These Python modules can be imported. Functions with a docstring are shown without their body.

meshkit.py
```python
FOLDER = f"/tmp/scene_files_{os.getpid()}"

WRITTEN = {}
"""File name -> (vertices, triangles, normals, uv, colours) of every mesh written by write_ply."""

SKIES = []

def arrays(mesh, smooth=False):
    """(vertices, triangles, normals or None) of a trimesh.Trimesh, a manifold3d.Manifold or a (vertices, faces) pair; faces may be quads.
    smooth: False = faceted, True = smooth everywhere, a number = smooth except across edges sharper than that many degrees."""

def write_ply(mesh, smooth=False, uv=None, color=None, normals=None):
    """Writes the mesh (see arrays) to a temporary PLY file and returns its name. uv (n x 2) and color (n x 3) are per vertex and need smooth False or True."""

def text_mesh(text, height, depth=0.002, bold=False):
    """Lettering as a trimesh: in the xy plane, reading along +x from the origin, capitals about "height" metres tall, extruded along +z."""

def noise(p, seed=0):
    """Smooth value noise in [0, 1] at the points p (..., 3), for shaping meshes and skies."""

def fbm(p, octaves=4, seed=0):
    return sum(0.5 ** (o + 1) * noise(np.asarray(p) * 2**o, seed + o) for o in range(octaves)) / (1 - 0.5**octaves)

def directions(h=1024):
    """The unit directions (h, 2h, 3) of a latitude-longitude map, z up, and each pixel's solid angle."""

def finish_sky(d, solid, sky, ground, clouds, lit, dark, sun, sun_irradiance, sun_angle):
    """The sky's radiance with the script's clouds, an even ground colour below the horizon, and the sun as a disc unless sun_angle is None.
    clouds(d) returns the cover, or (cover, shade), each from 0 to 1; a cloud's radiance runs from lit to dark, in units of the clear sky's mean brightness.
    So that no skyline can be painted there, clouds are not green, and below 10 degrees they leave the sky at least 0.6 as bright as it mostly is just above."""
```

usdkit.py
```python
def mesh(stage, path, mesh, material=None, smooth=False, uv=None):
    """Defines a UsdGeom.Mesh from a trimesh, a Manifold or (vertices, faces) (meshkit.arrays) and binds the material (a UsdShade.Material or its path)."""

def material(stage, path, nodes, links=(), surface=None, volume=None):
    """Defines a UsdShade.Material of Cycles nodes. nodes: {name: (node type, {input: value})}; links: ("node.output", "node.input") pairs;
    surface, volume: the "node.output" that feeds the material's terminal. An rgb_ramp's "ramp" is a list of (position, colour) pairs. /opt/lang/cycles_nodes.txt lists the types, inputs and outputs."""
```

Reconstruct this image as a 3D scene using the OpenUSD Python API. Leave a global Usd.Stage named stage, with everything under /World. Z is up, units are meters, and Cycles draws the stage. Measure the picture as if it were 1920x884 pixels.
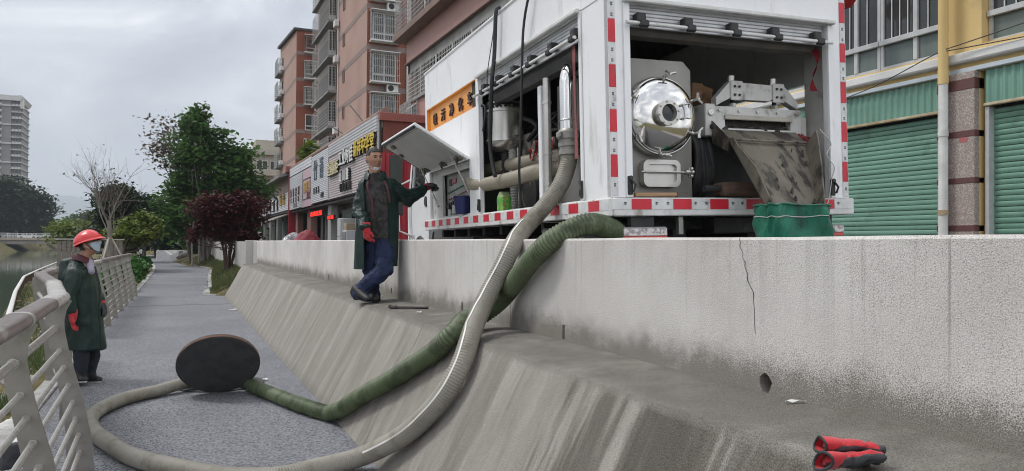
import math, json, random
import numpy as np, trimesh, manifold3d, usdkit
from shapely.geometry import Polygon
from shapely import affinity
from meshkit import fbm, noise
from pxr import Usd, UsdGeom, UsdLux, UsdShade, Gf, Sdf, Vt

random.seed(7); np.random.seed(7); RNG = np.random.default_rng(7)
stage = Usd.Stage.CreateInMemory()
UsdGeom.SetStageUpAxis(stage, 'Z'); UsdGeom.SetStageMetersPerUnit(stage, 1.0)
UsdGeom.Xform.Define(stage, '/World'); UsdGeom.Scope.Define(stage, '/World/Looks')
# ---------------------------------------------------------------- camera
# y runs along the river path, x to the right (road side), z up; the path is z = 0
EYE = np.array([0.0, 0.0, 1.52]); YAW, PITCH, ROLL, FPX = 24.5, 0.64, 0.4, 1390.0
def camera_axes():
    y, p, r = map(math.radians, (YAW, PITCH, ROLL))
    f = np.array([math.sin(y)*math.cos(p), math.cos(y)*math.cos(p), math.sin(p)])
    rt = np.array([math.cos(y), -math.sin(y), 0]); up = np.cross(rt, f)
    return rt*math.cos(r)+up*math.sin(r), -rt*math.sin(r)+up*math.cos(r), f
CR, CU, CF = camera_axes()
cam = UsdGeom.Camera.Define(stage, '/World/camera')
cam.CreateHorizontalApertureAttr(36.0); cam.CreateFocalLengthAttr(36.0*FPX/1920.0)
cam.CreateVerticalApertureAttr(36.0*471/1024); cam.CreateClippingRangeAttr((0.05, 20000.0))
m4 = Gf.Matrix4d(1); [m4.SetRow(i, Gf.Vec4d(*map(float, a), w)) for i, (a, w) in enumerate(((CR, 0), (CU, 0), (-CF, 0), (EYE, 1)))]
cam.AddTransformOp().Set(m4)
cam.CreateExposureAttr(0.62)
# ---------------------------------------------------------------- overcast sky and veiled sun
SUN = np.array([-0.55, 0.35, 0.95]); SUN /= np.linalg.norm(SUN)
dome = UsdLux.DomeLight.Define(stage, '/World/sky')
dome.GetPrim().SetCustomDataByKey('kind', 'structure')
SKY_GREY = 9.5
sky_m = usdkit.material(stage, '/World/Looks/sky_clouds', {
    'tc': ('texture_coordinate', {}),
    'mp': ('mapping', {'scale': (1.0, 1.0, 2.6), 'rotation': (0, 0, 0.6)}),
    'n': ('noise_texture', {'scale': 2.3, 'detail': 8, 'roughness': 0.56, 'distortion': 0.6}),
    'r': ('rgb_ramp', {'ramp': [(0.38, (0.52, 0.545, 0.605)), (0.46, (0.68, 0.705, 0.765)), (0.52, (0.86, 0.88, 0.925)), (0.575, (1.12, 1.125, 1.14)), (0.66, (1.36, 1.36, 1.35))]}),
    'sc': ('mix_color', {'blend_type': 'multiply', 'fac': 1.0, 'b': (SKY_GREY,)*3, 'use_clamp': False}),
    'sky': ('sky_texture', {'sky_type': 'single_scattering', 'sun_disc': False, 'sun_elevation': math.asin(SUN[2]), 'sun_rotation': math.atan2(SUN[0], SUN[1])}),
    'mx': ('mix_color', {'fac': 0.93, 'use_clamp': False}),
    'gz': ('separate_xyz', {}), 'gr': ('map_range', {'from_min': 0.05, 'from_max': 0.95, 'to_min': 0.93, 'to_max': 1.62, 'clamp': True}), 'gm': ('mix_color', {'blend_type': 'multiply', 'fac': 1.0, 'use_clamp': False}),
    'bg': ('background_shader', {'strength': 0.072})},
    [('tc.generated', 'mp.vector'), ('mp.vector', 'n.vector'), ('n.fac', 'r.fac'), ('r.color', 'sc.a'), ('sky.color', 'mx.a'), ('sc.result', 'mx.b'), ('tc.generated', 'gz.vector'), ('gz.z', 'gr.value'), ('mx.result', 'gm.a'), ('gr.result', 'gm.b'), ('gm.result', 'bg.color')], surface='bg.background')
UsdShade.MaterialBindingAPI.Apply(dome.GetPrim()).Bind(sky_m)
sun = UsdLux.DistantLight.Define(stage, '/World/sun')
sun.CreateNormalizeAttr(True); sun.CreateIntensityAttr(0.40); sun.CreateAngleAttr(14.0); sun.CreateColorAttr(Gf.Vec3f(1.0, 0.97, 0.93))
q = Gf.Rotation(Gf.Vec3d(0, 0, 1), Gf.Vec3d(*map(float, SUN)))
sun.AddTransformOp().Set(Gf.Matrix4d().SetRotate(q))

# ---------------------------------------------------------------- helpers: prims
USED = {}
def numbered(parent, name):
    k = (parent, name); n = USED.get(k, 0); USED[k] = n+1
    return f'{parent}/{name}' + (f'_{n:03d}' if n else '')
def tag(p, label=None, cat=None, group=None, kind=None):
    p = p.GetPrim() if hasattr(p, 'GetPrim') else p
    for k, v in (('label', label), ('category', cat), ('group', group), ('kind', kind)):
        if v: p.SetCustomDataByKey(k, v)
    return p
def path_of(parent):
    return '/World' if parent is None else (parent if isinstance(parent, str) else str(parent.GetPath()))
def obj(name, b, mat, parent=None, label=None, cat=None, group=None, kind=None, smooth=False):
    """one Mesh prim; b is a B builder, a trimesh, a manifold or (v, f)"""
    if isinstance(b, B): b = b.mesh()
    pth = numbered(path_of(parent), name)
    p = usdkit.mesh(stage, pth, b, mat, smooth=smooth).GetPrim()
    return tag(p, label, cat, group, kind)
def thing(name, label, cat, group=None, kind=None, M=None):
    x = UsdGeom.Xform.Define(stage, numbered('/World', name))
    if M is not None: x.AddTransformOp().Set(gm(M))
    return tag(x, label, cat, group, kind)
def gm(M):
    M = np.asarray(M, float); g = Gf.Matrix4d(1)
    for i in range(4): g.SetRow(i, Gf.Vec4d(*map(float, M.T[i])))
    return g
def dup(src, M, label=None, group=None):
    was = src.GetCustomData(); base = src.GetName().rstrip('0123456789').rstrip('_')
    x = UsdGeom.Xform.Define(stage, numbered('/World', base)); p = x.GetPrim()
    p.GetReferences().AddInternalReference(src.GetPath()); p.SetInstanceable(True)
    x.ClearXformOpOrder(); x.AddTransformOp(opSuffix='copy').Set(gm(M))
    return tag(p, label or was.get('label'), was.get('category'), group or was.get('group'), was.get('kind'))
def trs(t=(0, 0, 0), rz=0.0, s=1.0):
    c, n = math.cos(rz), math.sin(rz); M = np.eye(4)
    M[:3, :3] = np.array([[c, -n, 0], [n, c, 0], [0, 0, 1]])*s; M[:3, 3] = t
    return M
# ---------------------------------------------------------------- helpers: meshes
def unit(a): a = np.asarray(a, float); return a/max(np.linalg.norm(a), 1e-12)
def spline(pts, n=8, closed=False):
    p = np.asarray(pts, float)
    P = np.vstack([2*p[0]-p[1], p, 2*p[-1]-p[-2]]) if not closed else np.vstack([p[-1], p, p[0], p[1]])
    out = []
    for i in range(1, len(P)-2):
        for t in np.linspace(0, 1, n, endpoint=False):
            a, b, c, d = P[i-1], P[i], P[i+1], P[i+2]
            out.append(0.5*((2*b)+(c-a)*t+(2*a-5*b+4*c-d)*t*t+(3*b-a-3*c+d)*t**3))
    if not closed: out.append(P[-2])
    return np.array(out)
def frames(pts):
    p = np.asarray(pts, float); t = np.gradient(p, axis=0); t /= np.maximum(np.linalg.norm(t, axis=1, keepdims=True), 1e-12)
    u = np.cross(t[0], (0, 0, 1)); u = unit(u) if np.linalg.norm(u) > 1e-3 else np.array([1.0, 0, 0])
    us, vs = [], []
    for k in range(len(p)):
        u = unit(u-t[k]*(u@t[k])); us.append(u); vs.append(np.cross(t[k], u))
    return t, np.array(us), np.array(vs)
class B:
    def __init__(s): s.v, s.f, s.n = [], [], 0
    def add(s, v, f, M=None):
        v = np.asarray(v, float); f = np.asarray(f, int)
        if f.shape[1] == 4: f = np.vstack([f[:, [0, 1, 2]], f[:, [0, 2, 3]]])
        if M is not None: v = v@np.asarray(M)[:3, :3].T+np.asarray(M)[:3, 3]
        s.v.append(v); s.f.append(f+s.n); s.n += len(v); return s
    def mesh(s): return (np.vstack(s.v), np.vstack(s.f))
    def tm(s): v, f = s.mesh(); return trimesh.Trimesh(v, f, process=False)
    def tri(s, t, M=None): return s.add(t.vertices, t.faces, M)
    def box(s, x0, x1, y0, y1, z0, z1, M=None):
        v = [(x, y, z) for x in (x0, x1) for y in (y0, y1) for z in (z0, z1)]
        return s.add(v, [(0, 1, 3, 2), (4, 6, 7, 5), (0, 4, 5, 1), (2, 3, 7, 6), (0, 2, 6, 4), (1, 5, 7, 3)], M)
    def cbox(s, x0, x1, y0, y1, z0, z1, c=0.01, M=None):
        lo, hi = np.array([x0, y0, z0], float), np.array([x1, y1, z1], float); c = min(c, 0.45*(hi-lo).min())
        pts = []
        for sx in (0, 1):
            for sy in (0, 1):
                for sz in (0, 1):
                    for ax in range(3):
                        p = np.array([(lo, hi)[q][i] for i, q in enumerate((sx, sy, sz))])
                        for i, q in enumerate((sx, sy, sz)):
                            if i != ax: p[i] += c*(1-2*q)
                        pts.append(p)
        h = manifold3d.Manifold.hull_points(np.array(pts)).to_mesh()
        return s.add(h.vert_properties[:, :3], h.tri_verts, M)
    def cyl(s, p0, p1, r0, r1=None, n=12, M=None):
        p0, p1 = np.asarray(p0, float), np.asarray(p1, float); r1 = r0 if r1 is None else r1
        d = unit(p1-p0); u = np.cross(d, (0, 0, 1)); u = unit(u) if np.linalg.norm(u) > 1e-3 else np.array([1.0, 0, 0]); w = np.cross(d, u)
        a = np.arange(n)*2*math.pi/n; c = np.cos(a)[:, None]*u+np.sin(a)[:, None]*w
        v = np.vstack([p0+c*r0, p1+c*r1, [p0], [p1]]); i = np.arange(n); j = (i+1) % n
        f = np.vstack([np.stack([i, j, j+n], 1), np.stack([i, j+n, i+n], 1), np.stack([j, i, 0*i+2*n], 1), np.stack([i+n, j+n, 0*i+2*n+1], 1)])
        return s.add(v, f, M)
    def tube(s, pts, r, n=8, caps=True, M=None):
        p = np.asarray(pts, float); t, u, w = frames(p); r = np.broadcast_to(np.asarray(r, float), (len(p),))
        a = np.arange(n)*2*math.pi/n
        v = (p[:, None]+r[:, None, None]*(np.cos(a)[None, :, None]*u[:, None]+np.sin(a)[None, :, None]*w[:, None])).reshape(-1, 3)
        i = (np.arange(len(p)-1)[:, None]*n+np.arange(n)).ravel(); j = (np.arange(len(p)-1)[:, None]*n+(np.arange(n)+1) % n).ravel()
        f = [np.stack([i, j, j+n], 1), np.stack([i, j+n, i+n], 1)]
        if caps:
            v = np.vstack([v, p[:1], p[-1:]]); k = np.arange(n); k2 = (k+1) % n; e = (len(p)-1)*n
            f += [np.stack([k2, k, 0*k+len(v)-2], 1), np.stack([e+k, e+k2, 0*k+len(v)-1], 1)]
        return s.add(v, np.vstack(f), M)
    def lathe(s, prof, n=24, M=None, axis='z'):
        prof = np.asarray(prof, float); a = np.arange(n)*2*math.pi/n; k = len(prof)
        v = np.stack([prof[:, None, 0]*np.cos(a), prof[:, None, 0]*np.sin(a), np.broadcast_to(prof[:, None, 1], (k, n))], -1).reshape(-1, 3)
        if axis == 'y': v = v[:, [0, 2, 1]]*np.array([1, -1, 1])
        if axis == 'x': v = v[:, [2, 0, 1]]
        i = (np.arange(k-1)[:, None]*n+np.arange(n)).ravel(); j = (np.arange(k-1)[:, None]*n+(np.arange(n)+1) % n).ravel()
        return s.add(v, np.vstack([np.stack([i, j, j+n], 1), np.stack([i, j+n, i+n], 1)]), M)
    def ell(s, c, r, sub=2, M=None):
        t = trimesh.creation.icosphere(sub, 1.0); return s.add(t.vertices*np.asarray(r)+np.asarray(c), t.faces, M)
    def quad(s, a, b, c, d, M=None): return s.add([a, b, c, d], [(0, 1, 2, 3)], M)
    def prism(s, poly, h0, h1, plane='xy', M=None):
        """extrudes a 2-D polygon (list or shapely) from h0 to h1 along the axis missing from plane"""
        P = poly if isinstance(poly, Polygon) else Polygon(poly)
        t = trimesh.creation.extrude_polygon(P, h1-h0, engine='earcut'); v = t.vertices+np.array([0, 0, h0]); f = t.faces
        if plane == 'yz': v = v[:, [2, 0, 1]]
        if plane == 'xz': v = v[:, [0, 2, 1]]; f = f[:, ::-1]
        return s.add(v, f, M)
    def grid(s, V, M=None, flip=False):
        a, b = V.shape[:2]; i = (np.arange(a-1)[:, None]*b+np.arange(b-1)).ravel()
        f = np.stack([i, i+b, i+b+1, i+1], 1); f = f[:, ::-1] if flip else f
        return s.add(V.reshape(-1, 3), f, M)
def hull(pts):
    h = manifold3d.Manifold.hull_points(np.asarray(pts, float)); return h
def man_tm(m):
    q = m.to_mesh(); return trimesh.Trimesh(q.vert_properties[:, :3], q.tri_verts, process=True)
def rotz(a): c, s = math.cos(a), math.sin(a); return np.array([[c, -s, 0], [s, c, 0], [0, 0, 1.0]])
def mat4(R=np.eye(3), t=(0, 0, 0)): M = np.eye(4); M[:3, :3] = R; M[:3, 3] = t; return M
def basis4(x, y, z, t): return mat4(np.stack([x, y, z], 1), t)
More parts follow.
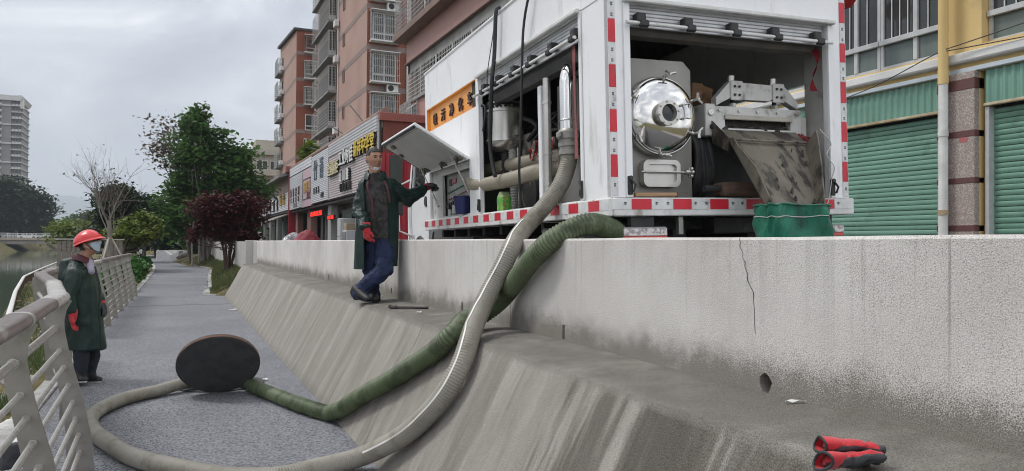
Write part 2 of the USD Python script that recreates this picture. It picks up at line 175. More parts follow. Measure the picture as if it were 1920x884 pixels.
GLYPHS = json.loads(r'''{"吸":[[[6,85,34,85,36,89,83,89,83,85,77,62,88,62,94,58,87,37,78,22,88,14,98,9,93,1,84,4,71,13,58,3,51,1,45,8,64,21,52,39,46,20,37,5,32,0,25,5,35,20,41,36,45,59,46,79,35,79,34,28,16,27,15,18,7,18],[55,60,63,40,71,30,82,51,65,53,71,79,57,79],[16,38,24,37,24,76,16,76]]],"污":[[[31,65,97,65,97,57,57,56,55,54,53,43,89,41,86,15,81,5,70,2,52,3,49,10,50,12,72,12,74,13,78,32,41,33,45,56,31,57]],[[38,88,89,89,90,80,38,80]],[[6,7,25,41,28,41,33,35,16,3,14,2]],[[8,88,14,94,31,85,33,82,28,75,8,86]],[[3,60,9,67,25,58,28,55,24,49,22,48]]],"净":[[[4,9,19,45,26,43,27,52,54,53,54,60,35,60,31,58,24,64,18,63,4,86,5,88,12,91,28,68,37,79,47,96,56,93,55,87,74,87,79,84,72,70,88,69,89,53,97,51,97,43,89,42,88,21,80,21,79,25,65,25,63,5,57,1,43,1,39,9,54,11,54,25,33,25,32,34,54,35,54,42,28,42,14,6,12,5,7,7],[64,36,79,35,79,42,65,42],[65,59,65,53,79,53,79,60],[43,70,60,70,65,77,48,77]]],"化":[[[3,54,18,72,31,95,39,93,40,91,30,71,30,34,50,45,51,94,61,93,61,55,75,67,86,81,88,80,95,74,75,51,61,40,61,16,63,13,84,13,86,20,87,33,89,34,97,30,96,15,94,8,85,2,57,3,51,11,50,31,37,26,31,32,30,1,20,1,19,54,8,46]]],"车":[[[5,20,6,30,49,31,49,42,16,41,13,50,18,56,26,70,7,71,7,81,31,81,37,95,40,96,48,92,44,81,94,80,94,72,92,71,39,70,28,53,49,52,50,67,59,67,60,52,88,51,86,42,60,42,60,30,95,30,95,20,60,19,60,1,50,0,49,19]]],"工":[[[4,9,5,18,44,19,44,74,10,74,10,84,91,84,91,74,56,74,56,19,96,18,96,8]]],"业":[[[5,6,6,16,32,16,33,94,43,94,43,16,57,16,57,93,67,94,68,39,77,54,84,71,85,72,93,68,77,33,75,31,68,34,68,17,95,16,95,6]],[[7,69,12,72,17,71,29,41,30,35,21,33]]],"时":[[[43,66,43,75,75,76,75,94,85,94,86,76,97,75,98,66,86,65,85,10,81,4,73,2,58,2,55,11,56,12,75,13,75,65]],[[46,56,54,60,68,39,70,34,62,30]],[[7,86,41,86,41,20,17,19,16,11,7,12],[17,30,31,29,30,49,17,49],[17,59,31,59,31,77,17,77]]],"佳":[[[28,13,58,15,58,28,34,30,35,38,58,39,59,50,32,52,32,61,58,61,58,72,37,73,36,81,58,83,59,96,68,95,69,83,90,82,90,73,69,72,69,61,95,61,95,52,68,50,69,39,92,38,92,29,69,28,69,15,97,14,97,5,29,4]],[[3,54,17,75,26,95,35,93,26,69,25,1,15,2,15,50,7,45]]],"新":[[[3,16,13,35,4,37,4,45,24,46,23,53,3,54,4,62,14,63,11,76,5,77,5,85,23,86,20,94,29,96,35,86,51,85,52,78,46,76,42,63,53,62,55,86,86,94,94,88,93,85,64,77,64,62,96,62,97,60,96,52,87,51,86,1,76,2,76,51,64,51,61,22,53,2,45,7,48,15,43,15,34,31,32,6,28,3,17,3,15,11,23,12,23,36,15,36,20,33,21,31,10,12],[43,35,51,22,53,37,54,54,34,53,34,46,52,45,52,37],[34,32,38,34,39,36,34,36],[21,75,25,63,31,63,35,76]]],"祥":[[[2,38,17,54,25,67,25,68,4,69,5,78,19,79,12,90,13,92,20,95,28,84,30,79,35,78,40,74,53,75,47,91,52,94,55,95,57,93,64,75,73,75,82,95,92,92,84,76,95,75,95,66,74,65,74,56,92,55,93,47,92,45,74,45,74,35,96,34,97,25,74,24,73,1,65,0,63,2,63,24,39,24,38,33,34,31,28,38,27,2,18,1,17,37,6,30],[29,53,40,40,39,34,63,34,63,45,44,45,42,47,43,55,63,55,63,65,41,65,40,74]]],"中":[[[8,77,44,78,45,96,55,95,55,78,91,77,91,28,82,28,80,33,55,33,55,1,45,1,44,33,19,33,18,27,8,28],[55,44,81,44,81,67,55,67],[18,44,44,44,44,67,19,67]]],"华":[[[4,32,44,34,45,45,54,45,56,34,95,33,96,24,56,23,55,1,46,0,45,1,44,23,5,23]],[[34,68,36,69,51,74,52,93,61,94,62,78,85,89,93,82,79,74,63,67,62,55,83,55,85,58,86,65,88,66,95,62,95,55,92,49,88,46,58,46,52,51,51,63,38,61]],[[3,67,15,76,32,96,41,92,32,78,31,43,21,43,21,67,9,60]]],"堂":[[[5,12,44,13,44,22,14,23,15,31,44,32,44,38,21,39,22,65,79,64,79,39,55,38,55,32,87,31,87,23,55,22,55,13,94,12,94,3,6,3],[31,48,69,48,69,56,31,56]],[[6,78,21,80,15,91,22,94,25,93,34,80,44,80,45,95,46,96,55,95,55,80,66,80,75,94,78,95,86,91,79,80,94,79,94,56,85,56,84,70,17,70,15,56,6,55]]],"全":[[[1,55,2,58,29,75,48,96,57,93,57,89,69,77,98,58,99,55,93,49,83,54,81,49,56,49,56,36,82,36,82,28,56,26,56,13,93,13,94,4,7,4,7,13,44,13,44,26,20,27,19,35,44,36,44,48,19,49,17,54,8,49],[50,81,27,58,75,59]]],"屋":[[[3,4,8,19,11,37,14,90,90,90,89,65,24,65,23,62,92,60,92,52,77,51,92,36,86,30,88,29,88,21,62,20,62,13,95,12,95,3,19,3,19,12,51,13,51,20,26,21,26,29,51,30,50,35,27,34,25,42,32,47,36,52,23,51,20,24,12,2,10,0],[78,37,62,36,62,30,84,30],[24,81,24,75,79,75,79,81],[45,45,54,44,67,46,63,51,52,52]]],"厨":[[[2,7,9,34,11,91,96,90,96,82,87,81,88,80,89,64,97,63,97,55,89,54,88,7,85,3,68,1,65,8,66,10,78,11,78,54,58,54,58,47,66,50,68,48,76,30,75,27,67,25,63,38,58,46,58,36,56,35,51,17,61,17,62,9,23,3,19,4,18,8,19,12,29,15,26,35,24,36,24,62,78,64,80,82,21,81,21,75,60,76,61,68,20,67,19,33,14,8,10,1,3,4],[34,54,33,44,48,44,48,54],[35,35,38,15,40,15,46,35]]],"柜":[[[42,90,94,90,94,80,52,80,52,68,89,67,90,32,53,30,52,15,96,14,96,5,42,5],[52,57,52,41,79,41,79,57]],[[1,28,9,45,16,65,15,66,4,67,4,76,17,77,18,95,27,95,28,77,40,76,40,67,28,66,40,45,35,39,33,39,28,46,27,1,18,2,17,39,7,21]]],"山":[[[10,74,20,74,20,19,44,19,45,94,54,94,56,19,79,18,80,74,90,75,90,1,81,1,79,8,10,8]]],"川":[[[80,89,90,89,90,1,80,1]],[[47,9,46,84,56,85,57,11,56,9]],[[2,5,8,17,13,35,15,89,24,90,25,42,22,22,16,9,10,0]]],"雅":[[[2,15,14,31,23,46,6,48,12,80,6,81,7,90,47,90,48,81,41,80,41,60,48,70,59,95,68,92,63,78,73,78,69,91,77,94,83,78,96,76,95,68,82,67,82,57,94,56,93,48,82,47,82,37,93,36,94,28,82,27,82,17,96,16,96,6,62,6,60,1,52,1,51,55,49,53,48,47,41,47,40,10,38,5,30,2,19,2,17,9,17,12,30,12,30,37,9,9,7,9],[61,17,72,16,72,27,61,27],[61,37,72,37,72,47,61,47],[61,58,72,57,72,67,61,67],[20,78,17,57,30,57,30,80,17,80]]],"专":[[[4,64,32,66,35,74,13,75,12,83,38,85,42,96,51,94,50,85,86,84,86,75,46,74,44,66,93,65,94,64,93,55,41,55,38,49,38,47,80,47,87,43,87,42,63,17,76,9,72,1,71,0,24,21,29,28,51,21,66,37,24,37,23,39,28,55,5,55]]],"定":[[[2,7,15,24,22,49,31,48,30,33,34,25,44,17,44,54,21,55,20,64,81,64,80,55,56,54,56,42,84,41,85,32,56,31,56,14,97,12,94,2,61,2,48,4,35,10,25,20,18,8,10,0]],[[6,83,44,85,41,93,50,96,57,85,92,84,93,61,92,60,83,61,82,74,18,74,17,60,8,60]]],"制":[[[69,11,84,12,84,94,92,95,94,93,94,8,87,2,72,1]],[[66,86,76,86,75,28,66,29]],[[3,65,14,93,22,91,21,82,27,82,28,95,36,96,38,82,58,80,57,72,38,71,38,64,62,63,61,54,38,53,38,47,58,45,58,15,56,10,42,8,38,15,37,1,28,1,27,36,18,36,17,9,8,9,8,45,27,47,27,53,4,54],[38,17,48,18,48,36,38,36],[14,65,27,64,27,71,17,71]]],"鑫":[[[3,36,3,38,15,43,23,49,11,50,12,58,28,58,26,62,18,63,18,70,45,71,44,72,30,73,28,76,10,71,6,77,6,79,32,87,51,96,58,93,59,90,63,88,94,80,89,72,72,76,70,73,56,72,55,71,81,70,82,63,75,62,73,58,90,57,89,50,78,49,78,47,96,39,96,37,92,32,87,33,86,31,75,30,75,29,94,27,94,21,90,20,87,12,96,11,95,3,48,3,45,6,6,1,4,9,13,11,10,20,6,22,6,27,22,29,22,30,13,31,12,32,7,31],[75,12,77,12,81,20,75,20],[71,41,68,38,75,39],[35,50,48,39,66,49],[32,29,45,28,46,22,44,20,42,14,46,14,47,12,53,12,51,20,48,21,48,27,66,28,66,30,50,31,46,35,40,31],[60,20,63,12,66,12,66,20],[55,59,62,58,63,62,55,62],[50,85,43,80,58,81],[37,61,38,58,45,58,45,62],[32,14,33,14,35,20,32,20],[28,42,24,38,33,39],[19,20,21,13,22,13,22,20]]],"美":[[[3,8,4,10,24,15,34,21,38,26,8,27,7,29,8,37,42,37,43,38,42,42,4,43,5,51,44,52,44,57,13,58,14,66,44,67,44,72,9,73,9,81,27,82,21,91,22,93,30,96,40,82,59,82,68,95,71,96,79,92,73,82,91,81,91,72,55,72,55,67,86,66,86,57,55,57,55,52,96,51,96,43,55,42,54,38,94,37,94,27,61,26,73,17,96,10,97,9,92,1,67,8,59,14,50,24,39,12,22,4,7,1]]],"儿":[[[62,91,72,91,73,12,86,13,89,32,98,28,95,8,89,2,69,2,63,7]],[[2,8,14,19,21,31,24,51,25,91,34,91,35,50,30,26,22,12,10,1,8,0]]],"竹":[[[1,51,11,69,21,96,30,93,26,76,52,75,58,95,60,96,68,93,64,76,97,75,97,65,83,65,82,9,79,3,74,1,59,1,56,9,57,11,71,12,71,65,60,65,49,46,40,52,47,65,34,65,33,1,23,2,23,65,21,65,10,46]]],"语":[[[31,44,31,53,47,54,50,63,39,65,38,73,52,74,53,80,53,82,35,83,35,92,94,91,93,83,65,82,63,75,86,74,86,54,97,53,96,44],[58,55,75,54,76,64,61,64]],[[3,63,27,63,27,22,39,28,40,38,90,38,90,2,81,1,79,4,50,4,48,1,40,1,38,18,18,4,14,11,17,18,17,54,4,54],[49,15,80,14,80,29,49,29]],[[9,88,14,93,16,92,29,80,31,76,25,70,24,70]]],"小":[[[69,68,77,71,80,69,95,38,99,27,98,24,88,21,81,42]],[[26,10,45,12,45,93,55,94,55,7,48,1,30,0]],[[2,28,11,43,19,70,29,69,24,47,14,26,10,22]]],"吃":[[[6,85,35,86,36,64,43,74,52,95,62,93,59,81,95,80,95,71,54,70,48,60,85,60,91,56,89,53,54,21,50,14,53,12,85,13,87,16,88,26,90,27,98,24,94,6,87,2,52,2,43,5,39,12,41,21,68,49,46,50,45,56,42,54,36,58,35,26,16,25,15,18,7,18],[16,76,16,36,25,36,25,76]]],"饭":[[[1,54,9,73,15,95,23,93,22,80,36,80,42,78,44,86,72,90,88,94,94,88,94,85,75,80,53,77,53,67,86,66,92,64,87,42,78,24,86,16,98,8,91,0,80,7,71,15,50,1,48,1,43,7,38,0,31,5,36,18,15,1,10,9,15,17,15,57,8,49],[63,55,67,43,72,34,80,56],[45,11,55,16,65,25,53,53,50,30],[25,23,34,28,37,24,39,25,42,48,42,76,34,56,25,57],[16,61,26,60,29,70,19,70]]],"店":[[[2,5,7,20,10,34,12,83,49,84,45,93,54,96,61,84,96,82,95,74,60,73,60,61,92,61,93,59,92,51,60,50,60,41,88,40,87,2,79,2,77,6,39,5,37,2,28,3,28,39,49,41,50,73,22,73,21,36,17,15,10,1],[38,16,77,15,77,30,38,30]]],"面":[[[5,88,96,88,95,79,55,79,52,70,91,68,90,1,82,0,80,6,20,5,17,0,9,1,9,68,40,69,42,78,5,79],[68,16,80,16,80,59,69,59],[40,34,58,34,58,42,41,42],[40,52,58,51,58,59,41,59],[41,24,41,16,58,16,58,24],[19,16,30,16,30,59,19,59]]],"馆":[[[3,54,9,72,14,95,23,93,22,80,39,80,40,84,63,84,60,92,68,96,71,94,76,84,95,84,95,66,88,65,87,42,56,40,56,35,92,34,92,2,83,1,81,5,56,5,55,1,46,1,45,64,41,65,39,68,33,55,26,56,26,22,36,28,39,19,15,2,10,9,16,18,16,58,10,49],[50,70,84,69,85,74,51,74],[56,15,82,15,82,25,56,25],[56,50,77,50,77,59,56,59],[16,60,25,60,28,70,19,70]]],"烟":[[[3,8,12,23,16,37,18,95,27,95,28,63,33,77,39,77,41,91,94,91,93,1,85,1,83,6,50,6,49,1,41,0,39,14,34,12,25,25,17,10,10,0],[55,17,83,16,84,19,78,19,68,38,61,25],[70,52,83,30,84,29,84,54,71,54],[71,81,71,64,84,64,84,81],[49,64,62,64,62,81,49,81],[49,26,56,35,61,54,49,54],[50,18,49,16,51,16,51,17],[27,39,39,23,39,64,33,52,28,53]],[[3,51,7,75,15,74,14,61,11,46,4,48]]],"酒":[[[6,87,11,94,27,85,29,90,96,90,96,80,74,79,75,70,93,68,93,1,84,1,82,5,42,6,40,1,32,1,31,68,48,70,48,80,28,80,22,75],[41,16,83,15,83,23,41,23],[42,35,41,33,82,33,83,39,71,40,66,42,64,60,59,60,57,51,54,44,48,38],[74,49,83,49,83,60,74,60],[58,70,64,70,64,80,58,80],[41,45,47,50,49,60,41,60]],[[4,9,21,41,22,42,29,37,29,35,13,3,11,2,5,6]],[[2,61,7,67,8,67,22,60,26,56,21,49,20,49,3,59]]],"日":[[[16,88,84,88,84,2,75,2,73,8,28,8,26,2,17,2],[28,44,27,19,73,19,73,43],[28,78,27,54,73,54,73,78]]],"用":[[[2,6,8,17,13,33,15,88,90,88,90,8,87,3,81,1,65,1,62,9,62,11,80,12,79,31,56,31,55,1,46,1,45,3,44,31,23,31,19,15,12,2,8,0],[56,42,79,41,80,55,56,55],[56,66,79,65,80,78,56,78],[24,42,45,41,45,55,24,55],[24,66,45,65,45,78,24,78]]],"品":[[[54,1,54,46,93,47,94,2,84,1,83,5,64,6,63,1],[64,17,83,16,83,37,64,37]],[[22,91,78,91,79,56,22,55],[32,81,32,65,68,65,68,81]],[[7,46,45,47,44,1,36,1,35,5,18,6,16,1,7,1],[17,17,35,16,35,37,17,37]]],"欢":[[[34,7,50,21,56,31,61,50,62,66,71,67,72,52,77,33,85,20,98,9,98,7,93,1,87,3,76,14,67,29,59,15,47,4,41,0]],[[41,57,49,73,54,95,63,94,62,81,96,79,88,54,81,57,83,70,59,70,50,51,48,51]],[[1,13,14,28,21,39,4,64,4,66,10,71,12,70,26,51,33,73,32,74,4,75,4,83,39,84,44,83,41,64,34,40,42,22,35,16,27,28,8,7]]],"迎":[[[8,1,3,9,16,22,16,50,4,51,4,60,26,60,27,22,35,16,52,12,97,13,95,4,87,2,44,3,35,5,22,13,10,1]],[[29,31,34,38,35,86,55,96,57,96,63,89,93,88,94,32,91,28,76,26,73,33,74,35,83,35,83,79,71,79,69,13,61,14,60,33,35,25,33,26],[44,79,44,40,45,39,60,44,60,86]],[[6,85,12,90,27,80,30,75,24,69,7,82]]],"光":[[[2,9,14,14,23,23,28,34,30,45,30,47,5,48,4,57,44,58,45,95,55,95,55,58,96,57,95,48,68,46,69,11,86,11,88,27,97,23,96,9,91,2,66,1,59,4,57,12,56,47,42,47,36,24,31,15,21,6,7,1]],[[66,66,78,91,80,92,88,89,88,86,75,62,73,61,68,63]],[[20,72,13,88,22,90,32,71,34,65,33,63,24,61]]],"临":[[[24,2,24,93,34,94,35,62,45,78,52,96,61,94,59,84,96,84,95,74,64,73,81,58,77,49,94,48,94,2,85,1,83,5,52,6,51,1,41,1,41,48,75,49,57,66,61,74,54,73,42,54,34,57,34,2],[72,16,83,16,83,39,73,39],[52,16,62,16,62,39,52,39]],[[7,14,7,83,16,83,17,14]]],"装":[[[2,20,33,32,5,33,4,42,44,42,43,49,40,51,41,59,61,59,61,72,38,73,38,82,61,82,61,95,70,96,71,95,72,82,95,81,94,73,72,72,72,59,92,59,92,50,54,49,57,42,96,41,96,34,88,33,91,28,75,18,85,13,97,10,97,8,93,1,74,7,60,17,57,8,22,0,20,8,24,11,24,17,7,13],[61,33,67,24,80,32],[35,23,35,13,59,17,49,32]],[[2,58,3,60,25,70,25,77,19,72,6,84,6,85,12,90,25,80,26,95,35,95,35,46,26,46,25,59,7,50,5,51]]],"修":[[[29,67,37,68,43,74,57,96,65,93,62,85,89,85,94,82,88,70,78,60,97,53,98,51,93,44,69,53,51,46,39,44,38,17,30,16],[59,76,69,65,80,75],[38,54,49,55,60,60,51,69,43,61,39,62]],[[40,7,41,9,70,17,89,29,96,26,94,22,88,16,68,6,45,0]],[[46,21,46,24,63,30,79,40,86,37,79,29,60,19,50,17]],[[44,35,45,37,59,43,69,50,77,47,69,39,53,31,49,30]],[[1,53,12,70,22,94,31,93,24,71,23,1,14,1,14,51,7,44,5,44]]],"家":[[[5,13,28,22,49,36,47,39,27,29,12,23,10,24,7,30,7,32,26,38,43,48,40,51,11,40,7,47,8,49,26,55,36,60,20,61,20,70,80,70,79,60,86,54,86,52,72,41,80,26,89,18,98,13,92,5,84,9,76,16,63,35,61,34,62,18,60,10,51,2,36,1,32,9,34,11,47,11,51,17,51,24,29,12,10,5],[50,56,58,44,78,60,55,60]],[[7,86,43,87,41,93,49,96,51,96,56,87,92,87,94,85,94,65,93,63,83,64,83,77,18,77,17,64,8,63]]]}''')
def glyph(b, ch, M, depth=0.02):
    """one Chinese character on a 1 x 1 square in the local xy plane, reading along +x, raised along +z"""
    for rings in GLYPHS[ch]:
        rr = [np.array(r, float).reshape(-1, 2)/100 for r in rings]
        P = Polygon(rr[0], rr[1:]).buffer(0)
        for g in getattr(P, 'geoms', [P]):
            if g.area > 1e-5: b.prism(g, 0, depth, M=M)
def text(b, chars, o, right, up, size, gap=0.12, depth=0.02):
    r, u = unit(right), unit(up); n = np.cross(r, u); o = np.asarray(o, float)
    for i, ch in enumerate(chars):
        if ch == ' ': continue
        glyph(b, ch, basis4(r*size, u*size, n, o+r*size*(1+gap)*i), depth)
    return b
# ---------------------------------------------------------------- materials
LOOKS = {}
def mat(name, c1, c2=None, rough=0.6, metal=0.0, scale=6.0, detail=4, stretch=(1, 1, 1), lo=0.35, hi=0.65, bump=0.0, bscale=60.0, bdetail=3, spec=0.5, coat=0.0, r2=None, space='object', dirt=None, dscale=2.0, dlo=0.55, dhi=0.72, dstretch=(1, 1, 1), voro=None, trans=0.0, rand=0.0, sheen=0.0):
    """procedural principled surface: two tones by noise, an optional third 'dirt' tone, fine relief"""
    if name in LOOKS: return LOOKS[name]
    c2 = c2 or tuple(x*0.86 for x in c1)
    N = {'tc': ('texture_coordinate', {}), 'mp': ('mapping', {'scale': stretch}), 'n': ('noise_texture', {'scale': scale, 'detail': detail, 'roughness': 0.6}),
         'r': ('rgb_ramp', {'ramp': [(lo, c1), (hi, c2)]}),
         'p': ('principled_bsdf', {'roughness': rough, 'metallic': metal, 'specular_ior_level': spec, 'coat_weight': coat, 'coat_roughness': 0.08, 'sheen_weight': sheen})}
    co = 'tc.object' if space == 'object' else 'geo.position'
    if space != 'object': N['geo'] = ('geometry', {})
    L = [(co, 'mp.vector'), ('mp.vector', 'n.vector'), ('n.fac', 'r.fac')]; col = 'r.color'
    if dirt:
        N['dm'] = ('mapping', {'scale': dstretch}); N['dn'] = ('noise_texture', {'scale': dscale, 'detail': 6, 'roughness': 0.62}); N['dr'] = ('rgb_ramp', {'ramp': [(dlo, (0, 0, 0)), (dhi, (1, 1, 1))]})
        N['dx'] = ('mix_color', {'b': dirt})
        L += [(co, 'dm.vector'), ('dm.vector', 'dn.vector'), ('dn.fac', 'dr.fac'), ('dr.color', 'dx.fac'), (col, 'dx.a')]; col = 'dx.result'
    if voro:   # speckle: (scale, colour, lo, hi)
        N['vo'] = ('white_noise_texture', {}) if False else ('voronoi_texture', {'scale': voro[0]}); N['vs'] = ('separate_color', {}); N['vr'] = ('rgb_ramp', {'ramp': [(voro[2], (0, 0, 0)), (voro[3], (1, 1, 1))]})
        N['vx'] = ('mix_color', {'b': voro[1]})
        L += [(co, 'vo.vector'), ('vo.color', 'vs.color'), ('vs.r', 'vr.fac'), ('vr.color', 'vx.fac'), (col, 'vx.a')]; col = 'vx.result'
    if rand:
        N['oi'] = ('object_info', {}); N['rm'] = ('map_range', {'from_min': 0.0, 'from_max': 1.0, 'to_min': 1-rand, 'to_max': 1+rand}); N['rx'] = ('mix_color', {'blend_type': 'multiply', 'fac': 1.0})
        L += [('oi.random', 'rm.value'), ('rm.result', 'rx.b'), (col, 'rx.a')]; col = 'rx.result'
    L.append((col, 'p.base_color'))
    if r2 is not None:
        N['rr'] = ('map_range', {'from_min': 0.3, 'from_max': 0.7, 'to_min': rough, 'to_max': r2}); L += [('n.fac', 'rr.value'), ('rr.result', 'p.roughness')]
    if bump:
        N['bn'] = ('noise_texture', {'scale': bscale, 'detail': bdetail, 'roughness': 0.6}); N['b'] = ('bump', {'strength': 1.0, 'distance': bump})
        L += [(co, 'bn.vector'), ('bn.fac', 'b.height'), ('b.normal', 'p.normal')]
    surf = 'p.BSDF'
    if trans:
        N['tr'] = ('translucent_bsdf', {}); N['mc'] = ('mix_closure', {'fac': trans}); L += [(col, 'tr.color'), ('p.BSDF', 'mc.closure1'), ('tr.BSDF', 'mc.closure2')]; surf = 'mc.closure'
    LOOKS[name] = usdkit.material(stage, '/World/Looks/'+name, N, L, surface=surf)
    return LOOKS[name]
def glass(name, tint=(0.75, 0.8, 0.8), ior=1.5, rough=0.02):
    if name in LOOKS: return LOOKS[name]
    LOOKS[name] = usdkit.material(stage, '/World/Looks/'+name, {'t': ('transparent_bsdf', {'color': tint}), 'g': ('glossy_bsdf', {'color': (0.9, 0.9, 0.9), 'roughness': rough}), 'f': ('fresnel', {'IOR': ior}), 'm': ('mix_closure', {})},
        [('f.fac', 'm.fac'), ('t.BSDF', 'm.closure1'), ('g.BSDF', 'm.closure2')], surface='m.closure')
    return LOOKS[name]
def emit(name, col, strength):
    LOOKS[name] = usdkit.material(stage, '/World/Looks/'+name, {'e': ('emission', {'color': col, 'strength': strength})}, [], surface='e.emission')
    return LOOKS[name]
def sweep(path, prof):
    """sweeps a closed 2-D profile (sideways, up) along a path, kept upright"""
    p = np.asarray(path, float); t = np.gradient(p, axis=0); t /= np.linalg.norm(t, axis=1, keepdims=True)
    r = np.cross(t, (0, 0, 1)); r /= np.linalg.norm(r, axis=1, keepdims=True); u = np.cross(r, t); prof = np.asarray(prof, float); n = len(prof)
    v = (p[:, None]+prof[None, :, :1]*r[:, None]+prof[None, :, 1:]*u[:, None]).reshape(-1, 3)
    i = (np.arange(len(p)-1)[:, None]*n+np.arange(n)).ravel(); j = (np.arange(len(p)-1)[:, None]*n+(np.arange(n)+1) % n).ravel()
    k = np.arange(n); k2 = (k+1) % n; e = (len(p)-1)*n
    v = np.vstack([v, p[:1], p[-1:]])
    return B().add(v, np.vstack([np.stack([i, j, j+n], 1), np.stack([i, j+n, i+n], 1), np.stack([k2, k, 0*k+len(v)-2], 1), np.stack([e+k, e+k2, 0*k+len(v)-1], 1)]))
def chain(joints, bones, ref=0.01, smooth_it=8):
    """one smooth solid from joints {name: (x, y, z, r)} and bones [(a, b), ...]"""
    ico = trimesh.creation.icosphere(2, 1.0).vertices; parts = []
    for bn in bones:
        parts.append(hull(np.vstack([np.asarray(joints[k][:3], float)+ico*np.asarray(joints[k][3:6] if len(joints[k]) > 4 else joints[k][3]) for k in bn])))
    m = manifold3d.Manifold.batch_boolean(parts, manifold3d.OpType.Add).refine_to_length(ref)
    t = man_tm(m); t.merge_vertices()
    return trimesh.smoothing.filter_taubin(t, lamb=0.5, nu=0.53, iterations=smooth_it) if smooth_it else t
steel = mat('brushed_steel', (0.36, 0.345, 0.315), (0.27, 0.255, 0.225), rough=0.27, metal=0.9, scale=9, detail=6, r2=0.42, dirt=(0.20, 0.17, 0.13), dscale=4, dlo=0.62, dhi=0.82, bump=0.0006, bscale=30)
rod_m = mat('rod_steel', (0.50, 0.49, 0.46), (0.36, 0.35, 0.32), rough=0.33, metal=0.85, scale=14, detail=5, r2=0.5)
def hose(pts, r, pitch=0.021, depth=0.006, n=18, taper=None, sub=4):
    p = spline(pts, 24); L = np.concatenate([[0], np.cumsum(np.linalg.norm(np.diff(p, axis=0), axis=1))])
    m = int(L[-1]/pitch*sub); s = np.linspace(0, L[-1], m); q = np.stack([np.interp(s, L, p[:, k]) for k in range(3)], -1)
    for _ in range(30): q[1:-1] = 0.25*q[:-2]+0.5*q[1:-1]+0.25*q[2:]
    R = (r+depth*0.5*np.cos(2*math.pi*s/pitch))*(1+0.10*(fbm(q*np.array([3.1, 3.1, 3.1]), 3, 9)-0.5))
    q = q+(np.stack([fbm(q*2.3+k*17, 3, 4+k) for k in range(3)], -1)-0.5)*0.030*np.sin(np.linspace(0, math.pi, m))[:, None]
    if taper is not None: R = R*np.interp(s/L[-1], *taper)
    return q, R

# ================================================================ THE SETTING
XL = lambda y: np.interp(y, [-20, 15, 22.7, 30.5, 43.3, 50, 62.3, 75, 110], [-1.08, -1.08, -0.99, -0.92, -0.86, -1.0, -1.5, -2.6, -6.0])
XR = lambda y: np.interp(y, [-20, 22.5, 22.8, 26.7, 30.7, 36.6, 41.4, 45.2, 49.2, 51.6, 59.7, 75, 110], [1.32, 1.32, 0.74, 1.0, 1.17, 1.41, 1.70, 1.72, 1.34, 0.62, 0.07, -0.8, -4.0])
SHORE = lambda y: np.interp(y, [-60, 0, 10, 22, 34, 48, 61, 81, 107, 150, 215, 260], [-3.4, -3.2, -3.2, -3.9, -5.7, -7.6, -8.6, -10.0, -10.1, -14, -24, -26])
FAR = lambda y: np.interp(y, [-60, 60, 110, 135, 220, 300], [-38, -36, -32, -27.5, -37, -37])
def ground_h(x, y):
    x, y = np.asarray(x, float), np.asarray(y, float)
    xl, xr, sh, fa = XL(y), XR(y), SHORE(y), FAR(y)
    n = fbm(np.stack([x*0.9, y*0.9, 0*x], -1), 4, 3)-0.5
    z = np.full(np.broadcast(x, y).shape, -0.03)
    d = np.clip((xl-0.3-x)/np.maximum(xl-0.3-sh, 0.1), 0, 1)                 # bank towards the river
    z = np.where(x < xl-0.3, -0.05-0.85*d**0.9+n*0.16*np.minimum(1, d*6), z)
    z = np.where(x < sh, -1.0-1.6*np.clip((sh-x)/1.2, 0, 1), z)
    z = np.where(x < fa+3, np.minimum(-2.6+np.clip((fa+3-x)/6, 0, 1)*4.0, 1.4)+n*0.8, z)
    t = np.clip((x-xr-0.1)/np.maximum(2.35-xr, 0.3), 0, 1)                    # verge up to the road
    z = np.where((x > xr+0.1) & (y > 22.2), -0.03+t**0.8*0.78+n*0.10*np.minimum(1, t*5)*(x < 2.6), z)
    z = np.where((x > xr-0.05) & (y <= 22.2), np.where(x > 2.2, 0.745, -0.25), z)
    far = np.clip((y-100)/60, 0, 1)
    return np.where((x > sh) & (y > 100), z*(1-far)+far*0.9, z)
gx = np.unique(np.concatenate([np.linspace(-6000, -950, 8), np.linspace(-900, -60, 15), np.linspace(-60, -12, 40), np.linspace(-12, 4, 120), np.linspace(4, 30, 14), np.linspace(30, 1200, 14), np.linspace(1300, 6000, 8)]))
gy = np.unique(np.concatenate([np.linspace(-120, -8, 12), np.linspace(-8, 30, 110), np.linspace(30, 110, 110), np.linspace(110, 300, 40), np.linspace(300, 7400, 24)]))
GX, GY = np.meshgrid(gx, gy, indexing='ij')
soil = mat('soil', (0.060, 0.066, 0.026), (0.165, 0.125, 0.060), rough=0.95, scale=1.6, detail=8, lo=0.38, hi=0.66, bump=0.03, bscale=22, bdetail=6, dirt=(0.19, 0.165, 0.12), dscale=0.8, dlo=0.52, dhi=0.68, spec=0.1, space='world')
obj('ground', B().grid(np.stack([GX, GY, ground_h(GX, GY)], -1)), soil, kind='structure', smooth=True)
# river
water = usdkit.material(stage, '/World/Looks/river_water', {
    'geo': ('geometry', {}), 'n': ('noise_texture', {'scale': 1.1, 'detail': 3, 'roughness': 0.5}), 'mp': ('mapping', {'scale': (1.0, 0.55, 1.0)}),
    'b': ('bump', {'distance': 0.0018}), 'p': ('principled_bsdf', {'base_color': (0.030, 0.042, 0.022), 'roughness': 0.06, 'specular_ior_level': 0.5})},
    [('geo.position', 'mp.vector'), ('mp.vector', 'n.vector'), ('n.fac', 'b.height'), ('b.normal', 'p.normal')], surface='p.BSDF')
ys = np.linspace(-60, 420, 90)
obj('river', B().grid(np.stack([np.stack([0*ys-60, ys, 0*ys-1.3], -1), np.stack([SHORE(ys)+0.5, ys, 0*ys-1.3], -1)], 0)), water, kind='structure')
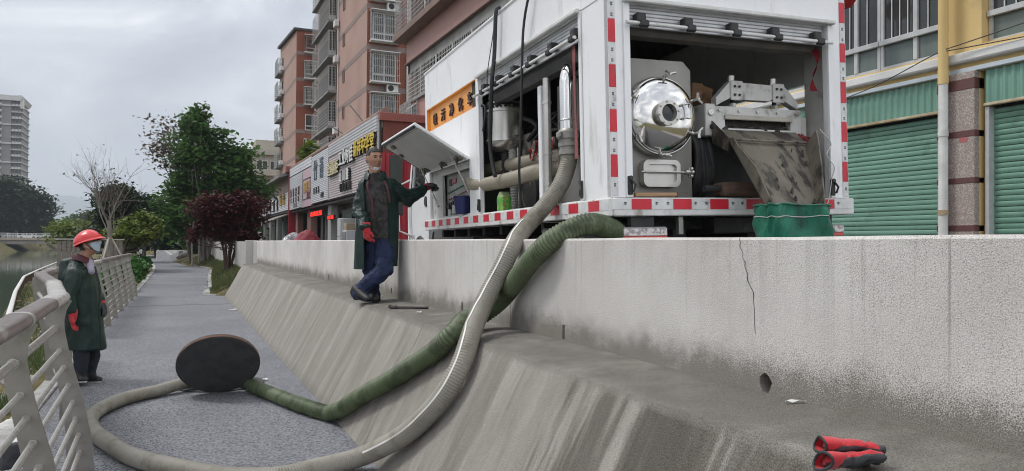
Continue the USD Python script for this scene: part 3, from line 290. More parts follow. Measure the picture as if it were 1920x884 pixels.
# river path of bound grey aggregate
path_m = mat('path_aggregate', (0.245, 0.252, 0.270), (0.170, 0.175, 0.190), rough=0.75, scale=0.55, detail=9, lo=0.33, hi=0.67, bump=0.004, bscale=150, bdetail=2, voro=(110, (0.055, 0.057, 0.065), 0.62, 0.70), dirt=(0.30, 0.31, 0.34), dscale=95, dlo=0.56, dhi=0.62, spec=0.35, space='world')
yp = np.concatenate([np.linspace(-6, 22.4, 50), np.linspace(22.5, 90, 120)])
obj('path', B().grid(np.stack([np.stack([XL(yp)+(XR(yp)-XL(yp))*t, yp, 0*yp], -1) for t in np.linspace(0, 1, 7)], 0)), path_m, kind='structure', smooth=True)
for jy in (19.4, 33.0): obj('path_joint', B().box(float(XL(jy))+0.02, float(XR(jy))-0.03, jy-0.012, jy+0.012, 0.001, 0.004), mat('joint_grey', (0.10, 0.10, 0.11), rough=0.9), kind='structure')
kerb_m = mat('kerb_stone', (0.40, 0.395, 0.38), (0.27, 0.265, 0.25), rough=0.85, scale=5, detail=6, bump=0.004, bscale=70, dirt=(0.12, 0.11, 0.085), dscale=3, dlo=0.55, dhi=0.75, rand=0.12)
kerb = thing('kerb', 'pale stone edging along both sides of the river path', None, kind='structure')
y = -1.0
while y < 62:
    ln = 1.0; a = math.atan2(XL(y+ln)-XL(y), ln)
    obj('kerb_stone', B().cbox(-0.17, -0.004, 0.004, ln-0.004, -0.15, 0.022+0.008*random.random(), 0.008, mat4(rotz(-a), (XL(y), y, 0))), kerb_m, kerb); y += ln
y = 22.9
while y < 49:
    ln = random.uniform(0.75, 1.05) if y < 24.6 else random.uniform(0.35, 1.0)
    a = math.atan2(XR(y+ln)-XR(y), ln); w = 0.13 if y > 24.6 else 0.2
    if random.random() < (0.85 if y > 30 else 1):
        obj('kerb_stone', B().cbox(0.0, w, 0.01, ln-0.02, -0.15, 0.035+0.02*random.random(), 0.01, mat4(rotz(-a+random.uniform(-.05, .05)), (XR(y)+0.01+random.uniform(-.02, .05)*(24.6 < y < 34), y, 0))), kerb_m, kerb)
    y += ln
obj('kerb_stone', B().cbox(0.76, 1.22, 22.66, 22.84, -0.15, 0.03, 0.01), kerb_m, kerb)
obj('kerb_stone', B().cbox(-0.24, 0.24, -0.13, 0.13, -0.1, 0.03, 0.01, mat4(rotz(0.2), (1.12, 25.4, 0.06))), mat('verge_slab', (0.36, 0.37, 0.36), (0.27, 0.28, 0.27), rough=0.8), kerb)
# upper road and its pavement (mostly behind the parapet)
road_m = mat('road_asphalt', (0.060, 0.060, 0.062), (0.045, 0.045, 0.047), rough=0.85, scale=1.2, bump=0.004, bscale=120, voro=(150, (0.10, 0.10, 0.10), 0.75, 0.8), space='world')
obj('road', B().box(2.372, 8.4, -10, 110, 0.60, 0.752), road_m, kind='structure')
obj('pavement', B().cbox(8.404, 9.995, -10, 29.0, 0.60, 0.87, 0.015), mat('pavement_concrete', (0.24, 0.235, 0.225), (0.19, 0.185, 0.18), rough=0.85, scale=2, bump=0.003), kind='structure')
obj('pavement', B().cbox(8.404, 9.9, 58, 76, 0.60, 0.87, 0.015), LOOKS['pavement_concrete'], kind='structure')

# ---------------------------------------------------------------- concrete embankment (slope and ledge) in cast bays
slope_m = usdkit.material(stage, '/World/Looks/embankment_concrete', {
    'geo': ('geometry', {}),
    'm1': ('mapping', {'scale': (0.55, 3.4, 0.6)}), 'n1': ('noise_texture', {'scale': 1.3, 'detail': 6, 'roughness': 0.62}), 'r1': ('rgb_ramp', {'ramp': [(0.32, (0.200, 0.183, 0.158)), (0.5, (0.258, 0.241, 0.213)), (0.66, (0.318, 0.300, 0.271))]}),
    'm2': ('mapping', {'scale': (0.28, 3.0, 0.28), 'location': (0.0, 1.15, 0.0)}), 'n2': ('noise_texture', {'scale': 1.0, 'detail': 5, 'roughness': 0.62, 'distortion': 0.25}), 'r2': ('rgb_ramp', {'ramp': [(0.51, (0, 0, 0)), (0.575, (0.75, 0.75, 0.75)), (0.66, (1, 1, 1))]}),
    'n4': ('noise_texture', {'scale': 1.7, 'detail': 5, 'roughness': 0.6}), 'r4': ('rgb_ramp', {'ramp': [(0.42, (0, 0, 0)), (0.62, (0.75, 0.75, 0.75))]}),
    'sx': ('separate_xyz', {}), 'ledge': ('map_range', {'from_min': 0.86, 'from_max': 0.905, 'to_min': 0.0, 'to_max': 1.0, 'clamp': True}),
    'near': ('map_range', {'from_min': 4.3, 'from_max': 3.2, 'to_min': 0.07, 'to_max': 0.85, 'clamp': True}), 'nb': ('map_range', {'from_min': 3.5, 'from_max': 2.3, 'to_min': 0.0, 'to_max': 0.075, 'clamp': True}), 'nba': ('math', {'math_type': 'add'}), 'mn': ('math', {'math_type': 'multiply'}),
    'mk': ('math', {'math_type': 'multiply'}), 'x4': ('mix_color', {'b': (0.12, 0.113, 0.098)}), 'n6': ('noise_texture', {'scale': 4.5, 'detail': 7, 'roughness': 0.65}), 'r6': ('rgb_ramp', {'ramp': [(0.35, (0.125, 0.117, 0.102)), (0.65, (0.215, 0.203, 0.182))]}), 'x6': ('mix_color', {}), 'inv': ('math', {'math_type': 'subtract', 'value1': 1.0}), 'mi': ('math', {'math_type': 'multiply'}),
    'x2': ('mix_color', {'b': (0.062, 0.054, 0.044)}),
    'n3': ('noise_texture', {'scale': 210, 'detail': 2}), 'r3': ('rgb_ramp', {'ramp': [(0.34, (0.6, 0.6, 0.6)), (0.5, (1, 1, 1)), (0.66, (1.35, 1.35, 1.35))]}), 'x3': ('mix_color', {'blend_type': 'multiply', 'fac': 1.0}),
    'bn': ('noise_texture', {'scale': 130, 'detail': 3}), 'b': ('bump', {'distance': 0.005}), 'p': ('principled_bsdf', {'roughness': 0.88, 'specular_ior_level': 0.3})},
    [('geo.position', 'm1.vector'), ('m1.vector', 'n1.vector'), ('n1.fac', 'r1.fac'), ('geo.position', 'm2.vector'), ('m2.vector', 'n2.vector'), ('n2.fac', 'nba.value1'), ('sx.y', 'nb.value'), ('nb.result', 'nba.value2'), ('nba.value', 'r2.fac'),
     ('geo.position', 'sx.vector'), ('sx.z', 'ledge.value'), ('sx.y', 'near.value'), ('r2.color', 'mn.value1'), ('near.result', 'mn.value2'), ('mn.value', 'mi.value1'), ('ledge.result', 'inv.value2'), ('inv.value', 'mi.value2'), ('mi.value', 'x2.fac'), ('geo.position', 'n6.vector'), ('n6.fac', 'r6.fac'), ('ledge.result', 'x6.fac'), ('r1.color', 'x6.a'), ('r6.color', 'x6.b'), ('x6.result', 'x2.a'),
     ('geo.position', 'n4.vector'), ('n4.fac', 'r4.fac'), ('r4.color', 'mk.value1'), ('ledge.result', 'mk.value2'), ('mk.value', 'x4.fac'), ('x2.result', 'x4.a'),
     ('geo.position', 'n3.vector'), ('n3.fac', 'r3.fac'), ('x4.result', 'x3.a'), ('r3.color', 'x3.b'), ('x3.result', 'p.base_color'),
     ('geo.position', 'bn.vector'), ('bn.fac', 'b.height'), ('b.normal', 'p.normal')], surface='p.BSDF')
def slope_bay(y0, y1):
    prof = [(1.27, -0.2), (1.272, 0.0)]+[(1.272+0.466*t, 0.885*t) for t in np.linspace(0.12, 0.97, 9)]+[(1.744, 0.893), (1.757, 0.9015), (1.775, 0.903)]+[(1.775+0.385*t, 0.903+0.03*t) for t in np.linspace(0.25, 1, 4)]+[(2.16, -0.2)]
    prof = np.array(prof); yy = np.linspace(y0, y1, max(4, int((y1-y0)/0.09)))
    V = np.stack([np.stack([np.full(len(yy), p[0]), yy, np.full(len(yy), p[1])], -1) for p in prof], 0)
    d = fbm(V*np.array([3, 1.6, 3.0]), 4, 11)-0.5; e = fbm(V*9.0, 3, 5)-0.5
    w = np.where((V[..., 2] > -0.1) & (V[..., 0] < 2.15), 1.0, 0.0)
    V[..., 0] += -(d*0.018+e*0.012)*w*(V[..., 2] > 0.0); V[..., 2] += (d*0.014+e*0.012)*w*(V[..., 2] > 0.3)
    b = B().grid(V)
    for k in (0, -1):
        ring = V[:, k]; c = ring.mean(0); n = len(ring)
        b.add(np.vstack([ring, [c]]), [((i, (i+1) % n, n) if k else ((i+1) % n, i, n)) for i in range(n)])
    return b
emb = thing('concrete_embankment', 'sloping stained concrete embankment with a flat ledge beside the river path', 'embankment')
for k, (a, c) in enumerate(zip([-3.0, 0.2, 5.45, 6.9, 9.2, 11.9, 14.6, 17.2, 19.6], [0.2, 5.45, 6.9, 9.2, 11.9, 14.6, 17.2, 19.6, 21.9])):
    obj('concrete_bay', slope_bay(a+0.004, c-0.004), slope_m, emb, smooth=26)
obj('joint_filler', B().prism([(1.34, -0.1), (1.79, 0.84), (2.15, 0.86), (2.15, -0.1)], -2.9, 21.8, 'xz'), mat('joint_black', (0.03, 0.028, 0.025), rough=0.95), emb)

# ---------------------------------------------------------------- parapet wall
wall_m = usdkit.material(stage, '/World/Looks/parapet_roughcast', {
    'geo': ('geometry', {}), 'sx': ('separate_xyz', {}),
    'n1': ('noise_texture', {'scale': 1.1, 'detail': 6, 'roughness': 0.6}), 'r1': ('rgb_ramp', {'ramp': [(0.33, (0.50, 0.478, 0.452)), (0.5, (0.585, 0.563, 0.538)), (0.66, (0.64, 0.62, 0.595))]}),
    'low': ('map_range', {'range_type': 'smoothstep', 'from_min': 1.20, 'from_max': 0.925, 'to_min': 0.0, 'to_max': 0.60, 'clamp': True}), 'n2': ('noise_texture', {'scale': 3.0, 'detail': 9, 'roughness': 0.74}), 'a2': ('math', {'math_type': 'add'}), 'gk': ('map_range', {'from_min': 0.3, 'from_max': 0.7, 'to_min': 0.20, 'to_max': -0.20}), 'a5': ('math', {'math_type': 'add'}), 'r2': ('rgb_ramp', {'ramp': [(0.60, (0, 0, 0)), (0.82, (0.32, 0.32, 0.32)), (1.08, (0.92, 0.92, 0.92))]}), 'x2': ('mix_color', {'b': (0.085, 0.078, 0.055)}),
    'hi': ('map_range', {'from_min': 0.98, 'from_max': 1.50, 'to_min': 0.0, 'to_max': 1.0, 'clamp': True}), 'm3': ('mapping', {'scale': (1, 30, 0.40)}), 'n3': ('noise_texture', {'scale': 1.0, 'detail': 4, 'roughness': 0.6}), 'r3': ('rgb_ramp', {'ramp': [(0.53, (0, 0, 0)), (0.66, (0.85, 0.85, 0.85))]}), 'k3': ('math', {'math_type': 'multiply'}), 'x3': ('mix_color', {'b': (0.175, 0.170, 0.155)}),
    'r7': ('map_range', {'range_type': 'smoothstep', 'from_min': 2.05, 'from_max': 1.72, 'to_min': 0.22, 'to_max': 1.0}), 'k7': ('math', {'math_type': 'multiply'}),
    'n4': ('noise_texture', {'scale': 230, 'detail': 2, 'roughness': 0.6}), 'r4': ('rgb_ramp', {'ramp': [(0.30, (0.60, 0.595, 0.58)), (0.46, (0.98, 0.975, 0.965)), (0.68, (1.16, 1.155, 1.14))]}), 'x4': ('mix_color', {'blend_type': 'multiply', 'fac': 1.0}),
    'bn': ('noise_texture', {'scale': 210, 'detail': 3, 'roughness': 0.6}), 'b': ('bump', {'distance': 0.0042}), 'p': ('principled_bsdf', {'roughness': 0.9, 'specular_ior_level': 0.25})},
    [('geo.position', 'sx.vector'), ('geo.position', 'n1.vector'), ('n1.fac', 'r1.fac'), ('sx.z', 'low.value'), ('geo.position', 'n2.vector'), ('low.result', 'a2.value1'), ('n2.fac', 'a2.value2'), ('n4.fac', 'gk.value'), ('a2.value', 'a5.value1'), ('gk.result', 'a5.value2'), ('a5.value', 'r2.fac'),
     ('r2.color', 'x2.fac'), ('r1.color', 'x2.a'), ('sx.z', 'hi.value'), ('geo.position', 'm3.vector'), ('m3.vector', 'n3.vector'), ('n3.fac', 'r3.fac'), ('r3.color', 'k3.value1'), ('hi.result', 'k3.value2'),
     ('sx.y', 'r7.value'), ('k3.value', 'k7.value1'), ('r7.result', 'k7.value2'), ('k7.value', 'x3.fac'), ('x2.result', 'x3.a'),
     ('geo.position', 'n4.vector'), ('n4.fac', 'r4.fac'), ('x3.result', 'x4.a'), ('r4.color', 'x4.b'), ('x4.result', 'p.base_color'), ('geo.position', 'bn.vector'), ('bn.fac', 'b.height'), ('b.normal', 'p.normal')], surface='p.BSDF')
WT = 1.555
wall = thing('parapet_wall', 'long grey roughcast parapet wall between the embankment ledge and the road', 'wall')
def wall_panel(y0, y1, holes):
    w = man_tm(hull([(x, y, z) for x, z in ((2.16, 0.55), (2.16, WT-0.012), (2.172, WT), (2.35, WT), (2.362, WT-0.012), (2.362, 0.55)) for y in (y0+0.004, y1-0.004)]))
    m = manifold3d.Manifold(manifold3d.Mesh(np.array(w.vertices, np.float32), np.array(w.faces, np.uint32))).refine_to_length(0.12)
    for (hy, hz, sy, sz, round_) in holes:
        if y0 < hy < y1:
            if round_:
                pts = [(2.10+0.2*k, hy+sy*math.cos(a)*(1+0.3*math.sin(3*a)), hz+sz*math.sin(a)*(1-0.2*math.cos(2*a))) for k in (0, 1) for a in np.arange(9)*2*math.pi/9]
            else:
                pts = [(x, hy+s*sy, hz+u*sz) for x in (2.1, 2.3) for s in (-1, 1) for u in (-1, 1)]
            m = m-hull(pts)
    q = m.to_mesh(); v = q.vert_properties[:, :3].astype(float); v[:, 2] += np.where(v[:, 2] > 1.5, 0.008*(fbm(v*1.3, 3, 2)-0.5), 0)
    return trimesh.Trimesh(v, q.tri_verts, process=False)
HOLES = [(5.72, 0.99, 0.022, 0.05, 1), (3.975, 0.985, 0.016, 0.045, 0), (2.285, 0.965, 0.032, 0.040, 1), (7.9, 1.0, 0.02, 0.03, 0), (11.5, 0.99, 0.03, 0.035, 0), (14.0, 0.985, 0.03, 0.035, 0), (17.5, 0.985, 0.03, 0.035, 0)]
edges = [-3, 0.15, 4.76, 7.02, 9.35, 11.7, 14.05, 16.4, 18.75, 20.5, 22.3]
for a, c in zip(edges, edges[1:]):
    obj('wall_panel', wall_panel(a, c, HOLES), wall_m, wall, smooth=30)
crack = [(1.551, 2.435), (1.53, 2.430), (1.515, 2.433), (1.49, 2.415), (1.47, 2.417), (1.45, 2.400), (1.435, 2.403), (1.40, 2.385), (1.38, 2.388), (1.355, 2.372), (1.33, 2.352), (1.315, 2.35), (1.29, 2.352), (1.26, 2.345), (1.22, 2.347), (1.16, 2.34)]
obj('crack', B().tube([(2.1585, yy, zz) for zz, yy in crack], [0.0006+0.0011*random.random() for _ in crack], 5), LOOKS['joint_black'], wall)
# far return of the parapet beyond the embankment's end
ret = thing('far_wall', 'pale low wall with a recess behind the red leaved tree at the end of the parapet', 'wall')
plaster = mat('pale_plaster', (0.44, 0.425, 0.40), (0.36, 0.345, 0.325), rough=0.9, scale=2, detail=6, bump=0.004, bscale=60, dirt=(0.16, 0.15, 0.12), dscale=1.3, dlo=0.55, dhi=0.75)
obj('wall_panel', B().cbox(2.30, 2.52, 22.5, 25.2, 0.3, WT-0.02, 0.012), plaster, ret)
obj('wall_panel', B().cbox(2.16, 2.40, 25.3, 30.5, 0.2, WT-0.02, 0.012), plaster, ret)
obj('pillar', B().cbox(2.08, 2.46, 25.0, 25.29, 0.2, WT+0.02, 0.015), plaster, ret)
obj('wall_panel', B().cbox(2.20, 2.40, 30.5, 58, 0.2, WT-0.04, 0.012), plaster, ret)
# rolling hills seen through haze
def ridge(x0, x1, y0, h, seed, d=500, peak=None):
    xs = np.linspace(x0, x1, 70); ts = np.linspace(0, 1, 9)
    V = np.zeros((70, 9, 3))
    for j, t in enumerate(ts):
        prof = h*(0.30+0.7*fbm(np.stack([xs/480.0, 0*xs+seed, 0*xs], -1), 4, seed))
        if peak: prof = prof*0.62+peak[1]*np.exp(-((xs-peak[0])/peak[2])**2)
        V[:, j] = np.stack([xs, 0*xs+y0+t*d, (prof*math.sin(t*math.pi/2)**0.8)-4+12*(fbm(np.stack([xs/60, 0*xs+t*5, 0*xs], -1), 3, seed)-0.5)*t], -1)
    return B().grid(V)
hill_m = mat('wooded_hill', (0.045, 0.065, 0.035), (0.07, 0.085, 0.05), rough=0.95, scale=0.02, detail=8, space='world', spec=0.05)
obj('hill', ridge(-4600, 1800, 6500, 310, 4, 900, peak=(-840, 270, 440)), hill_m, kind='structure', smooth=True)
obj('hill', ridge(-3600, 3400, 5200, 120, 9, 700), hill_m, kind='structure', smooth=True)

# ================================================================ THE SEWAGE TRUCK
# local axes: x across (0 = side towards the path), y forward (0 = rear), z up from the underside of the body skirt
TR_R = np.array([[0.9983047, 0.0517344, -0.0266699], [-0.0515541, 0.9986428, 0.0074047], [0.0270168, -0.0060172, 0.9996169]])
TR_T, TR_S = np.array([2.498, 3.977, 1.696]), 0.85
TM = mat4(TR_R*TR_S, TR_T)
TW = lambda x, y, z: TR_T+TR_R@(np.array([x, y, z], float)*TR_S)
HOSE_TOP = TW(0.095, 0.88, 0.60)
white = mat('truck_white', (0.79, 0.79, 0.79), (0.74, 0.742, 0.745), rough=0.32, scale=1.5, detail=6, coat=0.25, dirt=(0.44, 0.43, 0.40), dscale=3.4, dlo=0.57, dhi=0.78, dstretch=(1.6, 1.6, 0.35), r2=0.45)
white_worn = mat('skirt_white', (0.68, 0.68, 0.665), (0.56, 0.555, 0.53), rough=0.5, scale=6, detail=7, dirt=(0.24, 0.20, 0.16), dscale=7, dlo=0.58, dhi=0.72)
tape_red = mat('tape_red', (0.56, 0.022, 0.040), (0.46, 0.02, 0.035), rough=0.35, scale=9, detail=6, dirt=(0.20, 0.08, 0.07), dscale=8, dlo=0.62, dhi=0.75)
tape_white = mat('tape_white', (0.64, 0.65, 0.64), (0.52, 0.53, 0.52), rough=0.35, scale=12, detail=6, dirt=(0.25, 0.24, 0.22), dscale=10, dlo=0.6, dhi=0.75)
inox = mat('inox', (0.60, 0.585, 0.55), (0.50, 0.485, 0.455), rough=0.26, metal=0.95, scale=2.5, detail=6, r2=0.38, dirt=(0.30, 0.27, 0.22), dscale=3, dlo=0.6, dhi=0.8)
inox_plate = mat('inox_plate', (0.29, 0.28, 0.26), (0.22, 0.212, 0.195), rough=0.45, metal=0.8, scale=2, detail=6, r2=0.55, stretch=(1, 1, 0.4))
chrome = mat('polished_inox', (0.80, 0.79, 0.77), (0.72, 0.71, 0.69), rough=0.055, metal=1.0, scale=2.5, detail=4, r2=0.11, bump=0.0015, bscale=3.5)
black = mat('black_parts', (0.018, 0.018, 0.019), (0.032, 0.031, 0.03), rough=0.6, scale=8, dirt=(0.07, 0.065, 0.055), dscale=4, dlo=0.58, dhi=0.75)
rubber = mat('rubber_black', (0.016, 0.016, 0.017), (0.028, 0.028, 0.028), rough=0.55, scale=10, bump=0.001, bscale=60)
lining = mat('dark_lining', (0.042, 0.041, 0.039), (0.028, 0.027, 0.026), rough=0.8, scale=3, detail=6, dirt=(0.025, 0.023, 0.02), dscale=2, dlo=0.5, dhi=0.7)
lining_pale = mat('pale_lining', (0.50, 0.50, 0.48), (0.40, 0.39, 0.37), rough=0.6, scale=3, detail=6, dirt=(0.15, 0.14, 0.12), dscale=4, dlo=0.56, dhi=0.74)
alu = mat('roller_alu', (0.56, 0.565, 0.57), (0.46, 0.465, 0.47), rough=0.42, metal=0.5, scale=8)
orange = mat('sign_orange', (0.74, 0.315, 0.055), (0.68, 0.28, 0.045), rough=0.45, scale=3)
orange_in = orange
ink = mat('letter_dark', (0.035, 0.014, 0.012), (0.06, 0.02, 0.016), rough=0.5)
press_grey = mat('press_paint_grey', (0.60, 0.59, 0.565), (0.50, 0.49, 0.465), rough=0.5, metal=0.1, scale=5, detail=6, dirt=(0.13, 0.115, 0.09), dscale=5, dlo=0.56, dhi=0.72)
mud_steel = mat('muddy_chute', (0.215, 0.19, 0.15), (0.15, 0.132, 0.105), rough=0.62, metal=0.15, scale=4, detail=7, dirt=(0.050, 0.045, 0.037), dscale=4.5, dlo=0.50, dhi=0.585, dstretch=(2.4, 1, 0.55), bump=0.004, bscale=26, bdetail=5)
sludge = mat('sludge', (0.028, 0.025, 0.021), (0.05, 0.045, 0.036), rough=0.5, scale=20, bump=0.012, bscale=45, bdetail=5)
red_valve = mat('valve_red', (0.42, 0.025, 0.02), (0.32, 0.02, 0.018), rough=0.45)
tyre_m = mat('tyre', (0.020, 0.020, 0.021), (0.035, 0.033, 0.03), rough=0.8, scale=12, dirt=(0.09, 0.08, 0.065), dscale=6)
T = thing('sewage_truck', 'white box sewage truck with open shutters and red reflective strips behind the wall', 'truck', M=TM)
tp = lambda name, b, m, parent=T, **k: obj(name, b, m, parent, **k)
L_, W_, H_ = 5.2, 2.3, 2.155
def plate(outer, holes): return Polygon(outer, holes)
rect = lambda a, b, c, d: [(a, c), (b, c), (b, d), (a, d)]
# body shell
side = plate(rect(0.0, L_, 0.14, H_), [rect(0.46, 2.905, 0.145, 1.632), rect(3.30, 5.03, 0.15, 0.79), rect(3.03, 5.12, 1.345, 1.66)])
left = tp('side_wall', B().prism(side, 0.0, 0.035, 'yz'), white)
rside = plate(rect(0.0, L_, 0.14, H_), [rect(0.34, 2.6, 0.15, 1.20)])
tp('side_wall', B().prism(rside, W_-0.035, W_, 'yz'), white)
rear = plate(rect(0.0, W_, 0.14, H_), [rect(0.185, 2.095, 0.135, 1.60)])
tp('rear_frame', B().prism(plate(rect(0.0, W_, 0.142, H_), [rect(0.185, 2.095, 0.143, 1.598)]), -0.002, 0.05, 'xz'), white)
tp('roof', B().cbox(-0.015, W_+0.015, -0.015, L_+0.01, H_, H_+0.035, 0.01), white)
tp('front_wall', B().box(0.04, W_-0.04, L_-0.04, L_, 0.14, H_), white)
tp('floor', B().box(0.04, W_-0.04, 0.055, L_-0.045, 0.10, 0.14), lining)
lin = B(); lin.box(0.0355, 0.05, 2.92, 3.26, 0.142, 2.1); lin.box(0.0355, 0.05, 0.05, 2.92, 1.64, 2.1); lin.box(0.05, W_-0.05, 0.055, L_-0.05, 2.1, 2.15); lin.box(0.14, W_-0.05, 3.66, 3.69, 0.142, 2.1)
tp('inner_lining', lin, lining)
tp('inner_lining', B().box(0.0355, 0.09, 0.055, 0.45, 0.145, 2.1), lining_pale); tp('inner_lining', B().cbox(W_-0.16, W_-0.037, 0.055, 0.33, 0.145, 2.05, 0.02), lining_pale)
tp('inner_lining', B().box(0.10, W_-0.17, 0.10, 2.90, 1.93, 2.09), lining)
tp('seam', B().box(-0.003, 0.0, 0.02, 0.455, 1.648, 1.654), mat('seam_grey', (0.42, 0.42, 0.42)))
for (x0, x1) in ((0.125, 0.183), (2.097, 2.145)):
    tp('door_jamb', B().cbox(x0, x1, -0.016, -0.0025, 0.142, 1.60, 0.004), white)
tp('door_jamb', B().cbox(-0.014, -0.0005, 0.415, 0.458, 0.142, 1.645, 0.004), white); tp('door_jamb', B().cbox(-0.014, -0.0005, 2.908, 2.95, 0.142, 1.645, 0.004), white)
tp('rain_gutter', B().cbox(0.12, 2.16, -0.05, -0.004, 1.60, 1.635, 0.008), white_worn); tp('rain_gutter', B().cbox(-0.045, -0.004, 0.43, 2.94, 1.635, 1.672, 0.008), white_worn)
# skirt with reflective tape
tp('skirt', B().cbox(-0.03, 0.0, -0.03, L_, 0.0, 0.138, 0.008), white_worn); tp('skirt', B().cbox(0.001, W_+0.03, -0.032, -0.003, 0.0, 0.138, 0.008), white_worn); tp('skirt', B().cbox(W_, W_+0.03, 0.0, L_, 0.0, 0.138, 0.008), white_worn)
def tape(u, segs, place, lo, hi):
    """alternating red and white reflective lengths"""
    pos = lo
    for a, c in segs:
        if a-pos > 0.02: tp('white_reflector', place(pos+0.004, a-0.004), tape_white)
        tp('red_reflector', place(a, c), tape_red); pos = c
    if hi-pos > 0.02: tp('white_reflector', place(pos+0.004, hi), tape_white)
rr = lambda a, c: B().box(a, c, -0.0345, -0.0315, 0.050, 0.128)
tape(0, [(0.155, 0.325), (0.519, 0.683), (0.856, 1.028), (1.203, 1.37), (1.55, 1.72), (1.94, 2.106)], rr, -0.02, W_+0.02)
sd_ = lambda a, c: B().box(-0.0325, -0.0295, a, c, 0.046, 0.124)
tape(0, [(0.129+0.351*k, 0.302+0.351*k) for k in range(15)], sd_, -0.02, L_)
for x0, zs in ((0.002, [(0.293, 0.458), (0.628, 0.794), (0.96, 1.127), (1.296, 1.467), (1.632, 1.80)]), (2.236, [(0.28, 0.448), (0.62, 0.788), (0.951, 1.129), (1.297, 1.456), (1.634, 1.802)])):
    st = lambda a, c: B().box(x0, x0+0.058, -0.006, -0.0025, a, c)
    tape(0, zs, st, 0.15, 2.1)
mk = B()
for x0, zz in ((0.02, (0.235, 0.49, 0.57, 0.83, 0.91, 1.16, 1.24, 1.50, 1.58)), (2.255, (0.22, 0.48, 0.57, 0.82, 0.9, 1.16, 1.24, 1.49, 1.58))):
    for z in zz:
        mk.box(x0+0.004, x0+0.022, -0.0075, -0.0055, z-0.012, z-0.007); mk.box(x0+0.004, x0+0.022, -0.0075, -0.0055, z+0.006, z+0.011); mk.box(x0+0.004, x0+0.008, -0.0075, -0.0055, z-0.012, z+0.011); mk.box(x0+0.014, x0+0.018, -0.0075, -0.0055, z-0.010, z+0.010)
for x in (0.10, 0.37, 0.47, 0.72, 0.82, 1.07, 1.16, 1.42, 1.52, 2.15): mk.box(x-0.012, x+0.012, -0.036, -0.034, 0.098, 0.104); mk.box(x-0.012, x+0.012, -0.036, -0.034, 0.088, 0.093); mk.box(x-0.004, x+0.001, -0.036, -0.034, 0.084, 0.107)
tp('tape_mark', mk, mat('mark_grey', (0.09, 0.08, 0.08)), kind='stuff')
# roller shutters rolled up under the lintels
def roller(M, length, name_bar_z, xs):
    b = B()
    for k in range(7): b.cbox(0.0, length, 0.03, 0.052, 1.435+0.028*k, 1.4615+0.028*k, 0.004, M)
    tp('roller_shutter', b, alu, smooth=30)
    tp('shutter_bar', B().tube([(-0.06, -0.05, 1.44), (length+0.02, -0.05, 1.44)], 0.0145, 10, M=M), white_worn, smooth=40)
    for x in xs:
        b = B().cbox(x-0.04, x+0.04, -0.045, 0.028, 1.455, 1.525, 0.008, M); b.cbox(x-0.032, x+0.055, -0.072, -0.03, 1.412, 1.468, 0.012, M)
        tp('bar_bracket', b, rubber)
I4 = np.eye(4); SIDE = basis4(np.array([0, -1.0, 0]), np.array([1.0, 0, 0]), np.array([0, 0, 1.0]), (0, 2.9, 0))
roller(mat4(t=(0.19, 0, 0)), 1.90, 0, [0.08, 0.50, 0.93, 1.34, 1.78])
roller(SIDE, 2.44, 0, [0.215, 0.65, 1.08, 1.50, 1.95, 2.395])
tp('shutter_housing', B().cbox(0.19, 2.09, 0.06, 0.30, 1.60, 1.93, 0.02), lining); tp('shutter_housing', B().cbox(0.055, 0.30, 0.47, 2.90, 1.64, 1.93, 0.02), lining)
tp('shutter_curtain', B().cbox(0.19, 2.09, 0.10, 0.28, 1.40, 1.59, 0.03), mat('brown_grey_curtain', (0.19, 0.175, 0.155), (0.14, 0.13, 0.115), rough=0.7, scale=5))
tp('shutter_curtain', B().cbox(0.08, 0.30, 0.47, 2.90, 1.34, 1.60, 0.06), mat('grey_curtain', (0.13, 0.13, 0.13), (0.09, 0.09, 0.09), rough=0.7, scale=5))
def latch(M):
    b = B().cbox(-0.022, 0.022, -0.026, -0.002, 0.16, 0.30, 0.006, M); b.cyl((0, -0.035, 0.285), (0, -0.01, 0.285), 0.018, n=8, M=M); b.tube([(0, -0.03, 0.28), (0.03, -0.045, 0.23), (0.012, -0.04, 0.18)], 0.009, 6, M=M)
    tp('shutter_latch', b, black)
latch(mat4(t=(0.155, 0, 0))); latch(mat4(t=(2.115, 0, 0))); latch(basis4(np.array([0, -1.0, 0]), np.array([1.0, 0, 0]), np.array([0, 0, 1.0]), (0, 0.44, 0))); latch(basis4(np.array([0, -1.0, 0]), np.array([1.0, 0, 0]), np.array([0, 0, 1.0]), (0, 2.93, 0)))
# orange name panel set into the side
rc = B().box(0.042, 0.047, 3.03, 5.12, 1.345, 1.66); rc.box(0.001, 0.042, 5.112, 5.119, 1.346, 1.659); rc.box(0.001, 0.042, 3.031, 3.038, 1.346, 1.659); rc.box(0.001, 0.042, 3.039, 5.111, 1.652, 1.659); rc.box(0.001, 0.042, 3.039, 5.111, 1.346, 1.353)
sign = tp('name_panel', rc, orange)
for ch, y in zip('吸污净化车', (4.81, 4.435, 4.06, 3.69, 3.327)):
    b = B(); glyph(b, ch, basis4(np.array([0, -0.185, 0]), np.array([0, 0, 0.17]), np.array([-1.0, 0, 0]), (0.0415, y+0.09, 1.41)), 0.02); tp('painted_character', b, ink, sign)
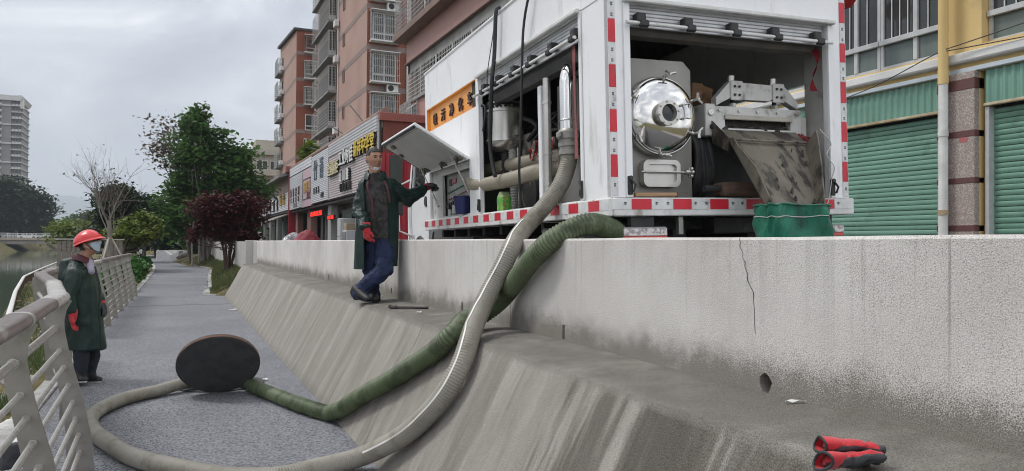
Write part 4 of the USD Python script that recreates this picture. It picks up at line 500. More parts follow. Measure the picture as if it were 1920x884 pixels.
# control cupboard and its lifted flap
cw = B().box(0.10, 0.12, 3.31, 4.56, 0.155, 0.785)
cp = tp('control_panel', cw, mat('panel_grey', (0.30, 0.30, 0.285), (0.25, 0.25, 0.235), rough=0.45, scale=4, dirt=(0.14, 0.13, 0.11), dscale=3))
tp('cupboard_frame', B().prism(plate(rect(3.302, 5.028, 0.152, 0.788), [rect(3.34, 4.54, 0.17, 0.70)]), 0.036, 0.07, 'yz'), lining_pale)
def knob(y, z, r, m, nm, d=0.03): tp(nm, B().cyl((0.10, y, z), (0.10-d, y, z), r, n=10), m, cp)
lg, lr, lk = mat('lamp_green', (0.02, 0.10, 0.05), rough=0.2), mat('lamp_red', (0.30, 0.02, 0.04), rough=0.2), black
for k in range(9):
    y = 4.44-0.085*k; z = 0.47+0.012*k*0.6
    knob(y, z, 0.012, lg, 'green_lamp', 0.016); knob(y-0.02, z-0.085, 0.012, lr, 'red_button', 0.016); 
    if k < 6: knob(y-0.01, z-0.16, 0.024, lk, 'black_switch', 0.045)
tp('meter', B().cbox(0.088, 0.10, 4.30, 4.42, 0.555, 0.645, 0.006), black, cp); tp('red_display', B().cbox(0.085, 0.10, 4.12, 4.28, 0.575, 0.64, 0.006), lr, cp)
tp('switch_box', B().cbox(0.07, 0.10, 4.12, 4.26, 0.19, 0.31, 0.008), lining_pale, cp); tp('socket', B().cbox(0.08, 0.10, 4.36, 4.46, 0.16, 0.27, 0.008), lining_pale, cp); knob(4.36, 0.285, 0.03, lk, 'black_switch', 0.05)
flap_dir = unit(np.array([-0.62, 0.0, 0.37])); FW = 0.735
FMt = basis4(np.array([0, 1.0, 0]), flap_dir, -np.cross([0, 1.0, 0], flap_dir), (-0.015, 3.28, 0.80))
fl = tp('flap', B().cbox(0.0, 1.78, 0.0, FW, -0.012, 0.022, 0.006, FMt), white)
tp('flap_inner_panel', B().cbox(0.04, 1.74, 0.05, FW-0.06, 0.0225, 0.034, 0.006, FMt), mat('flap_inner_grey', (0.46, 0.455, 0.435), (0.40, 0.395, 0.375), rough=0.5, scale=2, dirt=(0.3, 0.29, 0.27), dscale=3), fl)
tp('rubber_seal', B().cbox(0.03, 1.77, FW-0.045, FW-0.005, 0.0225, 0.040, 0.006, FMt), rubber, fl); tp('rubber_seal', B().cbox(1.742, 1.772, 0.04, FW-0.05, 0.0225, 0.036, 0.006, FMt), rubber, fl)
hm = mat('hinge_dark', (0.10, 0.09, 0.075), (0.16, 0.145, 0.12), rough=0.5, metal=0.6)
for u, v in ((0.12, 0.06), (0.75, 0.06), (1.55, 0.06), (1.70, 0.07)):
    b = B().cbox(u-0.09, u+0.09, v-0.02, v+0.05, 0.034, 0.060, 0.008, FMt); b.tube(spline([FMt[:3, :3]@np.array(q)+FMt[:3, 3] for q in ((u-0.07, v+0.06, 0.05), (u, v+0.02, 0.085), (u+0.09, v-0.02, 0.07))], 4), 0.012, 6); tp('hinge', b, hm, fl)
for u, v in ((1.42, 0.62), (1.62, 0.45)): tp('flap_lock', B().cbox(u-0.07, u+0.07, v-0.03, v+0.03, 0.034, 0.062, 0.01, FMt), hm, fl)
for (a, c) in (((-0.16, 4.93, 0.855), (-0.01, 4.60, 0.31)), ((-0.22, 3.42, 0.90), (0.02, 3.325, 0.36))):
    a, c = np.array(a), np.array(c); md = a+(c-a)*0.45
    b = B().cyl(a, md, 0.007, n=8); b.cyl(md, c, 0.013, n=8); b.ell(c, (0.018,)*3, 1); b.ell(a, (0.014,)*3, 1); tp('gas_strut', b, rod_m, smooth=40)
# rear: stainless filter tank with domed door
tk = tp('filter_tank', B().prism([(0.192, 0.143), (0.82, 0.143), (0.826, 1.165), (0.757, 1.232), (0.192, 1.228)], 0.15, 1.30, 'xz'), inox_plate)
DC = np.array([0.497, 0.0, 0.776]); R0 = 0.298
DM = mat4(t=(DC[0], 0.15, DC[2]))
tp('door_ring', B().lathe([(R0+0.012, 0.0), (R0+0.012, 0.05), (R0+0.002, 0.062), (R0-0.02, 0.062), (R0-0.02, 0.0)], 56, DM, 'y'), inox, tk, smooth=30)
dome = [(R0, 0.055), (R0+0.004, 0.075), (R0, 0.088)]+[((R0-0.006)*math.cos(a), 0.088+0.085*math.sin(a)) for a in np.linspace(0.0, math.pi/2-0.24, 14)]
dm = tp('domed_door', B().lathe(dome, 72, DM, 'y'), chrome, tk, smooth=40)
PM = mat4(t=(DC[0]-0.028, 0.15-0.150, DC[2]))
tp('port_ring', B().lathe([(0.075, -0.05), (0.075, 0.06), (0.098, 0.062), (0.098, 0.082), (0.066, 0.084), (0.058, 0.05)], 36, PM, 'y'), inox, dm, smooth=30)
tp('sight_glass', B().lathe([(0.062, 0.052), (0.0, 0.054)], 30, PM, 'y'), mat('dark_glass', (0.012, 0.012, 0.014), rough=0.05, coat=0.5), dm)
for k in range(8):
    a = k*math.pi/4+0.2; p = np.array([DC[0]-0.028+0.086*math.cos(a), 0, DC[2]+0.086*math.sin(a)]); tp('bolt', B().cyl(p+(0, -0.080, 0), p+(0, -0.094, 0), 0.008, n=6), inox, dm)
for a in np.radians((85, 150, 215, 265, 335, 25)):
    c = np.array([math.cos(a), 0, math.sin(a)]); p = DC+c*(R0+0.012); b = B()
    b.tube([p+c*-0.03+np.array([0, 0.06, 0]), p+np.array([0, 0.045, 0]), p+c*0.01+np.array([0, 0.0, 0])], 0.012, 6); b.cyl(p+np.array([0, 0.08, 0]), p+np.array([0, -0.03, 0]), 0.010, n=6)
    tg = np.array([-c[2], 0, c[0]]); b.tube(spline([p+tg*0.045+np.array([0, -0.028, 0])+c*0.012, p+np.array([0, -0.018, 0]), p-tg*0.045+np.array([0, -0.028, 0])+c*0.012], 4), [0.011]*4+[0.008]+[0.011]*4, 6)
    tp('wing_clamp', b, inox, tk, smooth=40)
hb = tube_pts = [DC+np.array([0.155+0.012*s, -0.026+0.0*s, 0.06]) for s in (0,)]
tp('door_handle', B().tube(spline([(0.615, 0.03, 0.86), (0.625, -0.045, 0.85), (0.685, -0.04, 0.855), (0.69, -0.04, 0.755), (0.63, -0.045, 0.75), (0.62, 0.03, 0.75)], 6), 0.007, 8), inox, dm, smooth=40)
def rrect(cx, cz, w, h, r, n=6):
    out = []
    for sx, sz, a0 in ((1, 1, 0), (-1, 1, 90), (-1, -1, 180), (1, -1, 270)):
        for k in range(n+1):
            a = math.radians(a0+90*k/n); out.append((cx+sx*(w/2-r)+r*math.cos(a), cz+sz*(h/2-r)+r*math.sin(a)))
    return out
hp = tp('inspection_hatch', B().prism(rrect(0.50, 0.334, 0.30, 0.175, 0.04), 0.10, 0.150, 'xz'), inox, tk, smooth=30)
fr = Polygon(rrect(0.50, 0.334, 0.335, 0.21, 0.05), [rrect(0.50, 0.334, 0.265, 0.14, 0.03)[::-1]])
tp('hatch_rim', B().prism(fr, 0.078, 0.145, 'xz'), inox, hp, smooth=30)
tp('hatch_bar', B().tube([(0.30, 0.065, 0.342), (0.74, 0.065, 0.342)], 0.008, 8), inox, hp, smooth=40)
kb = B().cyl((0.70, 0.065, 0.342), (0.755, 0.065, 0.342), 0.022, n=8)
for k in range(6): a = k*math.pi/3; kb.ell((0.75+0.0, 0.065+0.032*math.cos(a), 0.342+0.032*math.sin(a)), (0.014, 0.016, 0.016), 1)
tp('star_knob', kb, inox, hp, smooth=40)
# rear: screw press, screening chute
pb = tp('sludge_press', B().box(1.06, 2.0, 0.32, 1.1, 0.143, 0.70), black)
tp('press_frame', B().prism(plate(rect(1.03, 2.02, 0.69, 0.915), [rect(1.22, 1.905, 0.735, 0.845)]), 0.235, 0.285, 'xz'), press_grey, pb)
tp('side_cheek', B().cbox(1.00, 1.10, 0.20, 0.55, 0.66, 0.925, 0.008), press_grey, pb); tp('side_cheek', B().cbox(2.03, 2.10, 0.25, 0.6, 0.60, 0.86, 0.008), press_grey, pb)
tp('press_slot', B().box(1.21, 1.91, 0.30, 0.33, 0.72, 0.86), sludge, pb); tp('slot_lip', B().cbox(1.21, 1.915, 0.215, 0.233, 0.805, 0.845, 0.005), mat('lip_pale', (0.46, 0.43, 0.37), (0.36, 0.33, 0.28), rough=0.5), pb)
cakes = B(); rg = np.random.default_rng(5)
for k in range(46): cakes.ell((1.22+0.68*rg.random(), 0.24+0.05*rg.random(), 0.705+0.055*rg.random()), np.array([0.030, 0.022, 0.016])*(0.6+0.8*rg.random()), 1)
tp('sludge_cake', cakes, sludge, pb, kind='stuff')
gm_ = mat4(t=(1.052, 0.2, 0.855)); tp('pressure_gauge', B().lathe([(0.0, 0.012), (0.026, 0.012), (0.030, 0.008), (0.030, 0.0)], 20, gm_, 'y'), inox, pb); tp('gauge_port', B().cyl((1.06, 0.20, 0.735), (1.06, 0.17, 0.735), 0.022, n=10), black, pb)
for x in (1.16, 1.36, 1.55, 1.76, 1.96): tp('bolt', B().cyl((x, 0.235, 0.882), (x, 0.22, 0.882), 0.011, n=6), inox, pb)
beam = [(1.155, 0.925), (1.155, 0.99), (1.30, 1.135), (1.42, 1.135), (1.42, 1.128), (1.74, 1.122), (1.74, 1.13), (1.86, 1.13), (2.01, 0.99), (2.01, 0.925), (1.86, 1.0), (1.72, 1.0), (1.72, 0.985), (1.42, 0.985), (1.42, 0.99), (1.31, 1.0)]
bm = tp('press_beam', B().prism(beam, 0.26, 0.33, 'xz'), press_grey, pb)
for x in (1.36, 1.80):
    tp('beam_plate', B().cbox(x-0.062, x+0.062, 0.248, 0.259, 0.975, 1.14, 0.005), press_grey, bm)
    tp('cylinder_head', B().cyl((x-0.025, 0.30, 1.13), (x-0.025, 0.30, 1.185), 0.034, n=16), inox, bm, smooth=30); tp('press_rod', B().cyl((x-0.01, 0.30, 0.99), (x-0.01, 0.30, 0.90), 0.018, n=10), black, bm, smooth=30)
    tp('rod_nut', B().cyl((x-0.01, 0.30, 0.925), (x-0.01, 0.30, 0.955), 0.032, n=6), press_grey, bm)
    for dx in (-0.025, 0.022):
        for dz in (-0.035, 0.035): tp('beam_bolt', B().cyl((x+dx, 0.249, 1.055+dz), (x+dx, 0.236, 1.055+dz), 0.0105, n=6), black, bm)
# chute: a tray with two cheeks, folding down outside the body and narrowing
ck = tp('screenings_chute', B().add([(1.12, 0.20, 0.715), (1.93, 0.20, 0.715), (1.83, -0.04, 0.575), (1.06, -0.04, 0.575)], [(0, 1, 2, 3)]), mud_steel)
P0, P1, P2, P3 = np.array([1.055, -0.045, 0.578]), np.array([1.80, -0.045, 0.572]), np.array([1.475, -0.52, -0.02]), np.array([1.03, -0.52, -0.01])
nu = 24; V = np.zeros((nu, 10, 3))
for i, t in enumerate(np.linspace(0, 1, nu)):
    bow = 0.0*math.sin(math.pi*min(t*1.1, 1))*np.array([0.0, -0.45, 0.5])*0.5
    a, c = P0+(P3-P0)*t+bow, P1+(P2-P1)*t+bow
    for j, s in enumerate(np.linspace(0, 1, 10)): V[i, j] = a+(c-a)*s+np.array([0, -0.02, 0.016])*math.sin(math.pi*s)*t
tp('chute_tray', B().grid(V), mud_steel, ck, smooth=True)
low = np.array([0, 0.012, -0.012]); tp('tray_underside', B().grid(V+low, flip=True), mud_steel, ck, smooth=True)
def cheek(edge, h0, h1):
    n = len(edge); up = np.array([0.0, -0.62, 0.55]); up /= np.linalg.norm(up)
    hs = np.interp(np.linspace(0, 1, n), [0, 0.12, 0.5, 1], [h0, h0, h1, h1*0.55])
    top = edge+up*hs[:, None]; b = B()
    for off in (0.0, 0.012): b.grid(np.stack([edge+np.array([off, 0, 0]), top+np.array([off, 0, 0])], 0))
    b.grid(np.stack([top, top+np.array([0.012, 0, 0])], 0)); return b
tp('chute_cheek', cheek(V[:, 0]-np.array([0.012, 0, 0]), 0.05, 0.10), mud_steel, ck)
e2 = V[:, -1]; tp('chute_cheek', cheek(e2, 0.16, 0.13), mud_steel, ck)
tp('chute_cheek', B().add([(1.06, 0.22, 0.80), (1.06, 0.20, 0.60), (1.02, -0.05, 0.50), (1.03, -0.05, 0.60)], [(0, 1, 2, 3)]).add([(1.07, 0.22, 0.80), (1.07, 0.20, 0.60), (1.03, -0.05, 0.50), (1.04, -0.05, 0.60)], [(3, 2, 1, 0)]), mud_steel, ck)
tp('chute_lip', B().tube(spline([P0+(-0.01, -0.006, 0.02), (1.43, -0.07, 0.59), P1+(0, -0.006, 0.02)], 8), 0.011, 6), mud_steel, ck, smooth=40)
lump = B(); rg = np.random.default_rng(8)
for k in range(16):
    t, s = rg.beta(1.5, 1.4), rg.beta(3.0, 1.6) if k < 150 else rg.random(); i = int(t*(nu-1)); p = V[i, int(s*9)]+np.array([rg.normal(0, 0.012), -0.004, rg.normal(0, 0.01)+0.002])
    q = trimesh.creation.icosphere(1, 1.0).vertices*np.array([0.010, 0.005, 0.024])*(0.5+1.1*rg.random()); q = q*(1+0.3*rg.normal(size=(len(q), 1))); lump.add(q+p, trimesh.creation.icosphere(1, 1.0).faces)
tp('dried_sludge', lump, sludge, ck, kind='stuff')
# net bag tied under the chute
net_m = mat('green_net', (0.010, 0.24, 0.14), (0.008, 0.15, 0.085), rough=0.6, scale=7, detail=6, dirt=(0.01, 0.045, 0.03), dscale=4, dlo=0.52, dhi=0.72, bump=0.004, bscale=60, trans=0.25, sheen=0.3)
bag = thing('net_bag', 'green net bag tied around the lower end of the muddy chute', 'net bag', M=TM)
nb = 40; rows = []
for z, k in ((0.055, 1.0), (0.015, 1.03), (-0.03, 1.02), (-0.08, 1.04), (-0.14, 1.05), (-0.22, 1.06), (-0.32, 1.05), (-0.42, 0.98), (-0.50, 0.8), (-0.53, 0.3)):
    a = np.arange(nb)*2*math.pi/nb
    sq = lambda c: np.sign(c)*np.abs(c)**0.55
    w = 0.020*np.sin(5*a+z*14+1)+0.013*np.sin(11*a-z*23)+0.006*np.sin(19*a+z*40)
    rows.append(np.stack([1.245+(0.285*k+w)*sq(np.cos(a))+0.02*(-z), -0.50+(0.10*k+w)*sq(np.sin(a)), np.full(nb, z)+0.018*np.cos(a)*(z > 0)+0.006*np.sin(9*a)*(z > -0.1)-0.04*(sq(np.cos(a)))*(z > 0)*0.5], -1))
Vb = np.array(rows); Vb = np.concatenate([Vb, Vb[:, :1]], 1); obj('sack', B().grid(Vb, flip=True), net_m, bag, smooth=True)
obj('tie_string', B().tube(np.vstack([rows[2]*1.0+np.array([0, -0.004, 0.008*0])]), 0.0035, 5), mat('string_white', (0.6, 0.6, 0.55)), bag)
obj('hem', B().tube(np.vstack([rows[0], rows[0][:1]]), 0.008, 6), net_m, bag, smooth=True)
# things kept inside the rear bay
coil = thing('coiled_hose', 'black rubber hose coiled beside the stainless tank in the truck', 'hose', M=TM)
pts = []
for k in np.linspace(0, 6.6*2*math.pi, 260):
    r = 0.27+0.012*math.sin(k*0.7); pts.append((0.93+0.045*(k/(2*math.pi))*0.55+0.012*math.sin(3.1*k), 0.42+r*0.62*math.cos(k), 0.435+r*math.sin(k)+0.01*math.sin(k*1.3)))
obj('hose_wall', B().tube(pts, 0.026, 8), rubber, coil, smooth=True); obj('nozzle', B().cyl((0.84, 0.02, 0.215), (1.05, 0.03, 0.222), 0.026, 0.020, 10), black, coil, smooth=30); obj('nozzle_ring', B().cyl((1.03, 0.03, 0.221), (1.05, 0.03, 0.222), 0.028, n=10), rod_m, coil)
wood_b = mat('old_wood_block', (0.30, 0.165, 0.085), (0.20, 0.115, 0.065), rough=0.85, scale=4, detail=7, stretch=(1, 1, 6), bump=0.004, bscale=40)
blocks = [((1.22, 0.62, 1.00), (0.07, 0.12, 0.05), 0.4, 0.7, 'reddish wooden block leaning highest in the pile behind the press'), ((1.30, 0.70, 1.10), (0.065, 0.11, 0.055), 0.1, 0.2, 'wooden block on top of the pile beside the dome'), ((1.17, 0.60, 1.09), (0.05, 0.11, 0.07), -0.3, 0.1, 'grey wooden block upright next to the tank edge'), ((1.25, 0.66, 0.87), (0.09, 0.12, 0.06), 0.2, -0.5, 'wooden block at the foot of the pile above the coiled hose')]
for c, h, a, e, lab in blocks:
    R = rotz(a)@np.array([[math.cos(e), 0, math.sin(e)], [0, 1, 0], [-math.sin(e), 0, math.cos(e)]])
    t = obj('wood_block', B().cbox(-h[0], h[0], -h[1], h[1], -h[2], h[2], 0.008, TM@mat4(R, c)), wood_b); tag(t, lab, 'wood block', 'wood blocks stacked in the truck')
tag(obj('block_rack', B().box(1.05, 1.50, 0.5, 0.9, 0.78, 0.805, TM), lining), 'dark shelf under the wood blocks inside the truck', 'shelf')
bb = trimesh.creation.icosphere(3, 1.0); v = np.sign(bb.vertices)*np.abs(bb.vertices)**0.45*np.array([0.19, 0.10, 0.062]); v *= (1+0.10*(fbm(v*9, 3, 4)-0.5))[:, None]; v[:, 2] += 0.03*(-v[:, 0])
tag(obj('timber_chock', (v@TM[:3, :3].T+TW(1.185, 0.06, 0.205), bb.faces), mat('rotten_wood', (0.13, 0.075, 0.05), (0.07, 0.045, 0.033), rough=0.9, scale=6, detail=7, stretch=(1, 6, 6), bump=0.012, bscale=18, bdetail=5), smooth=40), 'brown weathered timber chock on the sill under the chute', 'timber')
stick = thing('wooden_handle', 'pale wooden tool handle lying on the rear sill below the hatch', 'tool handle', M=TM)
obj('handle', B().tube([(0.235, 0.055, 0.165), (0.46, 0.06, 0.167), (0.60, 0.05, 0.167)], 0.017, 8), mat('handle_wood', (0.42, 0.27, 0.15), (0.33, 0.2, 0.11), rough=0.6, stretch=(1, 8, 8)), stick, smooth=40); obj('metal_end', B().cbox(0.60, 0.70, 0.03, 0.08, 0.145, 0.185, 0.006), mat('dark_iron', (0.14, 0.125, 0.11), rough=0.6, metal=0.5), stick)
def rag(name, label, c, r, m, seed):
    t = trimesh.creation.icosphere(4, 1.0); v = t.vertices*np.array(r); n = fbm(t.vertices*2.2+seed, 4, seed)-0.5; v = v*(1+0.9*n)[:, None]
    return tag(obj(name, (v@TM[:3, :3].T+TW(*c), t.faces), m, smooth=True), label, 'rag')
cloth_red = mat('dark_red_cloth', (0.24, 0.022, 0.022), (0.15, 0.015, 0.016), rough=0.9, scale=9, bump=0.004, bscale=30, sheen=0.3)
rag('rag_pile', 'dark red cloth heaped on the right behind the chute cheek', (2.03, 0.35, 0.63), (0.16, 0.16, 0.10), cloth_red, 3)
rag('rag_pile', 'brown grey sacking bundled under the dark red cloth at the right', (2.01, 0.32, 0.42), (0.13, 0.14, 0.17), mat('brown_sack', (0.11, 0.085, 0.075), (0.065, 0.05, 0.045), rough=0.9, scale=8, bump=0.006, bscale=30), 5)
rb = []
for k, t in enumerate(np.linspace(0, 1, 14)): rb.append([(2.06+0.025*math.sin(5*t+j)+0.03*(j-0.5), 0.10+0.02*math.cos(7*t+2*j), 1.42-0.36*t) for j in (0, 1)])
tag(obj('red_ribbon', B().grid(np.array(rb), TM), mat('ribbon_red', (0.32, 0.012, 0.02), (0.24, 0.01, 0.015), rough=0.7, trans=0.3)), 'red ribbon hanging inside the rear opening at the right jamb', 'ribbon')
tag(obj('white_wire', B().tube(spline([(2.00, 0.0, 0.72), (2.10, -0.02, 0.60), (2.03, -0.04, 0.50), (2.12, -0.03, 0.40), (2.10, -0.02, 0.30), (2.04, -0.05, 0.15), (1.98, -0.08, 0.07)], 8), 0.004, 5, M=TM), LOOKS['string_white']), 'thin white cord hanging beside the right end of the chute', 'cord')
# side bay: silver dust separator, pump and pipework
TX, TY = 0.29, 2.89
sep = tp('separator_tank', B().lathe([(0.0, 0.82), (0.07, 0.825), (0.12, 0.84), (0.175, 0.875), (0.205, 0.92), (0.208, 0.95), (0.208, 1.36), (0.196, 1.385), (0.12, 1.41), (0, 1.415)], 40, mat4(t=(TX, TY, 0))), inox, smooth=35)
for z in (0.945, 1.27, 1.335): tp('tank_band', B().lathe([(0.208, z-0.014), (0.221, z-0.012), (0.221, z+0.012), (0.208, z+0.014)], 40, mat4(t=(TX, TY, 0))), inox if z < 1.3 else black, sep, smooth=30)
b = B()
for k in range(14): a = k*2*math.pi/14; b.tube(spline([(TX+0.222*math.cos(a+d), TY+0.222*math.sin(a+d), 1.30+zz) for d, zz in ((-0.15, 0), (0, 0.02), (0.15, 0))], 3), 0.013, 6)
tp('clamp_chain', b, black, sep)
tp('tank_outlet', B().cyl((TX, TY, 0.84), (TX, TY, 0.55), 0.05, n=14), black, sep, smooth=30)
tp('support_leg', B().cbox(0.36, 0.40, 2.70, 2.75, 0.142, 0.86, 0.005), inox); tp('support_leg', B().cbox(0.52, 0.56, 3.12, 3.17, 0.142, 0.9, 0.005), inox)
tp('back_plate', B().box(0.45, 0.47, 2.55, 2.92, 0.142, 1.0), mat('blotched_plate', (0.30, 0.29, 0.26), (0.22, 0.21, 0.19), rough=0.6, scale=4, dirt=(0.06, 0.05, 0.04), dscale=11, dlo=0.55, dhi=0.66)); tp('corrugated_tube', B().tube(*hose([(0.33, 2.75, 0.15), (0.33, 2.76, 0.5), (0.33, 2.78, 0.85)], 0.045, 0.03, 0.012), 12), mat('pale_tube', (0.45, 0.45, 0.42), (0.36, 0.36, 0.33), rough=0.6), smooth=True)
wc = tp('white_column', B().cbox(0.06, 0.10, 1.385, 1.455, 0.143, 1.255, 0.008), white); tp('column_flange', B().cbox(0.10, 0.16, 1.39, 1.41, 0.143, 1.25, 0.004), white)
tp('steel_pipe', B().tube([(0.085, 1.30, 0.16), (0.085, 1.295, 1.30)], 0.036, 14), inox, smooth=40)
for z in (0.34, 0.62, 1.08): tp('pipe_collar', B().cyl((0.085, 1.30, z-0.014), (0.085, 1.30, z+0.014), 0.044, n=14), inox, smooth=30)
el = spline([(0.095, 0.88, 0.60), (0.095, 0.88, 0.80), (0.095, 0.88, 1.05), (0.10, 0.885, 1.20), (0.13, 0.90, 1.28), (0.21, 0.93, 1.32), (0.34, 0.97, 1.33), (0.5, 1.0, 1.33)], 8)
tp('outlet_pipe', B().tube(el, 0.074, 24), chrome, smooth=True)
cl = tp('hose_clamp', B().lathe([(0.074, 0.555), (0.088, 0.56), (0.088, 0.60), (0.080, 0.603), (0.080, 0.625), (0.092, 0.63), (0.092, 0.66), (0.080, 0.665), (0.080, 0.69), (0.097, 0.695), (0.097, 0.755), (0.086, 0.765), (0.076, 0.78)], 28, mat4(t=(0.095, 0.88, 0))), mat('worn_clamp', (0.36, 0.345, 0.32), (0.25, 0.24, 0.22), rough=0.45, metal=0.4, scale=10), smooth=30)
tp('clamp_lever', B().cbox(-0.02, 0.005, 0.82, 0.90, 0.70, 0.75, 0.008), LOOKS['worn_clamp'], cl); tp('pipe_seam', B().lathe([(0.074, 0.845), (0.0765, 0.85), (0.0765, 0.856), (0.074, 0.861)], 28, mat4(t=(0.095, 0.88, 0))), inox)
tp('grey_cabinet', B().cbox(0.30, 0.85, 0.58, 1.24, 0.26, 1.18, 0.012), mat('cabinet_grey', (0.27, 0.28, 0.275), (0.22, 0.225, 0.22), rough=0.5, scale=3)); tp('drain_tap', B().cyl((0.13, 0.70, 0.25), (0.13, 0.70, 0.14), 0.028, 0.034, 10), inox, smooth=30)
qi, Ri = hose([(0.50, 1.7, 0.66), (0.42, 2.2, 0.67), (0.36, 2.6, 0.675), (0.27, 3.0, 0.665), (0.17, 3.28, 0.635), (0.075, 3.40, 0.57), (0.045, 3.28, 0.495), (0.05, 3.0, 0.465), (0.08, 2.5, 0.46), (0.11, 2.05, 0.47), (0.13, 1.6, 0.48), (0.25, 1.35, 0.49), (0.5, 1.2, 0.5)], 0.076, 0.022, 0.005)
tp('inner_hose', B().tube(qi, Ri, 18), mat('beige_hose', (0.30, 0.265, 0.205), (0.24, 0.21, 0.155), rough=0.5, scale=3, dirt=(0.16, 0.14, 0.10), dscale=4), smooth=True)
k = np.argmin(np.linalg.norm(qi-np.array([0.31, 2.85, 0.67]), axis=1)); tp('hose_band', B().tube(qi[k-4:k+4], 0.088, 16), black, smooth=30)
pm = tp('vacuum_pump', B().tube([(0.75, 1.5, 0.36), (0.75, 2.6, 0.36)], 0.19, 20), black, smooth=40)
tp('fan_housing', B().lathe([(0.0, 0.02), (0.13, 0.02), (0.20, 0.0), (0.21, -0.05)], 28, mat4(np.array([[0, 0, -1.0], [1, 0, 0], [0, 1.0, 0]]), (0.40, 2.5, 0.33))), black, pm, smooth=30)
b = B(); rg = np.random.default_rng(12)
for k in range(16):
    y = 1.45+1.3*rg.random(); z = 0.2+0.75*rg.random(); p = [(0.4+0.2*rg.random(), y+0.25*rg.normal()*s, z+0.12*rg.normal()*s+0.1*s) for s in range(3)]; b.tube(spline(p, 5), 0.012+0.02*rg.random(), 7)
tp('pipework', b, black, pm, smooth=True); b = B()
for k in range(10): y = 1.5+1.2*rg.random(); z = 0.25+0.6*rg.random(); tp('fitting', B().cyl((0.38, y, z), (0.52, y, z), 0.03+0.03*rg.random(), n=10), mat('fitting_grey', (0.25, 0.245, 0.23), (0.17, 0.165, 0.15), rough=0.4, metal=0.6), pm, smooth=30)

b = B()
for k in range(4):
    y, z = 2.28-0.16*k, 0.78+0.02*k; a = -0.5+0.5*k
    tp('valve_lever', B().tube([(0.33, y, z), (0.28, y-0.12*math.cos(a), z+0.12*math.sin(a)+0.03)], [0.016, 0.012], 8), red_valve, pm); tp('valve_wheel', B().lathe([(0.05, -0.01), (0.06, 0.0), (0.05, 0.01)], 14, mat4(np.array([[0, 0, 1.0], [0, 1, 0], [-1, 0, 0]]), (0.33, y-0.05, z-0.06))), red_valve, pm)
tp('red_strap', B().grid(np.array([[(0.05, 0.63+0.03*j+0.015*math.sin(4*t+j), 1.52-1.02*t) for j in (0, 1, 2)] for t in np.linspace(0, 1, 12)])), cloth_red)
lp = []
for t in np.linspace(0, 2*math.pi, 20): lp.append((0.03+0.01*math.sin(2*t), 2.885+0.075*math.sin(t), 1.20-0.14*math.cos(t)))
tag(obj('rubber_loop', B().tube(lp, 0.013, 7, M=TM), rubber, smooth=True), 'loop of black rubber hung at the front jamb of the side opening', 'rubber loop')
# underbody
tp('chassis_rail', B().box(0.72, 0.84, 0.28, 6.4, -0.36, -0.10), black); tp('chassis_rail', B().box(1.46, 1.58, 0.28, 6.4, -0.36, -0.10), black)
for y in np.arange(0.35, 5.2, 0.55): tp('cross_member', B().box(0.1, W_-0.1, y, y+0.07, -0.098, -0.005), black)
tp('bumper_beam', B().cbox(0.25, 2.15, 0.05, 0.12, -0.50, -0.36, 0.01), black); tp('under_box', B().cbox(0.32, 0.62, 0.25, 0.6, -0.04, -0.004, 0.004), black); tp('under_box', B().cbox(1.05, 1.62, 0.18, 0.5, -0.14, -0.005, 0.008), black); tp('bracket', B().box(0.60, 0.64, 0.02, 0.06, -0.14, -0.004), inox)
tp('tool_box', B().cbox(0.03, 0.40, 0.55, 1.35, -0.42, -0.06, 0.015), mat('toolbox_grey', (0.16, 0.16, 0.155), (0.11, 0.11, 0.105), rough=0.6, metal=0.3)); tp('mud_flap', B().box(0.12, 0.62, 1.55, 1.57, -0.85, -0.15), rubber)
for x0, w in ((0.065, 0.40), (1.84, 0.37)):
    tl_ = tp('tail_light', B().cbox(x0, x0+w, -0.035, 0.04, -0.178, -0.082, 0.012), mat('lamp_housing', (0.30, 0.29, 0.29), (0.22, 0.21, 0.21), rough=0.3))
    tp('clear_lens', B().cbox(x0+0.012, x0+w-0.012, -0.043, -0.036, -0.148, -0.092, 0.004), mat('lens_clear', (0.55, 0.53, 0.52), (0.26, 0.22, 0.22), rough=0.12, scale=38, coat=0.6, lo=0.45, hi=0.55), tl_); tp('red_lens', B().cbox(x0+0.012, x0+w-0.012, -0.043, -0.036, -0.177, -0.150, 0.004), mat('lens_red', (0.50, 0.02, 0.015), (0.4, 0.02, 0.015), rough=0.15, coat=0.6), tl_)
    tp('lamp_bracket', B().box(x0+0.1, x0+w-0.1, 0.0, 0.05, -0.082, -0.002), black, tl_)
def wheel(x, y, w=0.26, r=0.46, z=-0.78):
    t = tp('wheel', B().lathe([(r*0.56, -w/2), (r*0.9, -w/2), (r, -w/2+0.05), (r, w/2-0.05), (r*0.9, w/2), (r*0.56, w/2)], 36, mat4(t=(x, y, z)), 'x'), tyre_m, smooth=30)
    tp('rim', B().lathe([(0.0, -w/2+0.06), (r*0.2, -w/2+0.02), (r*0.25, -w/2+0.07), (r*0.5, -w/2+0.09), (r*0.57, -w/2+0.0)], 28, mat4(t=(x, y, z)), 'x'), mat('rim_grey', (0.35, 0.35, 0.35), (0.25, 0.25, 0.24), rough=0.5), t, smooth=30)
RZ = -(1.696-0.752)/TR_S+0.46
for y in (2.05,):
    for x in (0.22, 0.50, 1.80, 2.08): wheel(x, y, z=RZ)
for x in (0.22, 2.06): wheel(x, 5.85, r=0.44, z=RZ-0.02)
for y in (2.05, 5.85): tp('axle', B().cyl((0.2, y, RZ), (2.1, y, RZ), 0.08, n=12), black)
tp('fuel_tank', B().cbox(0.06, 0.55, 3.0, 4.3, -0.62, -0.16, 0.06), black); tp('prop_leg', B().tube([(0.02, 5.0, -0.02), (0.0, 5.06, -0.30)], 0.022, 8), inox)
